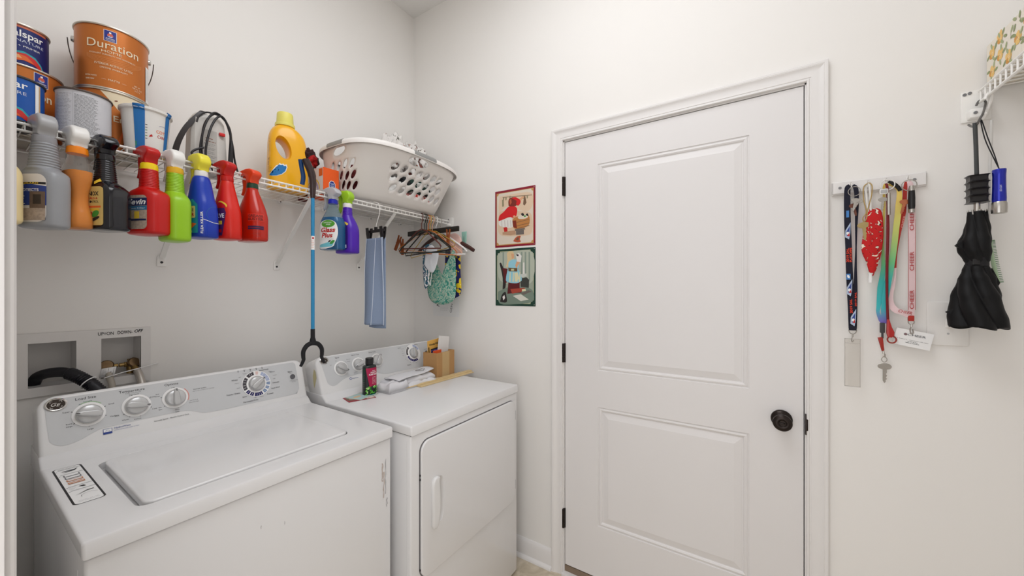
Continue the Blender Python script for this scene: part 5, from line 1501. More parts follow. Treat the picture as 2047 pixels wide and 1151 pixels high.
# ------------------------------------------------------------------ jeans-blue towel on a clamp hanger
ha = thing('clip_hanger', 'small black clip hanger with white wire hook holding the blue towel', 'hanger', (-0.530, -0.327, 1.640))
MB().tube(smooth_path([(0, 0, 0.018), (0.0, -0.004, 0.040), (0.0, -0.016, 0.066), (0.0, -0.028, 0.098), (0.0, -0.022, 0.130), (0.0, -0.004, 0.142), (0.0, 0.014, 0.147), (0.0, 0.030, 0.140), (0.0, 0.036, 0.126)]), 0.0016, WIRE, n=8).build('hook', ha)
MB().box((-0.005, -0.058, 0.002), (0.005, 0.058, 0.016), BLACK, r=0.003).box((-0.006, -0.006, 0.012), (0.006, 0.006, 0.028), BLACK, r=0.002).build('bar', ha)
for yy in (-0.050, 0.050):
    mb = MB()
    for sg in (-1, 1):
        mb.prism([(sg * 0.002, -0.030), (sg * 0.006, -0.030), (sg * 0.011, -0.006), (sg * 0.014, 0.026), (sg * 0.010, 0.027), (sg * 0.006, 0.0), (sg * 0.003, -0.012)], yy - 0.0095, yy + 0.0095, BLACK, axis='y', r=0.001)
    mb.build('clip', ha)
TW = mat('towel_denim', (142, 158, 184), 0.95, var=0.10, scale=300, bump=0.5, bscale=900)
TW2 = mat('towel_hem', (206, 214, 226), 0.9, bump=0.2)
tw = thing('hand_towel', 'long grey-blue towel with pale hems hanging folded from a black clip hanger', 'towel', (-0.530, -0.327, 1.200))
def sheet(mb, material, y0f, y1f, zt, zb, xf, nz=40, ny=14):
    rings = []
    for i in range(nz + 1):
        s_ = i / nz; z_ = zt + (zb - zt) * s_
        rings.append([Vector((xf(k / ny, s_), y0f(s_) + (y1f(s_) - y0f(s_)) * k / ny, z_)) for k in range(ny + 1)])
    mb.loft(rings, material, closed_u=False, caps=False)
# y: + toward the wall (left in view)
front = dict(y0f=lambda s_: -0.060 + 0.004 * math.sin(5 * s_) + 0.004 * s_, y1f=lambda s_: 0.056 + 0.018 * s_ ** 2 + 0.004 * math.sin(6 * s_),
             xf=lambda k, s_: -0.010 + 0.010 * math.sin(k * 5.5 + 1.2) * (0.15 + 0.85 * s_) + 0.006 * math.sin(3 * s_ + k * 3) - 0.006 * s_ * (1 - abs(2 * k - 1)))
mb = MB(); sheet(mb, TW, zt=0.415, zb=0.010, **front); solidify(mb.build('front_layer', tw, angle=180), 0.0035)
back = dict(y0f=lambda s_: -0.060 + 0.003 * s_, y1f=lambda s_: 0.056 + 0.010 * s_,
            xf=lambda k, s_: 0.006 + 0.008 * math.sin(k * 5.0 + 2.5) * s_)
mb = MB(); sheet(mb, TW, zt=0.415, zb=-0.005, **back); solidify(mb.build('back_layer', tw, angle=180), 0.0035)
for kk in (0.44, 0.985, 0.015):
    mb = MB()
    P_ = [Vector((front['xf'](kk, s_) - 0.0035, front['y0f'](s_) + (front['y1f'](s_) - front['y0f'](s_)) * kk, 0.415 + (0.010 - 0.415) * s_)) for s_ in [i / 40 for i in range(41)]]
    mb.tube(P_, 0.0016, TW2, n=6); mb.build('hem', tw)

# ------------------------------------------------------------------ cluster of hangers near the corner
def hanger(name, label, x, mt, r=0.0028, wd=0.40, drop=0.115, rz=0.0, hookh=0.085, y=-0.309, tilt=0.0, hmat=None, cat='hanger', neck=0.0):
    """origin on top of the rail; plane across the rail"""
    t = thing(name, label, cat, (x, y, SHZ + 0.0015), rz, 'hangers bunched on the rail by the corner')
    P = smooth_path([(0, 0.006, -0.030), (0, 0.011, -0.012), (0, 0.007, 0.0005), (0, 0, 0.0035), (0, -0.009, 0.000), (0, -0.013, -0.016), (0, -0.006, -0.040), (0, 0, -0.052), (0, 0, -hookh)], 5)
    MB().tube(P, min(r, 0.0024), hmat or mt, n=8).build('hook', t)
    h0 = -hookh
    c, s_ = math.cos(tilt), math.sin(tilt)
    def T_(u, v): return Vector((0, u * c - v * s_, h0 + u * s_ + v * c))
    w_ = wd / 2
    P = [T_(0, 0), T_(w_ * 0.25, -0.012), T_(w_ * 0.93, -drop * 0.78), T_(w_, -drop * 0.90), T_(w_ * 0.97, -drop), T_(-w_ * 0.97, -drop), T_(-w_, -drop * 0.90), T_(-w_ * 0.93, -drop * 0.78), T_(-w_ * 0.25, -0.012)]
    MB().tube(P, r, mt, n=8, closed=True).build('frame', t)
    return t
HR = mat('hanger_maroon', (96, 34, 24), 0.35, coat=0.4); HK = mat('hanger_darkgreen', (26, 34, 26), 0.35, coat=0.4)
HO = mat('hanger_orange', (206, 112, 36), 0.4, 0.3); HG = mat('hanger_gold', (206, 172, 70), 0.35, 0.4); HPK = mat('hanger_peach', (228, 176, 140), 0.4)
hanger('coat_hanger', 'dark red tubular hanger, leftmost of the bunch by the corner', -0.226, HR, r=0.0036, wd=0.36, drop=0.105, rz=R(-10), tilt=R(4), hookh=0.080)
hanger('coat_hanger', 'dark green tubular hanger with a black lower bar, second from the left in the bunch', -0.205, HK, r=0.0038, wd=0.38, drop=0.120, rz=R(2), tilt=R(2), hookh=0.085)
hanger('coat_hanger', 'black tubular hanger just behind the dark green one in the bunch', -0.192, mat('hanger_black', (30, 28, 26), 0.35), r=0.0034, wd=0.37, drop=0.118, rz=R(-3), tilt=R(-2), hookh=0.088)
hanger('wire_hanger', 'orange metal wire hanger in the middle of the bunch by the corner', -0.178, HO, r=0.0024, wd=0.40, drop=0.13, rz=R(8), tilt=R(5), hookh=0.078)
hanger('wire_hanger', 'gold wire hanger right of the orange one in the bunch', -0.163, HG, r=0.0022, wd=0.40, drop=0.12, rz=R(-8), tilt=R(-6), hookh=0.082)
hanger('wire_hanger', 'peach wire hanger with pink hook cover, toward the right of the bunch', -0.148, HPK, r=0.0024, wd=0.41, drop=0.115, rz=R(12), tilt=R(7), hookh=0.085)
hw = hanger('coat_hanger', 'white plastic tube hanger with rounded hook, nearest the corner of the bunch', -0.118, mat('hanger_white', (238, 236, 234), 0.3), r=0.0050, wd=0.44, drop=0.135, rz=R(3), tilt=R(1), hookh=0.078)
# dark bar hanger
bh = thing('bar_hanger', 'dark wooden trouser hanger with straight black bar, above the bunched hangers', 'hanger', (-0.134, -0.309, SHZ + 0.0015), R(1), 'hangers bunched on the rail by the corner')
MB().tube(smooth_path([(0, 0.006, -0.030), (0, 0.011, -0.012), (0, 0.007, 0.0005), (0, 0, 0.0035), (0, -0.009, 0.000), (0, -0.013, -0.016), (0, -0.006, -0.034), (0, 0, -0.045), (0, 0, -0.066)], 5), 0.0022, CHROME, n=8).build('hook', bh)
MB().box((-0.006, -0.180, -0.094), (0.006, 0.205, -0.066), mat('wood_black', (30, 27, 22), 0.5, var=0.2), r=0.002).build('clamp_bar', bh)
# curved wooden hanger, ends showing
wh = thing('wooden_hanger', 'dark brown curved wooden hanger whose end sticks out right of the white hanger', 'hanger', (-0.085, -0.309, SHZ + 0.0015), R(-4), 'hangers bunched on the rail by the corner')
MB().tube(smooth_path([(0, 0.006, -0.030), (0, 0.011, -0.012), (0, 0.007, 0.0005), (0, 0, 0.0035), (0, -0.009, 0.000), (0, -0.013, -0.016), (0, -0.006, -0.040), (0, 0, -0.052), (0, 0, -0.10)], 5), 0.0022, CHROME, n=8).build('hook', wh)
P_ = smooth_path([(0, -0.262, -0.200), (0, -0.200, -0.168), (0, -0.10, -0.128), (0, 0, -0.102), (0, 0.10, -0.128), (0, 0.19, -0.180)], 5)
MB().tube(P_, [0.010 + 0.003 * math.sin(PI * i / (len(P_) - 1)) for i in range(len(P_))], mat('wood_dark', (66, 34, 28), 0.35, var=0.25, scale=30, coat=0.4), n=12, flat=0.6).build('shoulder', wh)
# wooden skirt clips (orange)
for k, (x, y, z, a1, lab) in enumerate(((-0.196, -0.080, 1.645, 0.5, 'orange wooden clothes peg clipped on the left arm of the dark red hanger'),
                                        (-0.196, -0.118, 1.620, -0.1, 'orange wooden clothes peg hanging just right of the leftmost peg'),
                                        (-0.150, -0.430, 1.655, 0.05, 'orange wooden clothes peg on the right side of the hanger bunch'))):
    t = thing('clothes_peg', lab, 'clothes peg', (x, y, z), 0, 'wooden clothes pegs on the hangers')
    M_ = Matrix.Rotation(a1, 4, 'X')
    WO = mat('peg_wood', (150, 78, 36), 0.55, var=0.2, scale=40)
    MB().prism([(-0.0015, -0.045), (-0.008, -0.044), (-0.009, 0.004), (-0.013, 0.046), (-0.010, 0.046), (-0.002, 0.006)], -0.005, 0.005, WO, axis='x', r=0.001, M=M_).build('peg_half', t)
    MB().prism([(0.0015, -0.045), (0.008, -0.044), (0.009, 0.004), (0.013, 0.046), (0.010, 0.046), (0.002, 0.006)], -0.005, 0.005, WO, axis='x', r=0.001, M=M_).build('peg_half', t)
    MB().tube([M_ @ Vector((-0.007 + 0.0145 * (i % 2), 0.010 * math.cos(i), 0.003 * (i / 6) - 0.002)) for i in range(7)], 0.0009, CHROME, n=6).build('spring', t)

# textiles under the hangers
PAIS = pat('cloth_teal_paisley', [(0, (62, 140, 124)), (0.44, (132, 186, 168)), (0.52, (206, 206, 186)), (0.58, (110, 170, 150))], scale=34, rough=0.95, distort=2.5, bump=0.3)
NAVYY = pat('cloth_navy_yellow', [(0, (32, 32, 92)), (0.50, (232, 200, 40)), (0.60, (236, 232, 220)), (0.64, (30, 30, 80))], scale=22, rough=0.95)
DOTS = pat('cloth_navy_white', [(0, (226, 226, 230)), (0.40, (44, 60, 92)), (0.55, (60, 110, 130))], scale=90, kind='voronoi', rough=0.95)
def hung_cloth(name, label, cat, x, y, z, outline, material, th=0.010, bulge=0.012, seed=1):
    """soft flat cloth thing in the y,z plane: outline (u to the right in view, v up); puffed in the middle"""
    n_ = len(outline)
    cu = sum(p[0] for p in outline) / n_; cv = sum(p[1] for p in outline) / n_
    mb = MB(); rings_f = []
    K = 9
    vs_ = []; fs = []
    for sd in (-1, 1):
        o_ = len(vs_)
        for q in range(K + 1):
            s_ = 1 - q / K
            for (u, v) in outline:
                uu, vv = cu + (u - cu) * s_, cv + (v - cv) * s_
                e = (1 - s_ ** 3)
                nz_ = noise.noise(Vector((uu * 22 + seed, vv * 14, seed))) * 0.6 + noise.noise(Vector((uu * 60 + seed, vv * 20, seed))) * 0.3
                vs_.append((sd * (th * 0.5 * e + 0.0008) - (bulge * nz_ * e), -uu, vv))
        for q in range(K):
            for i in range(n_):
                j = (i + 1) % n_
                fs.append((o_ + q * n_ + i, o_ + q * n_ + j, o_ + (q + 1) * n_ + j, o_ + (q + 1) * n_ + i))
        fs.append(tuple(o_ + K * n_ + i for i in range(n_)))
    m_ = K + 1
    for i in range(n_):
        j = (i + 1) % n_
        fs.append((i, j, m_ * n_ + j, m_ * n_ + i))
    o = mb.add(vs_, fs, material).build(name, None, angle=180)
    o.location = (x, y, z)
    return tag(o, label, cat)
def dense(pts, n=4):
    return [(p.x, p.y) for p in smooth_path([(u, v, 0) for u, v in pts] + [(*pts[0], 0)], n)[:-1]]
hung_cloth('cloth_bag', 'teal and cream paisley cloth bag hanging below the bunched hangers', 'bag', -0.112, -0.345, 1.470,
           dense([(-0.108, 0.100), (-0.060, 0.085), (-0.015, -0.010), (0.030, -0.005), (0.075, 0.110), (0.098, 0.110), (0.106, 0.0), (0.104, -0.120), (0.080, -0.160), (0.020, -0.178), (-0.050, -0.172), (-0.095, -0.140), (-0.112, -0.060)]), PAIS, th=0.020, seed=4)
hung_cloth('cloth_bag', 'navy and yellow printed cloth strip behind the paisley bag', 'bag', -0.080, -0.405, 1.470,
           dense([(-0.060, 0.130), (0.040, 0.140), (0.052, 0.0), (0.052, -0.120), (-0.03, -0.13), (-0.06, 0.0)]), NAVYY, th=0.012, seed=9)
hung_cloth('patterned_cloth', 'navy and white speckled cloth hanging at the left edge of the paisley bag', 'cloth', -0.150, -0.262, 1.500,
           dense([(-0.022, 0.115), (0.012, 0.130), (0.048, 0.120), (0.030, 0.02), (0.016, -0.100), (-0.010, -0.110), (-0.024, 0.0)]), DOTS, th=0.010, seed=12)
hung_cloth('pink_cloth', 'pale pink cloth tucked at the right of the hangers', 'cloth', -0.100, -0.440, 1.620,
           dense([(-0.050, 0.06), (0.0, 0.065), (0.040, 0.03), (0.046, -0.05), (0.0, -0.06), (-0.04, -0.04)]), mat('cloth_pink', (222, 186, 176), 0.9, bump=0.2), th=0.010, seed=14)
hung_cloth('teal_cloth', 'small plain teal cloth hung between the bar and the white hanger', 'cloth', -0.070, -0.475, 1.665,
           [(-0.018, 0.030), (0.018, 0.030), (0.014, -0.070), (-0.010, -0.070)], mat('cloth_teal', (146, 190, 176), 0.9), th=0.004, seed=15)
# face mask with ear loops
mk_ = thing('face_mask', 'white folded cloth face mask with dangling loops, in front of the paisley bag', 'face mask', (-0.172, -0.322, 1.545))
o = hung_cloth('mask_cloth', None, None, 0, 0, 0, dense([(-0.050, -0.030), (-0.034, 0.045), (0.000, 0.078), (0.030, 0.060), (0.058, 0.030), (0.050, -0.020), (0.020, -0.075), (-0.02, -0.062)]), mat('mask_white', (232, 234, 238), 0.85, bump=0.15), th=0.010, bulge=0.008, seed=20)
o.parent = mk_
for dy_ in (0.006, -0.012):
    MB().tube(smooth_path([(0, 0.020 - dy_, -0.055), (-0.003, 0.024 - dy_, -0.10), (-0.002, 0.018 - dy_ * 2, -0.140), (0, 0.010 - dy_, -0.145), (0.002, 0.004 - dy_, -0.10), (0, -0.008 - dy_, -0.062)]), 0.0018, WHITE, n=7).build('ear_loop', mk_)

# card taped to the wall in the corner
card = thing('paper_sheet', 'white paper sheet taped to the wall beside the corner, behind the paisley bag', 'paper', (-0.0004, -0.275, 1.325))
mb = MB().box((-0.0008, -0.104, -0.108), (0, 0.104, 0.108), mat('paper_white', (236, 235, 234), 0.7), M=None)
mb.build('sheet', card)
mb = MB(); art = Art(mb, plane_map((-0.0008, 0, 0), (0, -1, 0), (0, 0, 1)))
fit(art, 'V', -0.075, -0.042, 0.022, 0.020, INK, rot=R(-90), bold=0.02); fit(art, 'GEN', 0.050, -0.060, 0.014, 0.052, INK, rot=R(80), bold=0.0)
art.lines(-0.045, -0.055, 0.030, 4, 0.006, LGREY, seed=99)
mb.build('print', card)

# ------------------------------------------------------------------ things on the dryer
DZ = 0.9153
pb = thing('plant_food_bottle', 'dark bottle with magenta and leafy green label standing on the dryer', 'bottle', (-0.617, -0.398, DZ), R(-4))
mb = MB()
zz = loft_body(mb, [(0, 0, 0, 0.026, 0.018, 2.6), (0.002, 0, 0, 0.029, 0.021, 2.6), (0.06, 0, 0, 0.0295, 0.0215, 2.6), (0.122, 0, 0, 0.029, 0.021, 2.6), (0.128, 0, 0, 0.025, 0.019, 2.4), (0.131, 0, 0, 0.015, 0.015, 2), (0.134, 0, 0, 0.014, 0.014, 2)], mat('bottle_darkgreen', (16, 26, 26), 0.3, coat=0.3), 44, 2)
mb.build('bottle_body', pb)
MB().lathe([(0.0165, 0.132), (0.017, 0.134), (0.017, 0.158), (0.0155, 0.160), (0.0005, 0.160)], BLACK, n=36, M=None).build('cap', pb)
mb = MB(); art = Art(mb, surf_map(zz, R(-95), 0.06), step=0.004, dh=0.00006)
MAG = mat('label_magenta', (176, 18, 72), 0.45, var=0.03)
art.poly([(-0.024, 0.118), (0.036, 0.118), (0.036, 0.036), (0.010, 0.042), (-0.008, 0.036), (-0.012, 0.060)], MAG)
art.poly([(-0.040, 0.118), (-0.025, 0.118), (-0.028, 0.06), (-0.040, 0.06)], mat('label_deepgreen', (20, 60, 44), 0.5))
fit(art, 'PURELY', 0.013, 0.104, 0.0030, 0.016, WHITE, bold=0.02); fit(art, 'ORGANIC', 0.010, 0.096, 0.0052, 0.028, WHITE, bold=0.03); fit(art, 'PLANT FOOD', 0.010, 0.0865, 0.0062, 0.040, WHITE, bold=0.04)
art.lines(0.004, 0.078, 0.028, 6, 0.0055, WHITE, seed=101, th=0.0008); art.lines(-0.036, 0.090, -0.028, 8, 0.008, INKG, seed=102, th=0.0012)
rnd = random.Random(5)
LG1 = mat('leaf_bright', (96, 190, 60), 0.5, var=0.1); LG2 = mat('leaf_deep', (36, 120, 40), 0.5, var=0.1); LG3 = mat('leaf_pale', (196, 226, 150), 0.5, var=0)
for i in range(26):
    u = -0.020 + 0.052 * rnd.random(); v = 0.006 + 0.036 * rnd.random() * (1 - abs(u - 0.01) * 8)
    art.ell(u, v, 0.0065, 0.0026, (LG1, LG2, LG1, LG3)[i % 4], rot=rnd.random() * 3.1, n=8)
mb.build('label', pb)
# seed packets
for k, (x, y, rz, c1_, c2_, lab) in enumerate(((-0.652, -0.397, 44, (196, 206, 196), (60, 140, 120), 'pale blue-green seed packet lying on the dryer behind the dark bottle, on top'), (-0.676, -0.412, 14, (150, 40, 52), (206, 196, 186), 'red and brown seed packet lying on the dryer, under the pale one'))):
    t = thing('seed_packet', lab, 'packet', (x, y, DZ + (0.0016 if k == 0 else 0)), R(rz - 30), 'seed packets on the dryer')
    MB().box((-0.056, -0.041, 0), (0.056, 0.041, 0.0012), mat('packet_%d' % k, c1_, 0.5), r=0.0004, seg=1).build('packet', t)
    mb = MB(); art = Art(mb, plane_map((0, 0, 0.0012), (1, 0, 0), (0, 1, 0)), h0=0.0001, dh=0.00006)
    if k == 0:
        art.rect(-0.050, -0.034, 0.010, 0.034, mat('packet_sky', (176, 206, 206), 0.5, var=0)); art.ell(-0.024, 0.006, 0.020, 0.012, mat('packet_peach', (222, 190, 150), 0.5, var=0)); art.rect(0.014, -0.036, 0.044, 0.020, TEAL); art.ell(0.030, -0.010, 0.012, 0.014, GREEN); art.ell(0.048, -0.020, 0.006, 0.014, YEL)
    else:
        art.rect(-0.050, -0.020, 0.030, 0.030, mat('packet_olive', (112, 100, 74), 0.5, var=0.2)); art.ell(-0.020, 0.004, 0.022, 0.014, mat('packet_rose', (214, 160, 150), 0.5, var=0)); art.rect(0.020, -0.036, 0.052, 0.036, mat('packet_pale', (226, 214, 206), 0.5, var=0)); fit(art, 'SEEDS', 0.036, 0.0, 0.010, 0.050, RED, rot=R(90), bold=0.02)
    mb.build('print', t)
# folded shirt with heart clip
SH = mat('shirt_white', (222, 221, 224), 0.9, var=0.02, bump=0.25, bscale=60)
shirt = thing('folded_shirts', 'pile of folded white shirts with collar on the dryer, behind the wooden ruler', 'clothes', (-0.410, -0.416, DZ), R(3))
def cloth_slab(mb, x0, x1, y0, y1, z0, z1, material, seed, amp=0.006, nx=36, ny=22):
    def top(i, j):
        u, v = i / nx, j / ny
        x = x0 + (x1 - x0) * u; y = y0 + (y1 - y0) * v
        e = min(1, min(u, 1 - u) * 9, min(v, 1 - v) * 7)
        e = math.sin(e * PI / 2) ** 0.7
        n_ = noise.noise(Vector((x * 18 + seed, y * 26, seed))) * amp + noise.noise(Vector((x * 50 + seed, y * 60, seed))) * amp * 0.4
        xo = noise.noise(Vector((y * 20, seed, 1))) * 0.008; yo = noise.noise(Vector((x * 14, seed, 5))) * 0.008
        return Vector((x + xo, y + yo, z0 + (z1 - z0) * e + n_ * e))
    vs_ = [top(i, j) for i in range(nx + 1) for j in range(ny + 1)]
    low = [Vector((p.x, p.y, z0)) for p in vs_]
    N_ = len(vs_); f = lambda i, j: i * (ny + 1) + j
    fs = [(f(i, j), f(i + 1, j), f(i + 1, j + 1), f(i, j + 1)) for i in range(nx) for j in range(ny)]
    fs += [tuple(N_ + k for k in q[::-1]) for q in fs]
    b = [f(i, 0) for i in range(nx + 1)] + [f(nx, j) for j in range(1, ny + 1)] + [f(i, ny) for i in range(nx - 1, -1, -1)] + [f(0, j) for j in range(ny - 1, 0, -1)]
    fs += [(b[k], b[(k + 1) % len(b)], N_ + b[(k + 1) % len(b)], N_ + b[k]) for k in range(len(b))]
    mb.add(vs_ + low, fs, material)
mb = MB(); cloth_slab(mb, -0.165, 0.135, -0.060, 0.060, 0.0, 0.022, SH, 3, 0.010); mb.build('lower_shirt', shirt, angle=180)
mb = MB(); cloth_slab(mb, -0.125, 0.145, -0.045, 0.066, 0.014, 0.043, SH, 7, 0.009); mb.build('upper_shirt', shirt, angle=180)
mb = MB(); cloth_slab(mb, -0.170, -0.055, -0.062, 0.030, 0.010, 0.040, SH, 13, 0.014); mb.build('bunched_sleeve', shirt, angle=180)
mb = MB()
rings = []
for i in range(15):
    u = i / 14
    rings.append([Vector((-0.110 + 0.245 * u, -0.050 + 0.012 * u + (0.095 - 0.02 * u) * k / 8, 0.047 + 0.010 * u + 0.004 * math.sin(PI * k / 8) + 0.003 * math.sin(7 * u))) for k in range(9)])
mb.loft(rings, SH, closed_u=False, caps=False)
solidify(mb.build('collar_flap', shirt, angle=180), 0.004)
hrt = []
for k in range(40):
    t_ = 2 * PI * k / 40
    hrt.append(Vector((0.0018 * 16 * math.sin(t_) ** 3 + 0.072, -0.008 + 0.0011 * (13 * math.cos(t_) - 5 * math.cos(2 * t_) - 2 * math.cos(3 * t_) - math.cos(4 * t_)), 0.0605)))
hm = Matrix.Translation((-0.410, -0.416, DZ)) @ Matrix.Rotation(R(3), 4, 'Z')
tag(MB().tube([hm @ p for p in hrt], 0.0014, mat('cord_grey', (140, 136, 132), 0.5), n=6, closed=True).build('heart_ring'), 'thin grey heart-shaped loop lying on top of the folded white shirts', 'loop')
MAGZ = mat('paper_cream', (222, 212, 200), 0.7, var=0.05)
cl = thing('paper_stack', 'thin crumpled cream paper lying under the shirts and ruler', 'paper', (-0.330, -0.400, DZ))
mb = MB(); cloth_slab(mb, -0.180, 0.110, -0.058, 0.050, 0.0, 0.004, MAGZ, 23, 0.003); mb.build('sheet', cl, angle=180)
# yardstick and a second lath
WD = mat('ruler_wood', (220, 194, 144), 0.5, var=0.10, scale=14)
for k, (x0_, y0_, x1_, y1_, z_, lab) in enumerate(((-0.520, -0.462, -0.020, -0.478, 0.9200, 'long pale wooden yardstick lying along the dryer top in front of the shirts'), (-0.415, -0.492, -0.030, -0.498, 0.9158, 'second thin wooden lath lying under the front edge of the yardstick'))):
    d = Vector((x1_ - x0_, y1_ - y0_, 0)); L = d.length
    t = thing('yardstick', lab, 'ruler', (x0_, y0_, z_), math.atan2(d.y, d.x), 'wooden laths on the dryer')
    MB().box((0, -0.014, 0), (L, 0.014, 0.0045), WD, r=0.001, seg=1).build('lath', t)
    if k == 0:
        mb = MB(); art = Art(mb, plane_map((0, 0, 0.0045), (1, 0, 0), (0, 1, 0)), h0=0.0001, dh=0.0001)
        for i in range(int(L / 0.0254)):
            art.rect(0.01 + 0.0254 * i, 0.004, 0.0106 + 0.0254 * i, 0.0135, BRN, lift=False); art.text(str(i + 1), 0.010 + 0.0254 * i, -0.008, 0.009, BRN)
        mb.build('scale_marks', t)
# small cardboard box with contents
KR = mat('cardboard', (186, 142, 92), 0.75, var=0.06, scale=12)
KR2 = mat('cardboard_tape', (200, 168, 118), 0.45, var=0.04)
cb = thing('cardboard_box', 'small open brown cardboard box on the back of the dryer by the wall', 'box', (-0.247, -0.441, DZ), R(5))
W_, D_, H_ = 0.150, 0.090, 0.130
mb = MB()
mb.box((0, 0, 0), (W_, 0.003, H_), KR).box((0, D_ - 0.003, 0), (W_, D_, H_), KR).box((0, 0.003, 0), (0.003, D_ - 0.003, H_), KR).box((W_ - 0.003, 0.003, 0), (W_, D_ - 0.003, H_), KR).box((0.003, 0.003, 0), (W_ - 0.003, D_ - 0.003, 0.003), KR)
mb.build('box_walls', cb, smooth=False)
mb = MB(); art = Art(mb, plane_map((0, 0, 0), (1, 0, 0), (0, 0, 1)))
art.rect(0.045, 0.0, 0.105, H_, KR2)
mb.build('packing_tape', cb)
Mc = Matrix.Translation((-0.247, -0.441, DZ)) @ Matrix.Rotation(R(5), 4, 'Z')
def pk(name, label, cat, x, y, z0, w_, h_, th, rz, lean, colr, deco=None):
    t = thing(name, label, cat, Mc @ Vector((x, y, z0)), R(5 + rz))
    M_ = Matrix.Rotation(R(lean), 4, 'Y')
    MB().box((0, -th / 2, 0), (w_, th / 2, h_), colr, r=0.0008, seg=1, M=M_).build('body', t)
    if deco:
        mb = MB(); art = Art(mb, lambda u, v, h: M_ @ Vector((u, -th / 2 - h, v))); deco(art); mb.build('print', t)
    return t
def deco_y(art):
    fit(art, 'WonderWeld', 0.050, 0.158, 0.010, 0.080, INK, bold=0.03); art.rect(0.022, 0.100, 0.080, 0.138, mat('print_violet', (96, 96, 186), 0.5, var=0.2, scale=80)); art.rect(0.022, 0.132, 0.080, 0.140, INK); art.poly([(0.024, 0.112), (0.044, 0.128), (0.040, 0.132), (0.024, 0.124)], BLACK); art.rect(0.003, 0.120, 0.010, 0.152, INK)
pk('packet', 'yellow and violet printed packet standing in the cardboard box', 'packet', 0.012, 0.062, 0.004, 0.100, 0.186, 0.004, 0, -4, mat('packet_yellow', (228, 176, 84), 0.5), deco_y)
pk('packet', 'orange packet edge at the front of the cardboard box, before the yellow one', 'packet', 0.008, 0.030, 0.004, 0.066, 0.136, 0.003, 0, 0, mat('packet_orange', (240, 96, 40), 0.5))
pk('envelope', 'larger white envelope leaning in the cardboard box', 'envelope', 0.034, 0.040, 0.004, 0.092, 0.212, 0.0015, 0, 9, mat('envelope_white', (230, 226, 222), 0.7))
pk('envelope', 'shorter white envelope behind the larger one, at right in the cardboard box', 'envelope', 0.064, 0.072, 0.004, 0.076, 0.170, 0.0015, 0, 2, mat('envelope_white2', (222, 218, 214), 0.7))

# ------------------------------------------------------------------ two tin signs on the wall by the door
WP = lambda y, z, x=0.0: plane_map((x, y, z), (0, -1, 0), (0, 0, 1))      # u to the right along the right-hand wall, v up
def sign(label, yc, zc, w_, h_, border, inner, draw):
    t = thing('wall_sign', label, 'sign', (-0.0008, yc, zc), 0)
    MB().box((-0.0012, -w_ / 2, -h_ / 2), (0, w_ / 2, h_ / 2), border, r=0.0005, seg=1).build('tin_plate', t)
    mb = MB(); art = Art(mb, WP(0, 0, -0.0012), h0=0.0002, dh=0.00003)
    draw(art, w_, h_)
    mb.build('picture', t)
    for sy in (-1, 1):
        MB().lathe([(0.0022, 0), (0.0022, 0.0012), (0.0005, 0.0018)], CHROME, n=12, M=Matrix.Translation((-0.0012, -(w_ / 2 - 0.007), sy * (h_ / 2 - 0.008))) @ Matrix.Rotation(R(-90), 4, 'Y')).build('pin', t)
    return t
C_ = lambda n_, c: mat('ink_' + n_, c, 0.45, var=0.0)
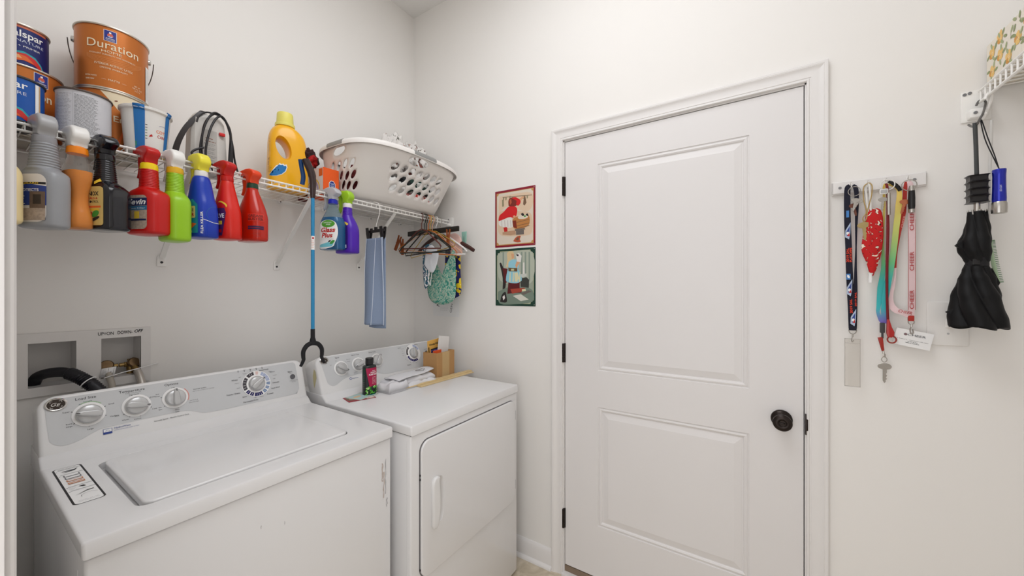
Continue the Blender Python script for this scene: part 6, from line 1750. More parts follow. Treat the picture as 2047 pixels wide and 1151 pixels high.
def draw_red(art, w_, h_):
    def N(px, py):
        x = (px - 85) / 328; top = 135 - 55 * x; bot = 600 - 22 * x
        return ((x - 0.5) * w_, (0.5 - (py - top) / (bot - top)) * h_)
    P = lambda pts, m_: art.poly([N(*p) for p in (pts if len(pts) < 6 else dense(pts, 3))], m_)
    art.rect(-w_ / 2 + 0.010, -h_ / 2 + 0.010, w_ / 2 - 0.010, h_ / 2 - 0.012, C_('gold', (196, 150, 90)))
    a, b = w_ / 2 - 0.0125, h_ / 2 - 0.0145
    notch = []
    for sx_, sy_, a0_ in ((1, 1, 270), (-1, 1, 0), (-1, -1, 90), (1, -1, 180)):
        for q in range(5):
            w = R(a0_ - q * 22.5)
            notch.append((sx_ * a + 0.012 * math.cos(w) , sy_ * b + 0.012 * math.sin(w)))
    art.poly(notch, C_('parchment', (224, 212, 196)))
    P([(125, 175), (250, 150), (385, 145), (388, 260), (330, 300), (200, 250), (120, 300)], C_('peachwash', (226, 200, 172)))
    P([(120, 300), (180, 290), (330, 300), (385, 330), (388, 470), (330, 500), (150, 500), (110, 440)], C_('sandwash', (222, 196, 168)))
    P([(150, 178), (388, 160), (388, 165), (150, 183)], C_('umber', (120, 92, 70)))
    for x, y in ((152, 180), (172, 176), (205, 170), (315, 165), (345, 163)):
        P([(x, y), (x + 14, y - 2), (x + 10, y + 26), (x + 2, y + 30)], C_('moss', (150, 140, 110)))
    P([(145, 200), (160, 198), (162, 255), (146, 258)], C_('moss', (150, 140, 110)))
    P([(325, 170), (335, 170), (345, 225), (330, 250), (318, 240)], C_('umber', (120, 92, 70)))
    P([(285, 195), (315, 172), (330, 176), (300, 210), (280, 235)], C_('skin', (222, 168, 130)))
    P([(115, 365), (125, 330), (160, 300), (195, 262), (230, 250), (262, 262), (272, 290), (262, 340), (245, 352), (205, 345), (160, 362), (120, 376)], C_('vermilion', (214, 32, 36)))
    P([(235, 335), (252, 330), (268, 355), (262, 368), (248, 360)], C_('skin', (222, 168, 130)))
    P([(200, 250), (200, 205), (222, 182), (255, 182), (270, 205), (268, 245), (245, 255), (215, 255)], C_('auburn', (124, 44, 34)))
    P([(225, 190), (255, 178), (292, 200), (298, 225), (280, 250), (262, 238), (265, 208)], C_('vermilion', (214, 32, 36)))
    P([(208, 205), (222, 192), (226, 225), (212, 245)], C_('rust', (190, 90, 60)))
    P([(118, 378), (160, 364), (205, 348), (226, 352), (236, 425), (175, 432), (120, 412)], C_('linen', (232, 228, 222)))
    for x in (140, 165, 190, 215): P([(x, 372), (x + 5, 370), (x + 8, 425), (x + 3, 426)], C_('shade', (198, 186, 182)))
    P([(158, 432), (188, 430), (192, 465), (212, 480), (206, 492), (168, 490), (165, 470)], C_('cherry', (196, 36, 34)))
    P([(150, 470), (255, 455), (260, 490), (215, 496), (150, 490)], C_('shadowtan', (190, 150, 120)))
    P([(232, 375), (248, 350), (300, 335), (362, 332), (368, 400), (330, 435), (270, 445), (240, 430)], C_('barrel', (190, 128, 70)))
    P([(232, 375), (262, 372), (270, 440), (240, 430)], C_('mahogany', (130, 46, 30)))
    for k in (0, 30, 52): P([(268, 388 + k), (368, 362 + k), (368, 366 + k), (268, 392 + k)], C_('umber', (120, 92, 70)))
    P([(275, 348), (290, 330), (320, 325), (350, 330), (355, 350), (320, 362), (285, 360)], C_('suds', (226, 214, 196)))
    P([(300, 318), (318, 310), (330, 332), (312, 338)], C_('ink', (46, 40, 40))); P([(340, 322), (355, 315), (362, 335), (348, 338)], C_('ink', (46, 40, 40))); P([(322, 335), (342, 332), (342, 342), (326, 345)], GREEN)
    P([(250, 447), (330, 436), (336, 448), (258, 462)], C_('stoolgrey', (112, 104, 98))); P([(262, 462), (325, 452), (325, 488), (262, 494)], C_('stoolgrey', (112, 104, 98)))
    P([(240, 545), (255, 520), (275, 505), (300, 502), (292, 530), (300, 550), (270, 556)], C_('rust', (190, 90, 60))); P([(258, 535), (272, 515), (288, 515), (280, 540)], C_('umber', (120, 92, 70)))
def draw_green(art, w_, h_):
    def N(px, py):
        x = (px - 90) / 323; top = 610 - 24 * x; bot = 1072 + 8 * x
        return ((x - 0.5) * w_, (0.5 - (py - top) / (bot - top)) * h_)
    P = lambda pts, m_: art.poly([N(*p) for p in (pts if len(pts) < 6 else dense(pts, 3))], m_)
    a, b = w_ / 2 - 0.010, h_ / 2 - 0.012
    def notch(a, b, r_):
        o_ = []
        for sx_, sy_, a0_ in ((1, 1, 270), (-1, 1, 0), (-1, -1, 90), (1, -1, 180)):
            for q in range(5):
                w = R(a0_ - q * 22.5); o_.append((sx_ * a + r_ * math.cos(w), sy_ * b + r_ * math.sin(w)))
        return o_
    art.poly(notch(a, b, 0.020), C_('straw', (206, 206, 160))); art.poly(notch(a - 0.002, b - 0.002, 0.020), C_('sage', (158, 166, 150)))
    P([(110, 640), (250, 620), (392, 630), (395, 860), (300, 900), (150, 880), (108, 800)], C_('sagelight', (182, 188, 172)))
    for x in (150, 300, 330, 360): P([(x, 628), (x + 12, 628), (x + 12, 860), (x, 870)], C_('sagemid', (140, 154, 142)))
    P([(125, 725), (138, 720), (170, 800), (178, 900), (162, 950), (150, 950), (152, 850)], C_('ink', (46, 40, 40)))
    P([(150, 760), (195, 768), (200, 870), (170, 890)], C_('maroonink', (96, 30, 34)))
    P([(292, 850), (345, 838), (365, 860), (362, 925), (300, 930)], C_('ironblack', (60, 62, 58)))
    P([(318, 715), (328, 715), (330, 810), (316, 812)], C_('linen', (232, 228, 222))); P([(300, 812), (345, 806), (345, 832), (300, 838)], C_('enamelgrey', (206, 208, 200)))
    P([(110, 960), (200, 920), (330, 920), (392, 950), (390, 1040), (250, 1062), (125, 1055)], C_('floorgreen', (122, 138, 124)))
    P([(200, 870), (292, 865), (290, 950), (310, 965), (190, 975)], C_('maroonink', (96, 30, 34))); P([(215, 935), (330, 925), (335, 950), (230, 975)], C_('brick', (170, 70, 54)))
    P([(186, 640), (205, 622), (238, 625), (246, 660), (238, 720), (205, 745), (180, 752), (190, 700)], C_('blonde', (222, 196, 150)))
    P([(222, 640), (244, 645), (246, 675), (228, 685)], C_('skin', (222, 168, 130)))
    P([(200, 715), (225, 692), (270, 694), (282, 730), (278, 762), (205, 762)], C_('powder', (150, 206, 222)))
    P([(268, 700), (255, 740), (268, 770), (276, 740), (300, 700)], C_('skin', (222, 168, 130)))
    P([(258, 650), (285, 636), (306, 660), (300, 712), (270, 708)], C_('linen', (232, 228, 222))); P([(264, 645), (284, 650), (280, 664), (266, 660)], C_('ink', (46, 40, 40)))
    P([(196, 760), (272, 762), (308, 850), (290, 878), (255, 888), (200, 880), (178, 858)], C_('powder', (150, 206, 222)))
    for x in (205, 232, 262, 284): P([(x + 6, 795), (x + 12, 795), (x + 12, 875), (x, 878)], C_('creamink', (226, 220, 180)))
    P([(248, 800), (275, 798), (290, 850), (252, 878)], C_('creamink', (226, 220, 180)))
    P([(198, 758), (272, 762), (272, 790), (200, 788)], C_('beltbrown', (110, 82, 52))); P([(222, 768), (246, 768), (246, 784), (222, 784)], C_('straw', (206, 206, 160)))
    P([(130, 1040), (142, 990), (160, 965), (176, 960), (182, 990), (188, 1035), (170, 1048)], C_('ink', (46, 40, 40))); P([(150, 1000), (166, 985), (172, 1010), (158, 1030)], C_('linen', (232, 228, 222)))
    P([(236, 992), (300, 978), (362, 1022), (300, 1036)], C_('newsprint', (218, 216, 204))); P([(308, 938), (338, 934), (340, 952), (310, 956)], C_('creamink', (226, 220, 180))); P([(300, 970), (360, 945), (385, 955), (320, 985)], C_('stoolgrey', (112, 104, 98)))
sign('red-bordered tin sign of a girl in a red dress washing at a tub, upper one', -0.761, 1.7535, 0.250, 0.303, mat('tin_crimson', (140, 22, 44), 0.35, var=0.03), None, draw_red)
sign('green-bordered tin sign of a girl in a blue dress holding a doll, lower one', -0.763, 1.4405, 0.248, 0.302, mat('tin_green', (28, 62, 50), 0.35, var=0.03), None, draw_green)

# ------------------------------------------------------------------ light switch
sw = thing('light_switch', 'white wall plate with a toggle, behind the black umbrella', 'light switch', (-0.0006, -2.300, 1.2705))
PLT = mat('switch_white', (236, 233, 229), 0.3, var=0.01)
MB().box((-0.006, -0.042, -0.066), (0, 0.044, 0.066), PLT, r=0.0028, seg=3).build('wall_plate', sw)
MB().box((-0.0075, -0.006, -0.0125), (-0.004, 0.006, 0.0125), PLT, r=0.001).prism([(-0.006, 0.003), (-0.006, -0.007), (-0.017, -0.009), (-0.0165, -0.003)], -0.0038, 0.0038, PLT, axis='y', r=0.001).build('toggle', sw)
for z in (-0.030, 0.030):
    MB().lathe([(0.0028, 0), (0.0028, 0.0008), (0.0005, 0.0012)], LGREY, n=12, M=Matrix.Translation((-0.006, 0, z)) @ Matrix.Rotation(R(-90), 4, 'Y')).build('screw', sw)

# ------------------------------------------------------------------ hook rail and what hangs on it
hr = thing('hook_rail', 'white wooden rail with four small white hooks, right of the door frame', 'hook rail', (-0.0004, -2.145, 1.711))
rings = []
prof = [(0, -0.0225), (0.006, -0.0225), (0.0085, -0.0195), (0.0125, -0.018), (0.0125, 0.018), (0.0085, 0.0195), (0.006, 0.0225), (0, 0.0225)]
for y, k in ((0.1105, 0), (0.1105, 1), (0.1075, 2), (-0.1075, 2), (-0.1105, 1), (-0.1105, 0)):
    rings.append([Vector((-(0 if k == 0 else d if k == 2 else min(d, 0.006)), y, z)) for d, z in prof])
MB().loft(rings, TRIM).build('board', hr, angle=25)
for y in (0.091, -0.083):
    MB().lathe([(0.0042, 0), (0.0042, 0.0012), (0.003, 0.002), (0.0005, 0.0014)], MGREY, n=16, M=Matrix.Translation((-0.0125, y, 0.000)) @ Matrix.Rotation(R(-90), 4, 'Y')).build('screw', hr)
HY = [-2.080, -2.121, -2.163, -2.213]
for y in HY:
    yy = y + 2.145
    mb = MB().box((-0.015, yy - 0.0045, -0.012), (-0.0125, yy + 0.0045, 0.010), PLT, r=0.001)
    mb.tube(smooth_path([(-0.014, yy, -0.006), (-0.020, yy, -0.009), (-0.028, yy, -0.006), (-0.031, yy, 0.002), (-0.031, yy, 0.008)], 4), 0.0018, PLT, n=8)
    mb.tube(smooth_path([(-0.014, yy, 0.006), (-0.020, yy, 0.008), (-0.024, yy, 0.013)], 4), 0.0016, PLT, n=8)
    mb.build('hook', hr)

def ribbon(mb, pts, w_, x, material, n=12, twist=None):
    """strap hanging against the wall; pts (y, z[, x]) ; w_ width or list"""
    P = smooth_path([(p[2] if len(p) > 2 else x, p[0], p[1]) for p in pts], n)
    N = len(P); rings = []
    for i, p in enumerate(P):
        t = (P[min(i + 1, N - 1)] - P[max(i - 1, 0)]); t.x = 0; t.normalize()
        s_ = Vector((0, -t.z, t.y)) * -1
        if s_.y > 0: s_ = -s_
        k = i / (N - 1)
        ww = w_ if not isinstance(w_, (list, tuple)) else w_[min(len(w_) - 1, int(k * len(w_)))]
        if isinstance(w_, (list, tuple)) and len(w_) > 1:
            f = k * (len(w_) - 1); a = int(min(f, len(w_) - 2)); ww = w_[a] + (w_[a + 1] - w_[a]) * (f - a)
        tw = twist(k) if twist else 0.0
        s2 = s_ * math.cos(tw) + Vector((1, 0, 0)) * math.sin(tw)
        rings.append([p - s2 * ww / 2, p + s2 * ww / 2])
    mb.loft(rings, material, closed_u=False, caps=False)
    return P
def key(root, name, x, y, z, rz_, colr, s=1.0, M0=None):
    M_ = (M0 or Matrix.Translation((x, y, z))) @ Matrix.Rotation(rz_, 4, 'X')
    mb = MB()
    # bow (with hole), blade with bitting in the y,z plane
    rings = []
    for xx in (-0.001, 0.001):
        pass
    pts = [(0.010 * s * math.cos(a) * (1.25 if abs(math.cos(a)) > 0.6 else 1.0), 0.008 * s * math.sin(a)) for a in [2 * PI * k / 16 for k in range(16)]]
    mb.prism(pts, -0.001, 0.001, colr, axis='x', r=0.0004, seg=1, M=M_)
    bl = [(-0.0035 * s, -0.006 * s), (0.0035 * s, -0.006 * s), (0.0035 * s, -0.034 * s), (0.001, -0.040 * s), (-0.002 * s, -0.037 * s), (-0.0015 * s, -0.033 * s), (-0.0040 * s, -0.030 * s), (-0.0020 * s, -0.026 * s), (-0.0042 * s, -0.022 * s), (-0.0022 * s, -0.018 * s), (-0.0040 * s, -0.014 * s)]
    mb.prism(bl, -0.0009, 0.0009, colr, axis='x', r=0.0002, seg=1, M=M_)
    return mb.build(name, root)
def ringmb(root, name, x, y, z, r_, colr, th=0.0011, tilt=0.0, ry=1.0):
    P = [Vector((x + math.sin(tilt) * r_ * math.cos(a), y + math.cos(tilt) * r_ * math.cos(a) * ry, z + r_ * math.sin(a))) for a in [2 * PI * k / 28 for k in range(28)]]
    return MB().tube(P, th, colr, n=7, closed=True).build(name, root)
SIL = mat('silver_metal', (188, 184, 178), 0.25, 0.95, var=0.05)
NAVYL = mat('strap_navy', (22, 22, 40), 0.8, var=0.08, bump=0.15)
LET = mat('letter_orange', (222, 66, 36), 0.7, var=0)
# 1: navy lanyard
l1 = thing('lanyard', 'navy lanyard with orange lettering and clear badge holder on the first hook', 'lanyard', (0, 0, 0), 0, 'lanyards on the hook rail')
def at_pt(t, loc):
    t.location = loc
    return Vector(loc)
L1O = at_pt(l1, (-0.012, -2.080, 1.24))
def OFF(o, pts): return [(p[0] - o.y, p[1] - o.z) if len(p) == 2 else (p[0] - o.y, p[1] - o.z, p[2] - o.x) for p in pts]
mb = MB()
ribbon(mb, OFF(L1O, [(-2.077, 1.712, -0.026), (-2.070, 1.703, -0.033), (-2.069, 1.66, -0.033), (-2.0705, 1.58, -0.031), (-2.073, 1.51, -0.030), (-2.0745, 1.445, -0.030), (-2.077, 1.379, -0.029), (-2.080, 1.312, -0.029), (-2.082, 1.246, -0.029)]), [0.010, 0.015, 0.016, 0.0165, 0.0165, 0.017, 0.017, 0.0175, 0.018], 0, NAVYL)
solidify(mb.build('strap', l1, smooth=False), 0.0010)
mb = MB()
ribbon(mb, OFF(L1O, [(-2.083, 1.712, -0.024), (-2.091, 1.700, -0.027), (-2.0935, 1.65, -0.026), (-2.093, 1.58, -0.022), (-2.0925, 1.511, -0.022), (-2.0915, 1.445, -0.022), (-2.091, 1.379, -0.022), (-2.089, 1.312, -0.023), (-2.086, 1.246, -0.025)]), [0.010, 0.012, 0.010, 0.006, 0.0035, 0.006, 0.010, 0.013, 0.016], 0, NAVYL)
solidify(mb.build('strap', l1, smooth=False), 0.0010)
mb = MB()
fn = plane_map((-0.0335 - L1O.x, 0 - L1O.y, 0 - L1O.z), (0, -1, 0), (0, 0, 1)); art = Art(mb, fn, h0=0.0)
U = lambda y: -y
fit(art, '2019 SAL', U(-2.0728), 1.462, 0.0058, 0.046, LET, rot=R(90), bold=0.03, align='L'); fit(art, 'PLAYOFFS', U(-2.0806), 1.462, 0.0058, 0.046, LET, rot=R(90), bold=0.03, align='L')
fit(art, '2019 SAL', U(-2.0820), 1.296, 0.0058, 0.046, LET, rot=R(92), bold=0.03, align='L')
fit(art, 'SAL', U(-2.0720), 1.664, 0.006, 0.030, LET, rot=R(82), bold=0.03, align='L')
art.rect(U(-2.0665), 1.608, U(-2.0735), 1.630, mat('patch_blue', (70, 130, 196), 0.6, var=0)); art.rect(U(-2.0670), 1.405, U(-2.0770), 1.424, mat('patch_blue', (70, 130, 196))); art.ell(U(-2.072), 1.415, 0.003, 0.006, WHITE, rot=0.3)
for yb, zb_ in ((-2.0705, 1.560), (-2.0745, 1.375), (-2.0835, 1.278)):
    u = U(yb)
    art.poly([(u + 0.007, zb_ + 0.032), (u - 0.006, zb_ + 0.006), (u - 0.007, zb_ - 0.016), (u + 0.003, zb_ - 0.024), (u + 0.006, zb_ - 0.006)], mat('bird_grey', (176, 190, 214), 0.6, var=0))
    art.poly([(u + 0.005, zb_ + 0.020), (u - 0.003, zb_ + 0.003), (u - 0.003, zb_ - 0.012), (u + 0.003, zb_ - 0.014)], INKB)
    art.ell(u, zb_ - 0.004, 0.0035, 0.0055, WHITE, n=10); art.poly([(u - 0.002, zb_ - 0.012), (u + 0.004, zb_ - 0.002), (u + 0.0045, zb_ - 0.014)], RED)
mb.build('lettering', l1)
mb = MB(); art = Art(mb, plane_map((-0.0275 - L1O.x, 0 - L1O.y, 0 - L1O.z), (0, -1, 0), (0, 0, 1)), h0=0.0)
fit(art, 'PLAYOFFS', 2.0880, 1.298, 0.0045, 0.050, LET, rot=R(92), bold=0.03, align='L'); fit(art, '2019 SAL', 2.0925, 1.318, 0.004, 0.046, LET, rot=R(90), bold=0.03, align='L')
mb.build('lettering', l1)
ringmb(l1, 'key_ring', -0.036 - L1O.x, -2.086 - L1O.y, 1.690 - L1O.z, 0.015, SIL)
for k, (dy_, dz_, a_, c_) in enumerate(((-0.004, -0.030, 0.15, SIL), (-0.012, -0.032, 0.45, SIL), (0.000, -0.045, -0.2, mat('key_brown', (110, 62, 44), 0.4)))):
    key(l1, 'key', -0.040 + 0.003 * k - L1O.x, -2.084 + dy_ - L1O.y, 1.690 + dz_ - L1O.z, a_, c_, 0.9)
MB().box((-0.0325 - L1O.x, -2.0925 - L1O.y, 1.240 - L1O.z), (-0.026 - L1O.x, -2.0735 - L1O.y, 1.256 - L1O.z), NAVYL, r=0.002).build('strap_end', l1)
mb = MB()
mb.tube(smooth_path([(-0.030 - L1O.x, -2.073 - L1O.y, 0.002), (-0.030 - L1O.x, -2.076 - L1O.y, -0.008), (-0.030 - L1O.x, -2.083 - L1O.y, -0.012), (-0.030 - L1O.x, -2.090 - L1O.y, -0.008), (-0.030 - L1O.x, -2.093 - L1O.y, 0.002)], 4), 0.0013, SIL, n=7)
mb.tube([(-0.030 - L1O.x, -2.083 - L1O.y, -0.011), (-0.030 - L1O.x, -2.083 - L1O.y, -0.022)], 0.0022, SIL, n=8)
mb.tube(smooth_path([(-0.030 - L1O.x, -2.083 - L1O.y, -0.020), (-0.030 - L1O.x, -2.080 - L1O.y, -0.030), (-0.030 - L1O.x, -2.082 - L1O.y, -0.038), (-0.030 - L1O.x, -2.085 - L1O.y, -0.032)], 4), 0.0013, SIL, n=7)
mb.build('swivel_clip', l1)
CLEARV = mat('clear_vinyl', (226, 222, 216), 0.12, trans=0.85, var=0, ior=1.08, alpha=0.45)
CLEARE = mat('vinyl_edge', (206, 200, 194), 0.3, alpha=0.7, var=0)
mb = MB(); y0_, y1_ = -2.0630 - L1O.y, -2.1020 - L1O.y
mb.box((-0.0298 - L1O.x, y1_, 1.057 - L1O.z), (-0.0284 - L1O.x, y0_, 1.213 - L1O.z), CLEARV, r=0.0004, seg=1)
mb.build('badge_holder', l1)
mb = MB()
for a, b in (((y0_, 1.057), (y0_ - 0.0016, 1.213)), ((y1_ + 0.0016, 1.057), (y1_, 1.213)), ((y0_, 1.057), (y1_, 1.0588)), ((y0_, 1.2112), (y1_, 1.213)), ((y0_, 1.198), (y1_, 1.1990))):
    mb.box((-0.0304 - L1O.x, min(a[0], b[0]), a[1] - L1O.z), (-0.0280 - L1O.x, max(a[0], b[0]), b[1] - L1O.z), CLEARE)
mb.build('holder_seam', l1)

# 2: red printed pouch with gold cord and gold key
BANDF = pat('bandana_red', [(0, (246, 226, 206)), (0.365, (50, 14, 16)), (0.39, (196, 24, 26)), (0.66, (198, 26, 26)), (0.675, (60, 14, 16)), (0.70, (240, 216, 190))], scale=40, rough=0.85, distort=1.8, bump=0.2)
o = hung_cloth('cloth_pouch', 'red print cloth pouch hanging point down from the second hook', 'pouch', -0.036, -2.127, 1.520,
               dense([(-0.012, 0.106), (0.020, 0.104), (0.027, 0.040), (0.022, -0.035), (0.006, -0.098), (-0.003, -0.102), (-0.013, -0.060), (-0.024, -0.020), (-0.019, 0.040)]), BANDF, th=0.014, bulge=0.006, seed=33)
MB().lathe([(0.0045, 0), (0.0055, 0.012), (0.0045, 0.024), (0.007, 0.030), (0.002, 0.030)], WHITE, n=12, M=Matrix.Translation((0, 0.003, -0.125))).build('white_tassel', o)
MB().tube(smooth_path([(0, 0.002, 0.103), (0.000, 0.003, 0.14), (0.002, 0.005, 0.182), (0.004, 0.010, 0.190), (0.004, 0.013, 0.182), (0.0, 0.012, 0.14), (0, 0.008, 0.10)], 5), 0.0026, mat('ribbon_white', (228, 226, 222), 0.8), n=7).build('hanging_loop', o)
gk = thing('gold_key', 'gold key tied on twisted gold cord, on the second hook beside the red pouch', 'key', (-0.036, -2.114, 1.62))
cordm = mat('cord_gold', (176, 148, 96), 0.6, var=0.3, scale=300)
MB().tube(smooth_path([(0.004, -0.007, 0.093), (-0.002, 0.006, 0.080), (-0.002, 0.006, 0.040), (-0.002, 0.000, 0.000), (-0.003, 0.008, -0.018), (-0.003, 0.006, -0.030), (-0.003, 0.000, -0.022), (-0.002, -0.004, 0.010), (-0.002, -0.012, 0.050), (0.0, -0.014, 0.080), (0.004, -0.009, 0.093)], 5), 0.0016, cordm, n=7).build('cord', gk)
key(gk, 'key_blade', 0, 0, 0, -0.1, mat('key_gold', (178, 158, 110), 0.35, 0.9, var=0.1), 1.25, M0=Matrix.Translation((-0.006, 0.007, -0.042)))

# 3: rainbow lanyard, dark red cord with red carabiner, house key
RNB = _m.get('strap_rainbow') or bpy.data.materials.new('strap_rainbow'); _m['strap_rainbow'] = RNB
RNB.use_nodes = True
nt = RNB.node_tree; tc = nt.nodes.new('ShaderNodeTexCoord'); sp = nt.nodes.new('ShaderNodeSeparateXYZ'); mr = nt.nodes.new('ShaderNodeMapRange'); cr = nt.nodes.new('ShaderNodeValToRGB')
nt.links.new(tc.outputs['Object'], sp.inputs[0]); nt.links.new(sp.outputs['Z'], mr.inputs[0]); mr.inputs[1].default_value = -0.02; mr.inputs[2].default_value = 0.45
nt.links.new(mr.outputs[0], cr.inputs[0]); nt.links.new(cr.outputs[0], nt.nodes['Principled BSDF'].inputs['Base Color']); nt.nodes['Principled BSDF'].inputs['Roughness'].default_value = 0.8
cols = [(0.0, (112, 60, 150)), (0.07, (120, 110, 190)), (0.16, (60, 180, 186)), (0.34, (60, 176, 170)), (0.46, (110, 190, 130)), (0.66, (190, 200, 110)), (0.85, (232, 206, 110)), (1.0, (224, 190, 90))]
while len(cr.color_ramp.elements) < len(cols): cr.color_ramp.elements.new(0.5)
for e, (p, c) in zip(cr.color_ramp.elements, cols): e.position = p; e.color = (*lin(c), 1)
l3 = thing('lanyard', 'rainbow-dyed lanyard with black buckle hanging from the third hook', 'lanyard', (0, 0, 0), 0, 'lanyards on the hook rail')
O3 = at_pt(l3, (-0.012, -2.165, 1.26))
mb = MB(); ribbon(mb, OFF(O3, [(-2.160, 1.706, -0.024), (-2.157, 1.69, -0.026), (-2.1585, 1.635, -0.024), (-2.1565, 1.571, -0.023), (-2.1555, 1.507, -0.022), (-2.1565, 1.442, -0.022), (-2.150, 1.378, -0.024), (-2.145, 1.320, -0.026), (-2.143, 1.300, -0.030), (-2.150, 1.277, -0.030), (-2.156, 1.268, -0.029)]), [0.004, 0.006, 0.006, 0.005, 0.006, 0.010, 0.015, 0.010, 0.008, 0.012, 0.010], 0, RNB)
solidify(mb.build('strap', l3, smooth=False), 0.0009)
mb = MB(); ribbon(mb, OFF(O3, [(-2.168, 1.704, -0.022), (-2.1885, 1.682, -0.032), (-2.189, 1.631, -0.032), (-2.184, 1.568, -0.031), (-2.179, 1.505, -0.030), (-2.172, 1.442, -0.030), (-2.163, 1.378, -0.030), (-2.157, 1.314, -0.029), (-2.157, 1.266, -0.029)]), [0.006, 0.010, 0.015, 0.014, 0.014, 0.015, 0.016, 0.014, 0.010], 0, RNB)
solidify(mb.build('strap', l3, smooth=False), 0.0009)
mb = MB(); ribbon(mb, OFF(O3, [(-2.166, 1.7105, -0.030), (-2.176, 1.702, -0.034), (-2.186, 1.690, -0.034), (-2.192, 1.677, -0.034)]), [0.006, 0.010, 0.010, 0.009], 0, BLACKM); solidify(mb.build('black_tab', l3, angle=180), 0.0012)
MB().box((-0.035 - O3.x, -2.158 - O3.y, 1.236 - O3.z), (-0.026 - O3.x, -2.147 - O3.y, 1.268 - O3.z), DGREY, r=0.002).box((-0.033 - O3.x, -2.1555 - O3.y, 1.218 - O3.z), (-0.028 - O3.x, -2.1500 - O3.y, 1.238 - O3.z), DGREY, r=0.002).build('buckle', l3)
rt = thing('key_fob', 'short red tag with a silver house key hanging under the rainbow lanyard', 'key fob', (-0.031, -2.150, 1.205))
mb = MB(); mb.prism([(-0.007, -0.024), (-0.001, -0.026), (0.0085, 0.016), (-0.0035, 0.019)], -0.002, 0.002, mat('tag_red', (160, 40, 28), 0.35), axis='x', r=0.0008, M=Matrix.Rotation(0.0, 4, 'X'))
# prism x axis uses (y, z)
mb.build('red_tag', rt)
MB().tube([(0, -0.004, -0.026), (0, -0.006, -0.034)], 0.0028, SIL, n=10).box((-0.002, -0.0105, -0.044), (0.002, -0.0025, -0.034), SIL, r=0.001).build('snap', rt)
ringmb(rt, 'split_ring', 0, -0.0070, -0.052, 0.0078, SIL, 0.0010, ry=0.8)
key(rt, 'key', 0, 0, 0, 0.0, SIL, 1.30, M0=Matrix.Translation((-0.001, -0.0075, -0.0735)))
rc = thing('carabiner_strap', 'dark red cord strap ending in a red clip with round ring, third hook', 'strap', (0, 0, 0))
O4 = at_pt(rc, (-0.012, -2.166, 1.235))
mb = MB(); ribbon(mb, OFF(O4, [(-2.160, 1.704, -0.034), (-2.1625, 1.690, -0.036), (-2.1632, 1.635, -0.036), (-2.1640, 1.57, -0.036), (-2.1632, 1.506, -0.036), (-2.162, 1.442, -0.036), (-2.162, 1.378, -0.035), (-2.163, 1.314, -0.035), (-2.165, 1.263, -0.035)]), [0.005, 0.006, 0.0055, 0.007, 0.0065, 0.006, 0.006, 0.006, 0.006], 0, mat('cord_red', (118, 22, 30), 0.7, var=0.1))
solidify(mb.build('strap', rc, angle=180), 0.0025)
CRD = mat('clip_red', (176, 30, 26), 0.3, var=0.05, coat=0.3)
MB().prism([(0.0045, 0.045), (-0.001, 0.045), (-0.007, 0.020), (-0.0125, 0.006), (-0.012, -0.006), (-0.006, -0.012), (0.003, -0.010), (0.0055, 0.002)], -0.028, -0.019, CRD, axis='x', r=0.0025).build('clip_body', rc)
ringmb(rc, 'clip_ring', -0.023, -0.007, -0.018, 0.0105, mat('ring_redbrown', (150, 52, 40), 0.35), 0.0020, ry=0.95)
ringmb(rc, 'key_ring', -0.024, 0.003, 0.464, 0.0165, PLT, 0.0014)
kt = thing('keychain', 'white framed key tag and silver tube keyring on the third hook', 'keychain', (-0.042, -2.160, 1.66))
MB().box((-0.002, -0.0035, 0.010), (0.002, 0.0165, 0.027), PLT, r=0.003).box((-0.0025, -0.001, 0.0135), (-0.0015, 0.014, 0.0235), LGREY, r=0.001).build('tag', kt)
MB().tube([(-0.001, -0.0045, -0.056), (-0.001, -0.0045, 0.012)], 0.0042, SIL, n=16).build('tube', kt)
key(kt, 'key', 0, 0, 0, 0.05, SIL, 0.9, M0=Matrix.Translation((0.002, 0.008, -0.006)))

# 4: pink CHEER lanyard with card
PKM = mat('strap_pink', (226, 198, 200), 0.8, var=0.03); RDM = mat('strap_brickred', (176, 52, 44), 0.8, var=0.05); CHE = mat('letter_brick', (178, 58, 56), 0.7, var=0)
l4 = thing('lanyard', 'pale pink lanyard lettered CHEER with white card, on the fourth hook', 'lanyard', (0, 0, 0), 0, 'lanyards on the hook rail')
O5 = at_pt(l4, (-0.012, -2.216, 1.27))
mb = MB(); ribbon(mb, OFF(O5, [(-2.212, 1.706, -0.026), (-2.214, 1.692, -0.033), (-2.2165, 1.65, -0.034), (-2.2175, 1.60, -0.032), (-2.2175, 1.503, -0.031), (-2.2175, 1.44, -0.031), (-2.2170, 1.378, -0.031), (-2.2165, 1.316, -0.031), (-2.2160, 1.280, -0.031)]), [0.008, 0.013, 0.0155, 0.0155, 0.0155, 0.0155, 0.0155, 0.015, 0.013], 0, PKM)
solidify(mb.build('strap', l4, smooth=False), 0.0009)
for sg in (-1, 1):
    mb = MB(); mb.tube([(-0.0318 - O5.x, -2.2175 + sg * 0.0074 - O5.y, z - O5.z) for z in (1.640, 1.5, 1.4, 1.31)], 0.0005, CHE, n=5); mb.build('strap_edge', l4)
mb = MB(); ribbon(mb, OFF(O5, [(-2.206, 1.704, -0.028), (-2.2035, 1.680, -0.030), (-2.2005, 1.611, -0.028), (-2.191, 1.549, -0.026), (-2.184, 1.486, -0.024), (-2.1835, 1.440, -0.023)]), [0.006, 0.009, 0.011, 0.009, 0.008, 0.005], 0, RDM); solidify(mb.build('strap', l4, smooth=False), 0.0009)
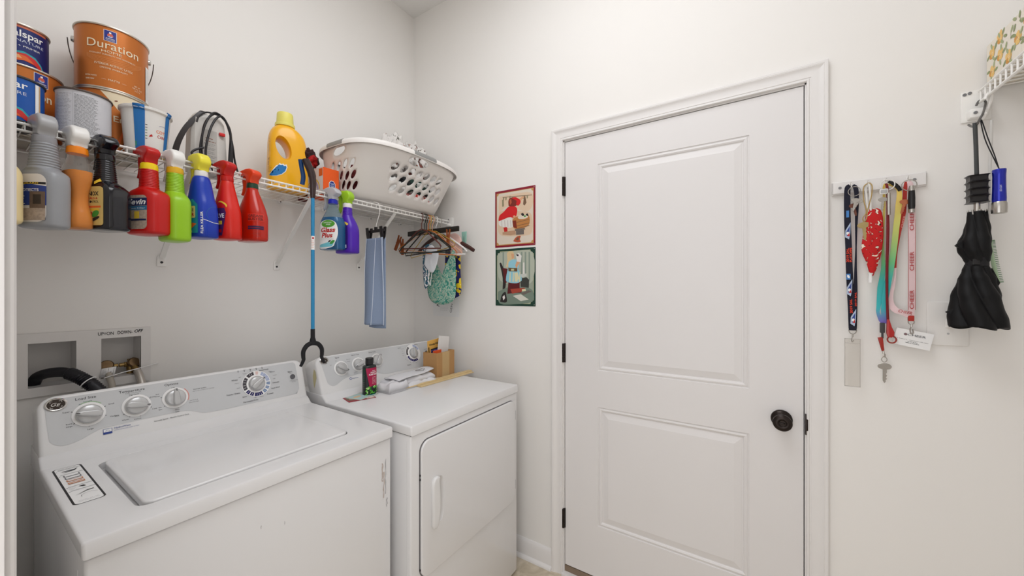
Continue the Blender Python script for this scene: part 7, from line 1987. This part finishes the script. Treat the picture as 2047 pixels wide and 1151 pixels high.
mb = MB(); ribbon(mb, OFF(O5, [(-2.1835, 1.440, -0.023), (-2.183, 1.410, -0.023), (-2.179, 1.384, -0.023), (-2.1725, 1.356, -0.025), (-2.1725, 1.328, -0.028), (-2.182, 1.309, -0.032), (-2.198, 1.301, -0.034), (-2.211, 1.291, -0.033)]), [0.004, 0.004, 0.007, 0.012, 0.015, 0.016, 0.015, 0.014], 0, PKM); solidify(mb.build('strap', l4, smooth=False), 0.0009)
mb = MB(); art = Art(mb, plane_map((-0.0345 - O5.x, -O5.y, -O5.z), (0, -1, 0), (0, 0, 1)), h0=0)
for z0_ in (1.552, 1.4295, 1.3125):
    fit(art, 'CHEER', 2.2212, z0_, 0.0088, 0.058, CHE, rot=R(90), align='L', bold=0.012)
fit(art, 'CHEER', 2.1860, 1.3035, 0.0085, 0.030, CHE, rot=R(-14), align='L', shear=0.2, bold=0.01)
fit(art, 'CHEER', 2.1975, 1.562, 0.0050, 0.036, mat('letter_pale', (222, 160, 150), 0.7, var=0), rot=R(80), align='L')
mb.build('lettering', l4)
MB().box((-0.0355 - O5.x, -2.2225 - O5.y, 1.276 - O5.z), (-0.0275 - O5.x, -2.2090 - O5.y, 1.293 - O5.z), RDM, r=0.002).build('strap_end', l4)
mb = MB()
mb.tube(smooth_path([(-0.031 - O5.x, 0.006, 0.006), (-0.031 - O5.x, 0.005, -0.001), (-0.031 - O5.x, 0.000, -0.004), (-0.031 - O5.x, -0.006, -0.001), (-0.031 - O5.x, -0.007, 0.006)], 4), 0.0013, SIL, n=7)
mb.tube([(-0.031 - O5.x, -0.001, -0.003), (-0.031 - O5.x, -0.001, -0.012)], 0.0024, SIL, n=8)
mb.tube(smooth_path([(-0.031 - O5.x, -0.001, -0.010), (-0.031 - O5.x, 0.002, -0.020), (-0.031 - O5.x, 0.000, -0.032), (-0.031 - O5.x, -0.0045, -0.030), (-0.031 - O5.x, -0.004, -0.018)], 4), 0.0015, SIL, n=7)
mb.build('swivel_clip', l4)
ringmb(l4, 'key_ring', -0.040 - O5.x, -2.210 - O5.y, 1.690 - O5.z, 0.0165, SIL, 0.0012)
key(l4, 'key', 0, 0, 0, 0.2, mat('key_copper', (190, 116, 84), 0.35, 0.85, var=0.1), 0.95, M0=Matrix.Translation((-0.042 - O5.x, -2.200 - O5.y, 1.640 - O5.z)))
lt = thing('pocket_torch', 'small black and chrome torch fob hanging on the fourth hook', 'torch', (-0.046, -2.2135, 1.604))
MB().lathe([(0.0045, 0.0), (0.0068, 0.001), (0.0070, 0.008), (0.0066, 0.012)], SIL, n=24).lathe([(0.0066, 0.066), (0.0070, 0.070), (0.0052, 0.082), (0.002, 0.083)], SIL, n=24).build('metal_ends', lt)
MB().lathe([(0.0066, 0.011), (0.0078, 0.020), (0.0080, 0.045), (0.0070, 0.067)], BLACK, n=24).build('barrel', lt)
cc = thing('business_card', 'white card reading CHEER clipped under the pink lanyard', 'card', (-0.029, -2.2205, 1.2215), 0)
cm = Matrix.Rotation(R(12), 4, 'X')
MB().box((-0.0006, -0.041, -0.0255), (0.0006, 0.041, 0.0255), mat('card_white', (240, 239, 238), 0.4, var=0), r=0.0003, seg=1, M=cm).build('card_sheet', cc)
mb = MB(); art = Art(mb, lambda u, v, h: cm @ Vector((-0.0006 - h, -u, v)), h0=0.0002, dh=0.0001)
art.ell(-0.0185, 0.0105, 0.0042, 0.0036, INKG); art.ring(-0.0185, 0.0105, 0.0018, 0.0024, CHE, 0, 360, 12)
fit(art, 'CHEER', 0.006, 0.0080, 0.0062, 0.040, INKG, bold=0.015); fit(art, 'S. Bedford St. - Georgetown, DE 19947', 0.0, -0.006, 0.0022, 0.068, INK); art.lines(-0.010, -0.0098, 0.014, 1, 0.003, INK, seed=7, th=0.0012); art.lines(-0.014, -0.0140, 0.018, 1, 0.003, INK, seed=8, th=0.0012)
mb.build('print', cc)

# ------------------------------------------------------------------ second wire shelf at the right, with its things
sc2 = thing('wire_shelf', 'white wire shelf at the upper right holding the floral box', 'shelf', (-0.6, -2.51, 0))
WIDE = 0.0254
n_ = int(1.17 / WIDE)
mb = MB()
for i in range(n_ + 1):
    x = -0.020 - i * WIDE + 0.6
    mb.tube([(x, -2.668 + 2.51, 1.947), (x, -2.362 + 2.51, 1.947), (x, -2.3595 + 2.51, 1.944), (x, -2.3595 + 2.51, 1.912)], 0.0022, WIRE, n=7)
mb.build('deck_wires', sc2)
for nm, y_, z_, r_ in (('upper_rail', -2.3595, 1.9440, 0.0034), ('lower_rail', -2.3595, 1.911, 0.0038), ('back_rod', -2.668, 1.9430, 0.0034), ('middle_rod', -2.51, 1.9430, 0.0034)):
    MB().tube([(-0.012 + 0.6, y_ + 2.51, z_), (-1.19 + 0.6, y_ + 2.51, z_)], r_, WIRE, n=10).build(nm, sc2)
mb = MB().box((-0.005 + 0.6, -2.385 + 2.51, 1.862), (-0.0005 + 0.6, -2.326 + 2.51, 1.953), WIRE, r=0.002)
mb.box((-0.030 + 0.6, -2.372 + 2.51, 1.866), (-0.004 + 0.6, -2.336 + 2.51, 1.892), WIRE, r=0.004).box((-0.026 + 0.6, -2.373 + 2.51, 1.886), (-0.004 + 0.6, -2.368 + 2.51, 1.935), WIRE, r=0.002)
mb.build('end_bracket', sc2)
for y_, z_, x_ in ((-2.346, 1.879, -0.0305), (-2.333, 1.944, -0.0055), (-2.343, 1.946, -0.0055)):
    MB().lathe([(0.0042, 0), (0.0042, 0.0015), (0.002, 0.002), (0.0005, 0.0012)], MGREY, n=14, M=Matrix.Translation((x_ + 0.6, y_ + 2.51, z_)) @ Matrix.Rotation(R(-90), 4, 'Y')).build('screw', sc2)

fb = thing('storage_box', 'cream box printed with yellow flowers and green leaves on the right-hand shelf', 'box', (-0.20, -2.50, 1.9500))
MB().box((-0.185, -0.120, 0), (0.185, 0.128, 0.118), mat('box_cream', (238, 230, 216), 0.5, var=0.01), r=0.002, seg=1).build('box_body', fb)
def flora(art, u0, u1, v1, seed):
    rnd = random.Random(seed)
    GL = [mat('leaf_sage', (170, 178, 134), 0.6, var=0.05), mat('leaf_olive', (146, 156, 112), 0.6, var=0.05)]; FL = mat('flower_ochre', (240, 198, 120), 0.6, var=0.08); FL2 = mat('flower_deep', (214, 152, 70), 0.6, var=0.05); TWG = mat('twig', (120, 106, 84), 0.6)
    u = u0 + 0.030; k = 0
    while u < u1 - 0.018:
        for v in ((0.030, 0.082) if k % 2 == 0 else (0.056, 0.104)):
            if v > v1 - 0.006: continue
            a = rnd.random() * 2
            if (k + int(v * 100)) % 3 != 1:
                for j in range(4): art.ell(u + 0.006 * math.cos(a + j * 1.6), v + 0.008 * math.sin(a + j * 1.6), 0.0115, 0.0082, FL if j != 2 else FL2, rot=a + j, n=10)
                for j in range(5): art.ell(u + 0.003 * math.cos(j * 1.3), v + 0.003 * math.sin(j * 1.3), 0.0009, 0.0009, WHITE, n=6, lift=False)
                art.h += art.dh
            for j in range(4):
                b = a + j * 1.7 + 0.6
                art.ell(u + 0.0200 * math.cos(b), min(v1 - 0.006, max(0.007, v + 0.0190 * math.sin(b))), 0.0095, 0.0042, GL[j % 2], rot=b + 0.3, n=9, lift=False)
            art.rect(u + 0.010, v - 0.012, u + 0.0112, v + 0.004, TWG, lift=False)
            art.h += art.dh
        u += 0.040; k += 1
mb = MB(); art = Art(mb, plane_map((0, 0.128, 0), (-1, 0, 0), (0, 0, 1)), h0=0.0002, dh=0.000012); flora(art, -0.185, 0.185, 0.118, 3)
art.rect(0.002, 0.022, 0.115, 0.064, WHITE); art.rect(0.004, 0.024, 0.113, 0.062, mat('label_mint', (116, 180, 142), 0.5, var=0.02))
art.ring(0.022, 0.036, 0.008, 0.0095, mat('mint_pale', (206, 230, 214), 0.5, var=0), 0, 220, 12); fit(art, 'Fresh', 0.058, 0.036, 0.014, 0.046, mat('mint_pale', (206, 230, 214)), shear=0.3)
art.rect(0.0085, 0.092, 0.115, 0.1178, mat('label_coral', (206, 84, 66), 0.5, var=0.02))
mb.build('front_print', fb)
mb = MB(); art = Art(mb, plane_map((0.185, 0, 0), (0, 1, 0), (0, 0, 1)), h0=0.0002, dh=0.000012); flora(art, -0.118, 0.120, 0.118, 5); mb.build('side_print', fb)

# hooks on the lower rail
tag(MB().tube(smooth_path([(-0.066, -2.3520, 1.900), (-0.064, -2.3560, 1.9135), (-0.060, -2.3620, 1.9180), (-0.054, -2.3680, 1.908), (-0.038, -2.3660, 1.880), (-0.024, -2.3560, 1.857), (-0.026, -2.3480, 1.843), (-0.046, -2.3440, 1.837), (-0.070, -2.3450, 1.842), (-0.084, -2.3470, 1.856)], 5), 0.0030, WIRE, n=10).build('hanging_hook'), 'white bent metal hook over the lower rail of the right-hand shelf', 'hook')
tag(MB().tube(smooth_path([(-0.016, -2.3520, 1.903), (-0.017, -2.3560, 1.9135), (-0.019, -2.3620, 1.9170), (-0.024, -2.3670, 1.907), (-0.050, -2.3560, 1.880), (-0.082, -2.3420, 1.856), (-0.086, -2.3360, 1.843), (-0.076, -2.3330, 1.830), (-0.050, -2.3340, 1.834), (-0.020, -2.3360, 1.850)], 5), 0.0026, mat('hook_grey', (104, 102, 100), 0.4, 0.4), n=10).build('hanging_hook'), 'dark grey bent metal hook crossing the white one, umbrella strap on it', 'hook')

# umbrella
um = thing('umbrella', 'folded black umbrella hanging by its wrist strap below the right-hand shelf', 'umbrella', (-0.078, -2.333, 1.27))
UBK = mat('umbrella_cloth', (8, 8, 10), 0.55, var=0.3, scale=40, bump=0.25, bscale=90, spec=0.3)
mb = MB(); ribbon(mb, [(0.004, 0.566, 0), (0.002, 0.50, 0), (0.0005, 0.42, 0)], 0.0085, 0, mat('strap_grey', (70, 72, 72), 0.7)); solidify(mb.build('wrist_strap', um, angle=180), 0.0018)
mb = MB()
sec = []
for i in range(33):
    z = 0.342 + 0.076 * i / 32
    r_ = 1.0 - 0.13 * abs(math.sin(PI * 4 * i / 32)) ** 0.5 * (0 < i < 32) + (0.08 if i % 8 == 0 else 0)
    sec.append([Vector((0.017 * r_ * c, 0.0190 * r_ * s_, z)) for c, s_ in ((1, -0.8), (1, 0.8), (0.8, 1), (-0.8, 1), (-1, 0.8), (-1, -0.8), (-0.8, -1), (0.8, -1))])
mb.loft(sec, BLACK); mb.build('handle', um, angle=40)
MB().lathe([(0.0065, 0.300), (0.0065, 0.345)], SIL, n=18).build('shaft', um)
mb = MB()
for k in range(8):
    a = 2 * PI * k / 8
    mb.tube([(0.014 * math.cos(a), 0.014 * math.sin(a), 0.306), (0.0175 * math.cos(a), 0.0175 * math.sin(a), 0.3225)], 0.0024, CHROME, n=6)
mb.build('rib_tips', um)
def umb_rings(zs, rad_, amp, twist, cyf, cxf=lambda z: 0, lobes=7, sharp=0.0):
    out = []
    for z in zs:
        ring = []
        for k in range(112):
            a = 2 * PI * k / 112
            ph = lobes * a + twist * z * 60
            f_ = 1 + amp(z) * (abs(math.sin(ph / 2)) ** 0.7 - 0.5) + 0.05 * noise.noise(Vector((math.cos(a) * 2, math.sin(a) * 2, z * 30)))
            ring.append(Vector((cxf(z) + rad_(z) * f_ * math.cos(a), cyf(z) + rad_(z) * f_ * math.sin(a), z)))
        out.append(ring)
    return out
def ip(z, tab):
    for i in range(len(tab) - 1):
        if z <= tab[i + 1][0]:
            k = (z - tab[i][0]) / (tab[i + 1][0] - tab[i][0]); k = max(0, min(1, k)); k = k * k * (3 - 2 * k)
            return tab[i][1] + (tab[i + 1][1] - tab[i][1]) * k
    return tab[-1][1]
lowR = [(0.0, 0.049), (0.02, 0.048), (0.08, 0.041), (0.13, 0.032), (0.155, 0.0235), (0.172, 0.019)]
zs = [0.172 * k / 36 for k in range(37)]
mb = MB()
rg = umb_rings(zs, lambda z: ip(z, lowR), lambda z: 0.30, 0.75, lambda z: 0.002 - 0.001 * z, lobes=5)
for v in rg[0]: v.z += 0.004 * math.sin(5 * math.atan2(v.y, v.x)) - 0.003
mb.loft(rg, UBK)
upR = [(0.172, 0.0185), (0.185, 0.0225), (0.21, 0.0285), (0.235, 0.0290), (0.265, 0.0225), (0.30, 0.0185), (0.318, 0.0170)]
zs = [0.172 + 0.146 * k / 30 for k in range(31)]
mb.loft(umb_rings(zs, lambda z: ip(z, upR), lambda z: 0.22, 0.7, lambda z: 0.005 * math.exp(-((z - 0.222) / 0.03) ** 2), lobes=5), UBK)
# loose cloth corners
for (y0_, z0_, y1_, z1_, y2_, z2_) in ((0.036, 0.058, 0.060, 0.038, 0.040, 0.020), (0.020, 0.205, 0.042, 0.226, 0.020, 0.255), (-0.024, 0.160, -0.038, 0.120, -0.030, 0.10)):
    pts = [(y0_, z0_), (y1_, z1_), (y2_, z2_)]
    mb.prism(pts, -0.012, 0.004, UBK, axis='x', r=0.0015)
mb.build('canopy', um, angle=180)
MB().lathe([(0.0195, 0.165), (0.0215, 0.167), (0.0215, 0.189), (0.0195, 0.191)], BLACKM, n=40).box((-0.0235, 0.002, 0.170), (-0.019, 0.015, 0.186), BLACK, r=0.001).build('tie_band', um)
# torch
tr = thing('flashlight', 'blue and silver flashlight hanging on a cord beside the umbrella handle', 'flashlight', (-0.098, -2.3655, 1.576), 0)
BLM = mat('anodised_blue', (22, 36, 168), 0.22, 0.55, var=0.04, coat=0.5)
MB().lathe([(0.0125, 0.030), (0.0128, 0.040), (0.0120, 0.070), (0.0118, 0.100), (0.0126, 0.116), (0.0120, 0.118), (0.0005, 0.118)], BLM, n=36).build('barrel', tr)
MB().lathe([(0.0115, 0.0), (0.0138, 0.001), (0.0142, 0.010), (0.0140, 0.026), (0.0126, 0.031)], SIL, n=36).lathe([(0.0112, 0.001), (0.0112, 0.004), (0.0005, 0.004)], mat('lens_grey', (190, 190, 188), 0.1), n=30).build('head', tr)
mb = MB(); art = Art(mb, cyl_map(0.0121, R(-165)), step=0.002); fit(art, 'LED LIGHT', -0.003, 0.066, 0.0035, 0.018, mat('print_pale', (200, 206, 222)), rot=R(90)); art.ell(-0.004, 0.045, 0.0035, 0.0045, BLACK); mb.build('switch_and_print', tr)
MB().tube(smooth_path([(0.0, 0.0, 0.117), (0.006, 0.006, 0.16), (0.016, 0.014, 0.21), (0.024, 0.022, 0.262), (0.026, 0.024, 0.266), (0.020, 0.018, 0.21), (0.008, 0.006, 0.15), (0.001, -0.001, 0.118)], 4), 0.0012, BLACKM, n=6).build('wrist_cord', tr)
# white strap and green bristle strip behind the umbrella
gb = thing('bristle_brush', 'pale green toothed brush hanging by a white ribbon behind the umbrella', 'brush', (-0.030, -2.372, 1.39))
mb = MB(); ribbon(mb, [(0.0055, 0.452, -0.028), (0.006, 0.40, -0.026), (0.005, 0.30, -0.016), (0.001, 0.135, 0)], [0.006, 0.007, 0.006, 0.003], 0, mat('ribbon_white', (228, 226, 222))); solidify(mb.build('ribbon', gb, angle=180), 0.0008)
mb = MB(); P_ = smooth_path([(0, 0.000, 0.135), (0, -0.003, 0.09), (0, -0.009, 0.045), (0, -0.016, 0.0)], 8)
mb.tube(P_, 0.0042, mat('brush_green', (178, 204, 168), 0.5), n=10); mb.build('back', gb)
mb = MB()
for p in smooth_path([(0, 0.000, 0.12), (0, -0.003, 0.09), (0, -0.009, 0.045), (0, -0.016, 0.002)], 9):
    mb.tube([p, p + Vector((-0.002, -0.0095, 0.001))], 0.0010, mat('bristle_green', (112, 150, 112), 0.6), n=5)
mb.build('bristles', gb)
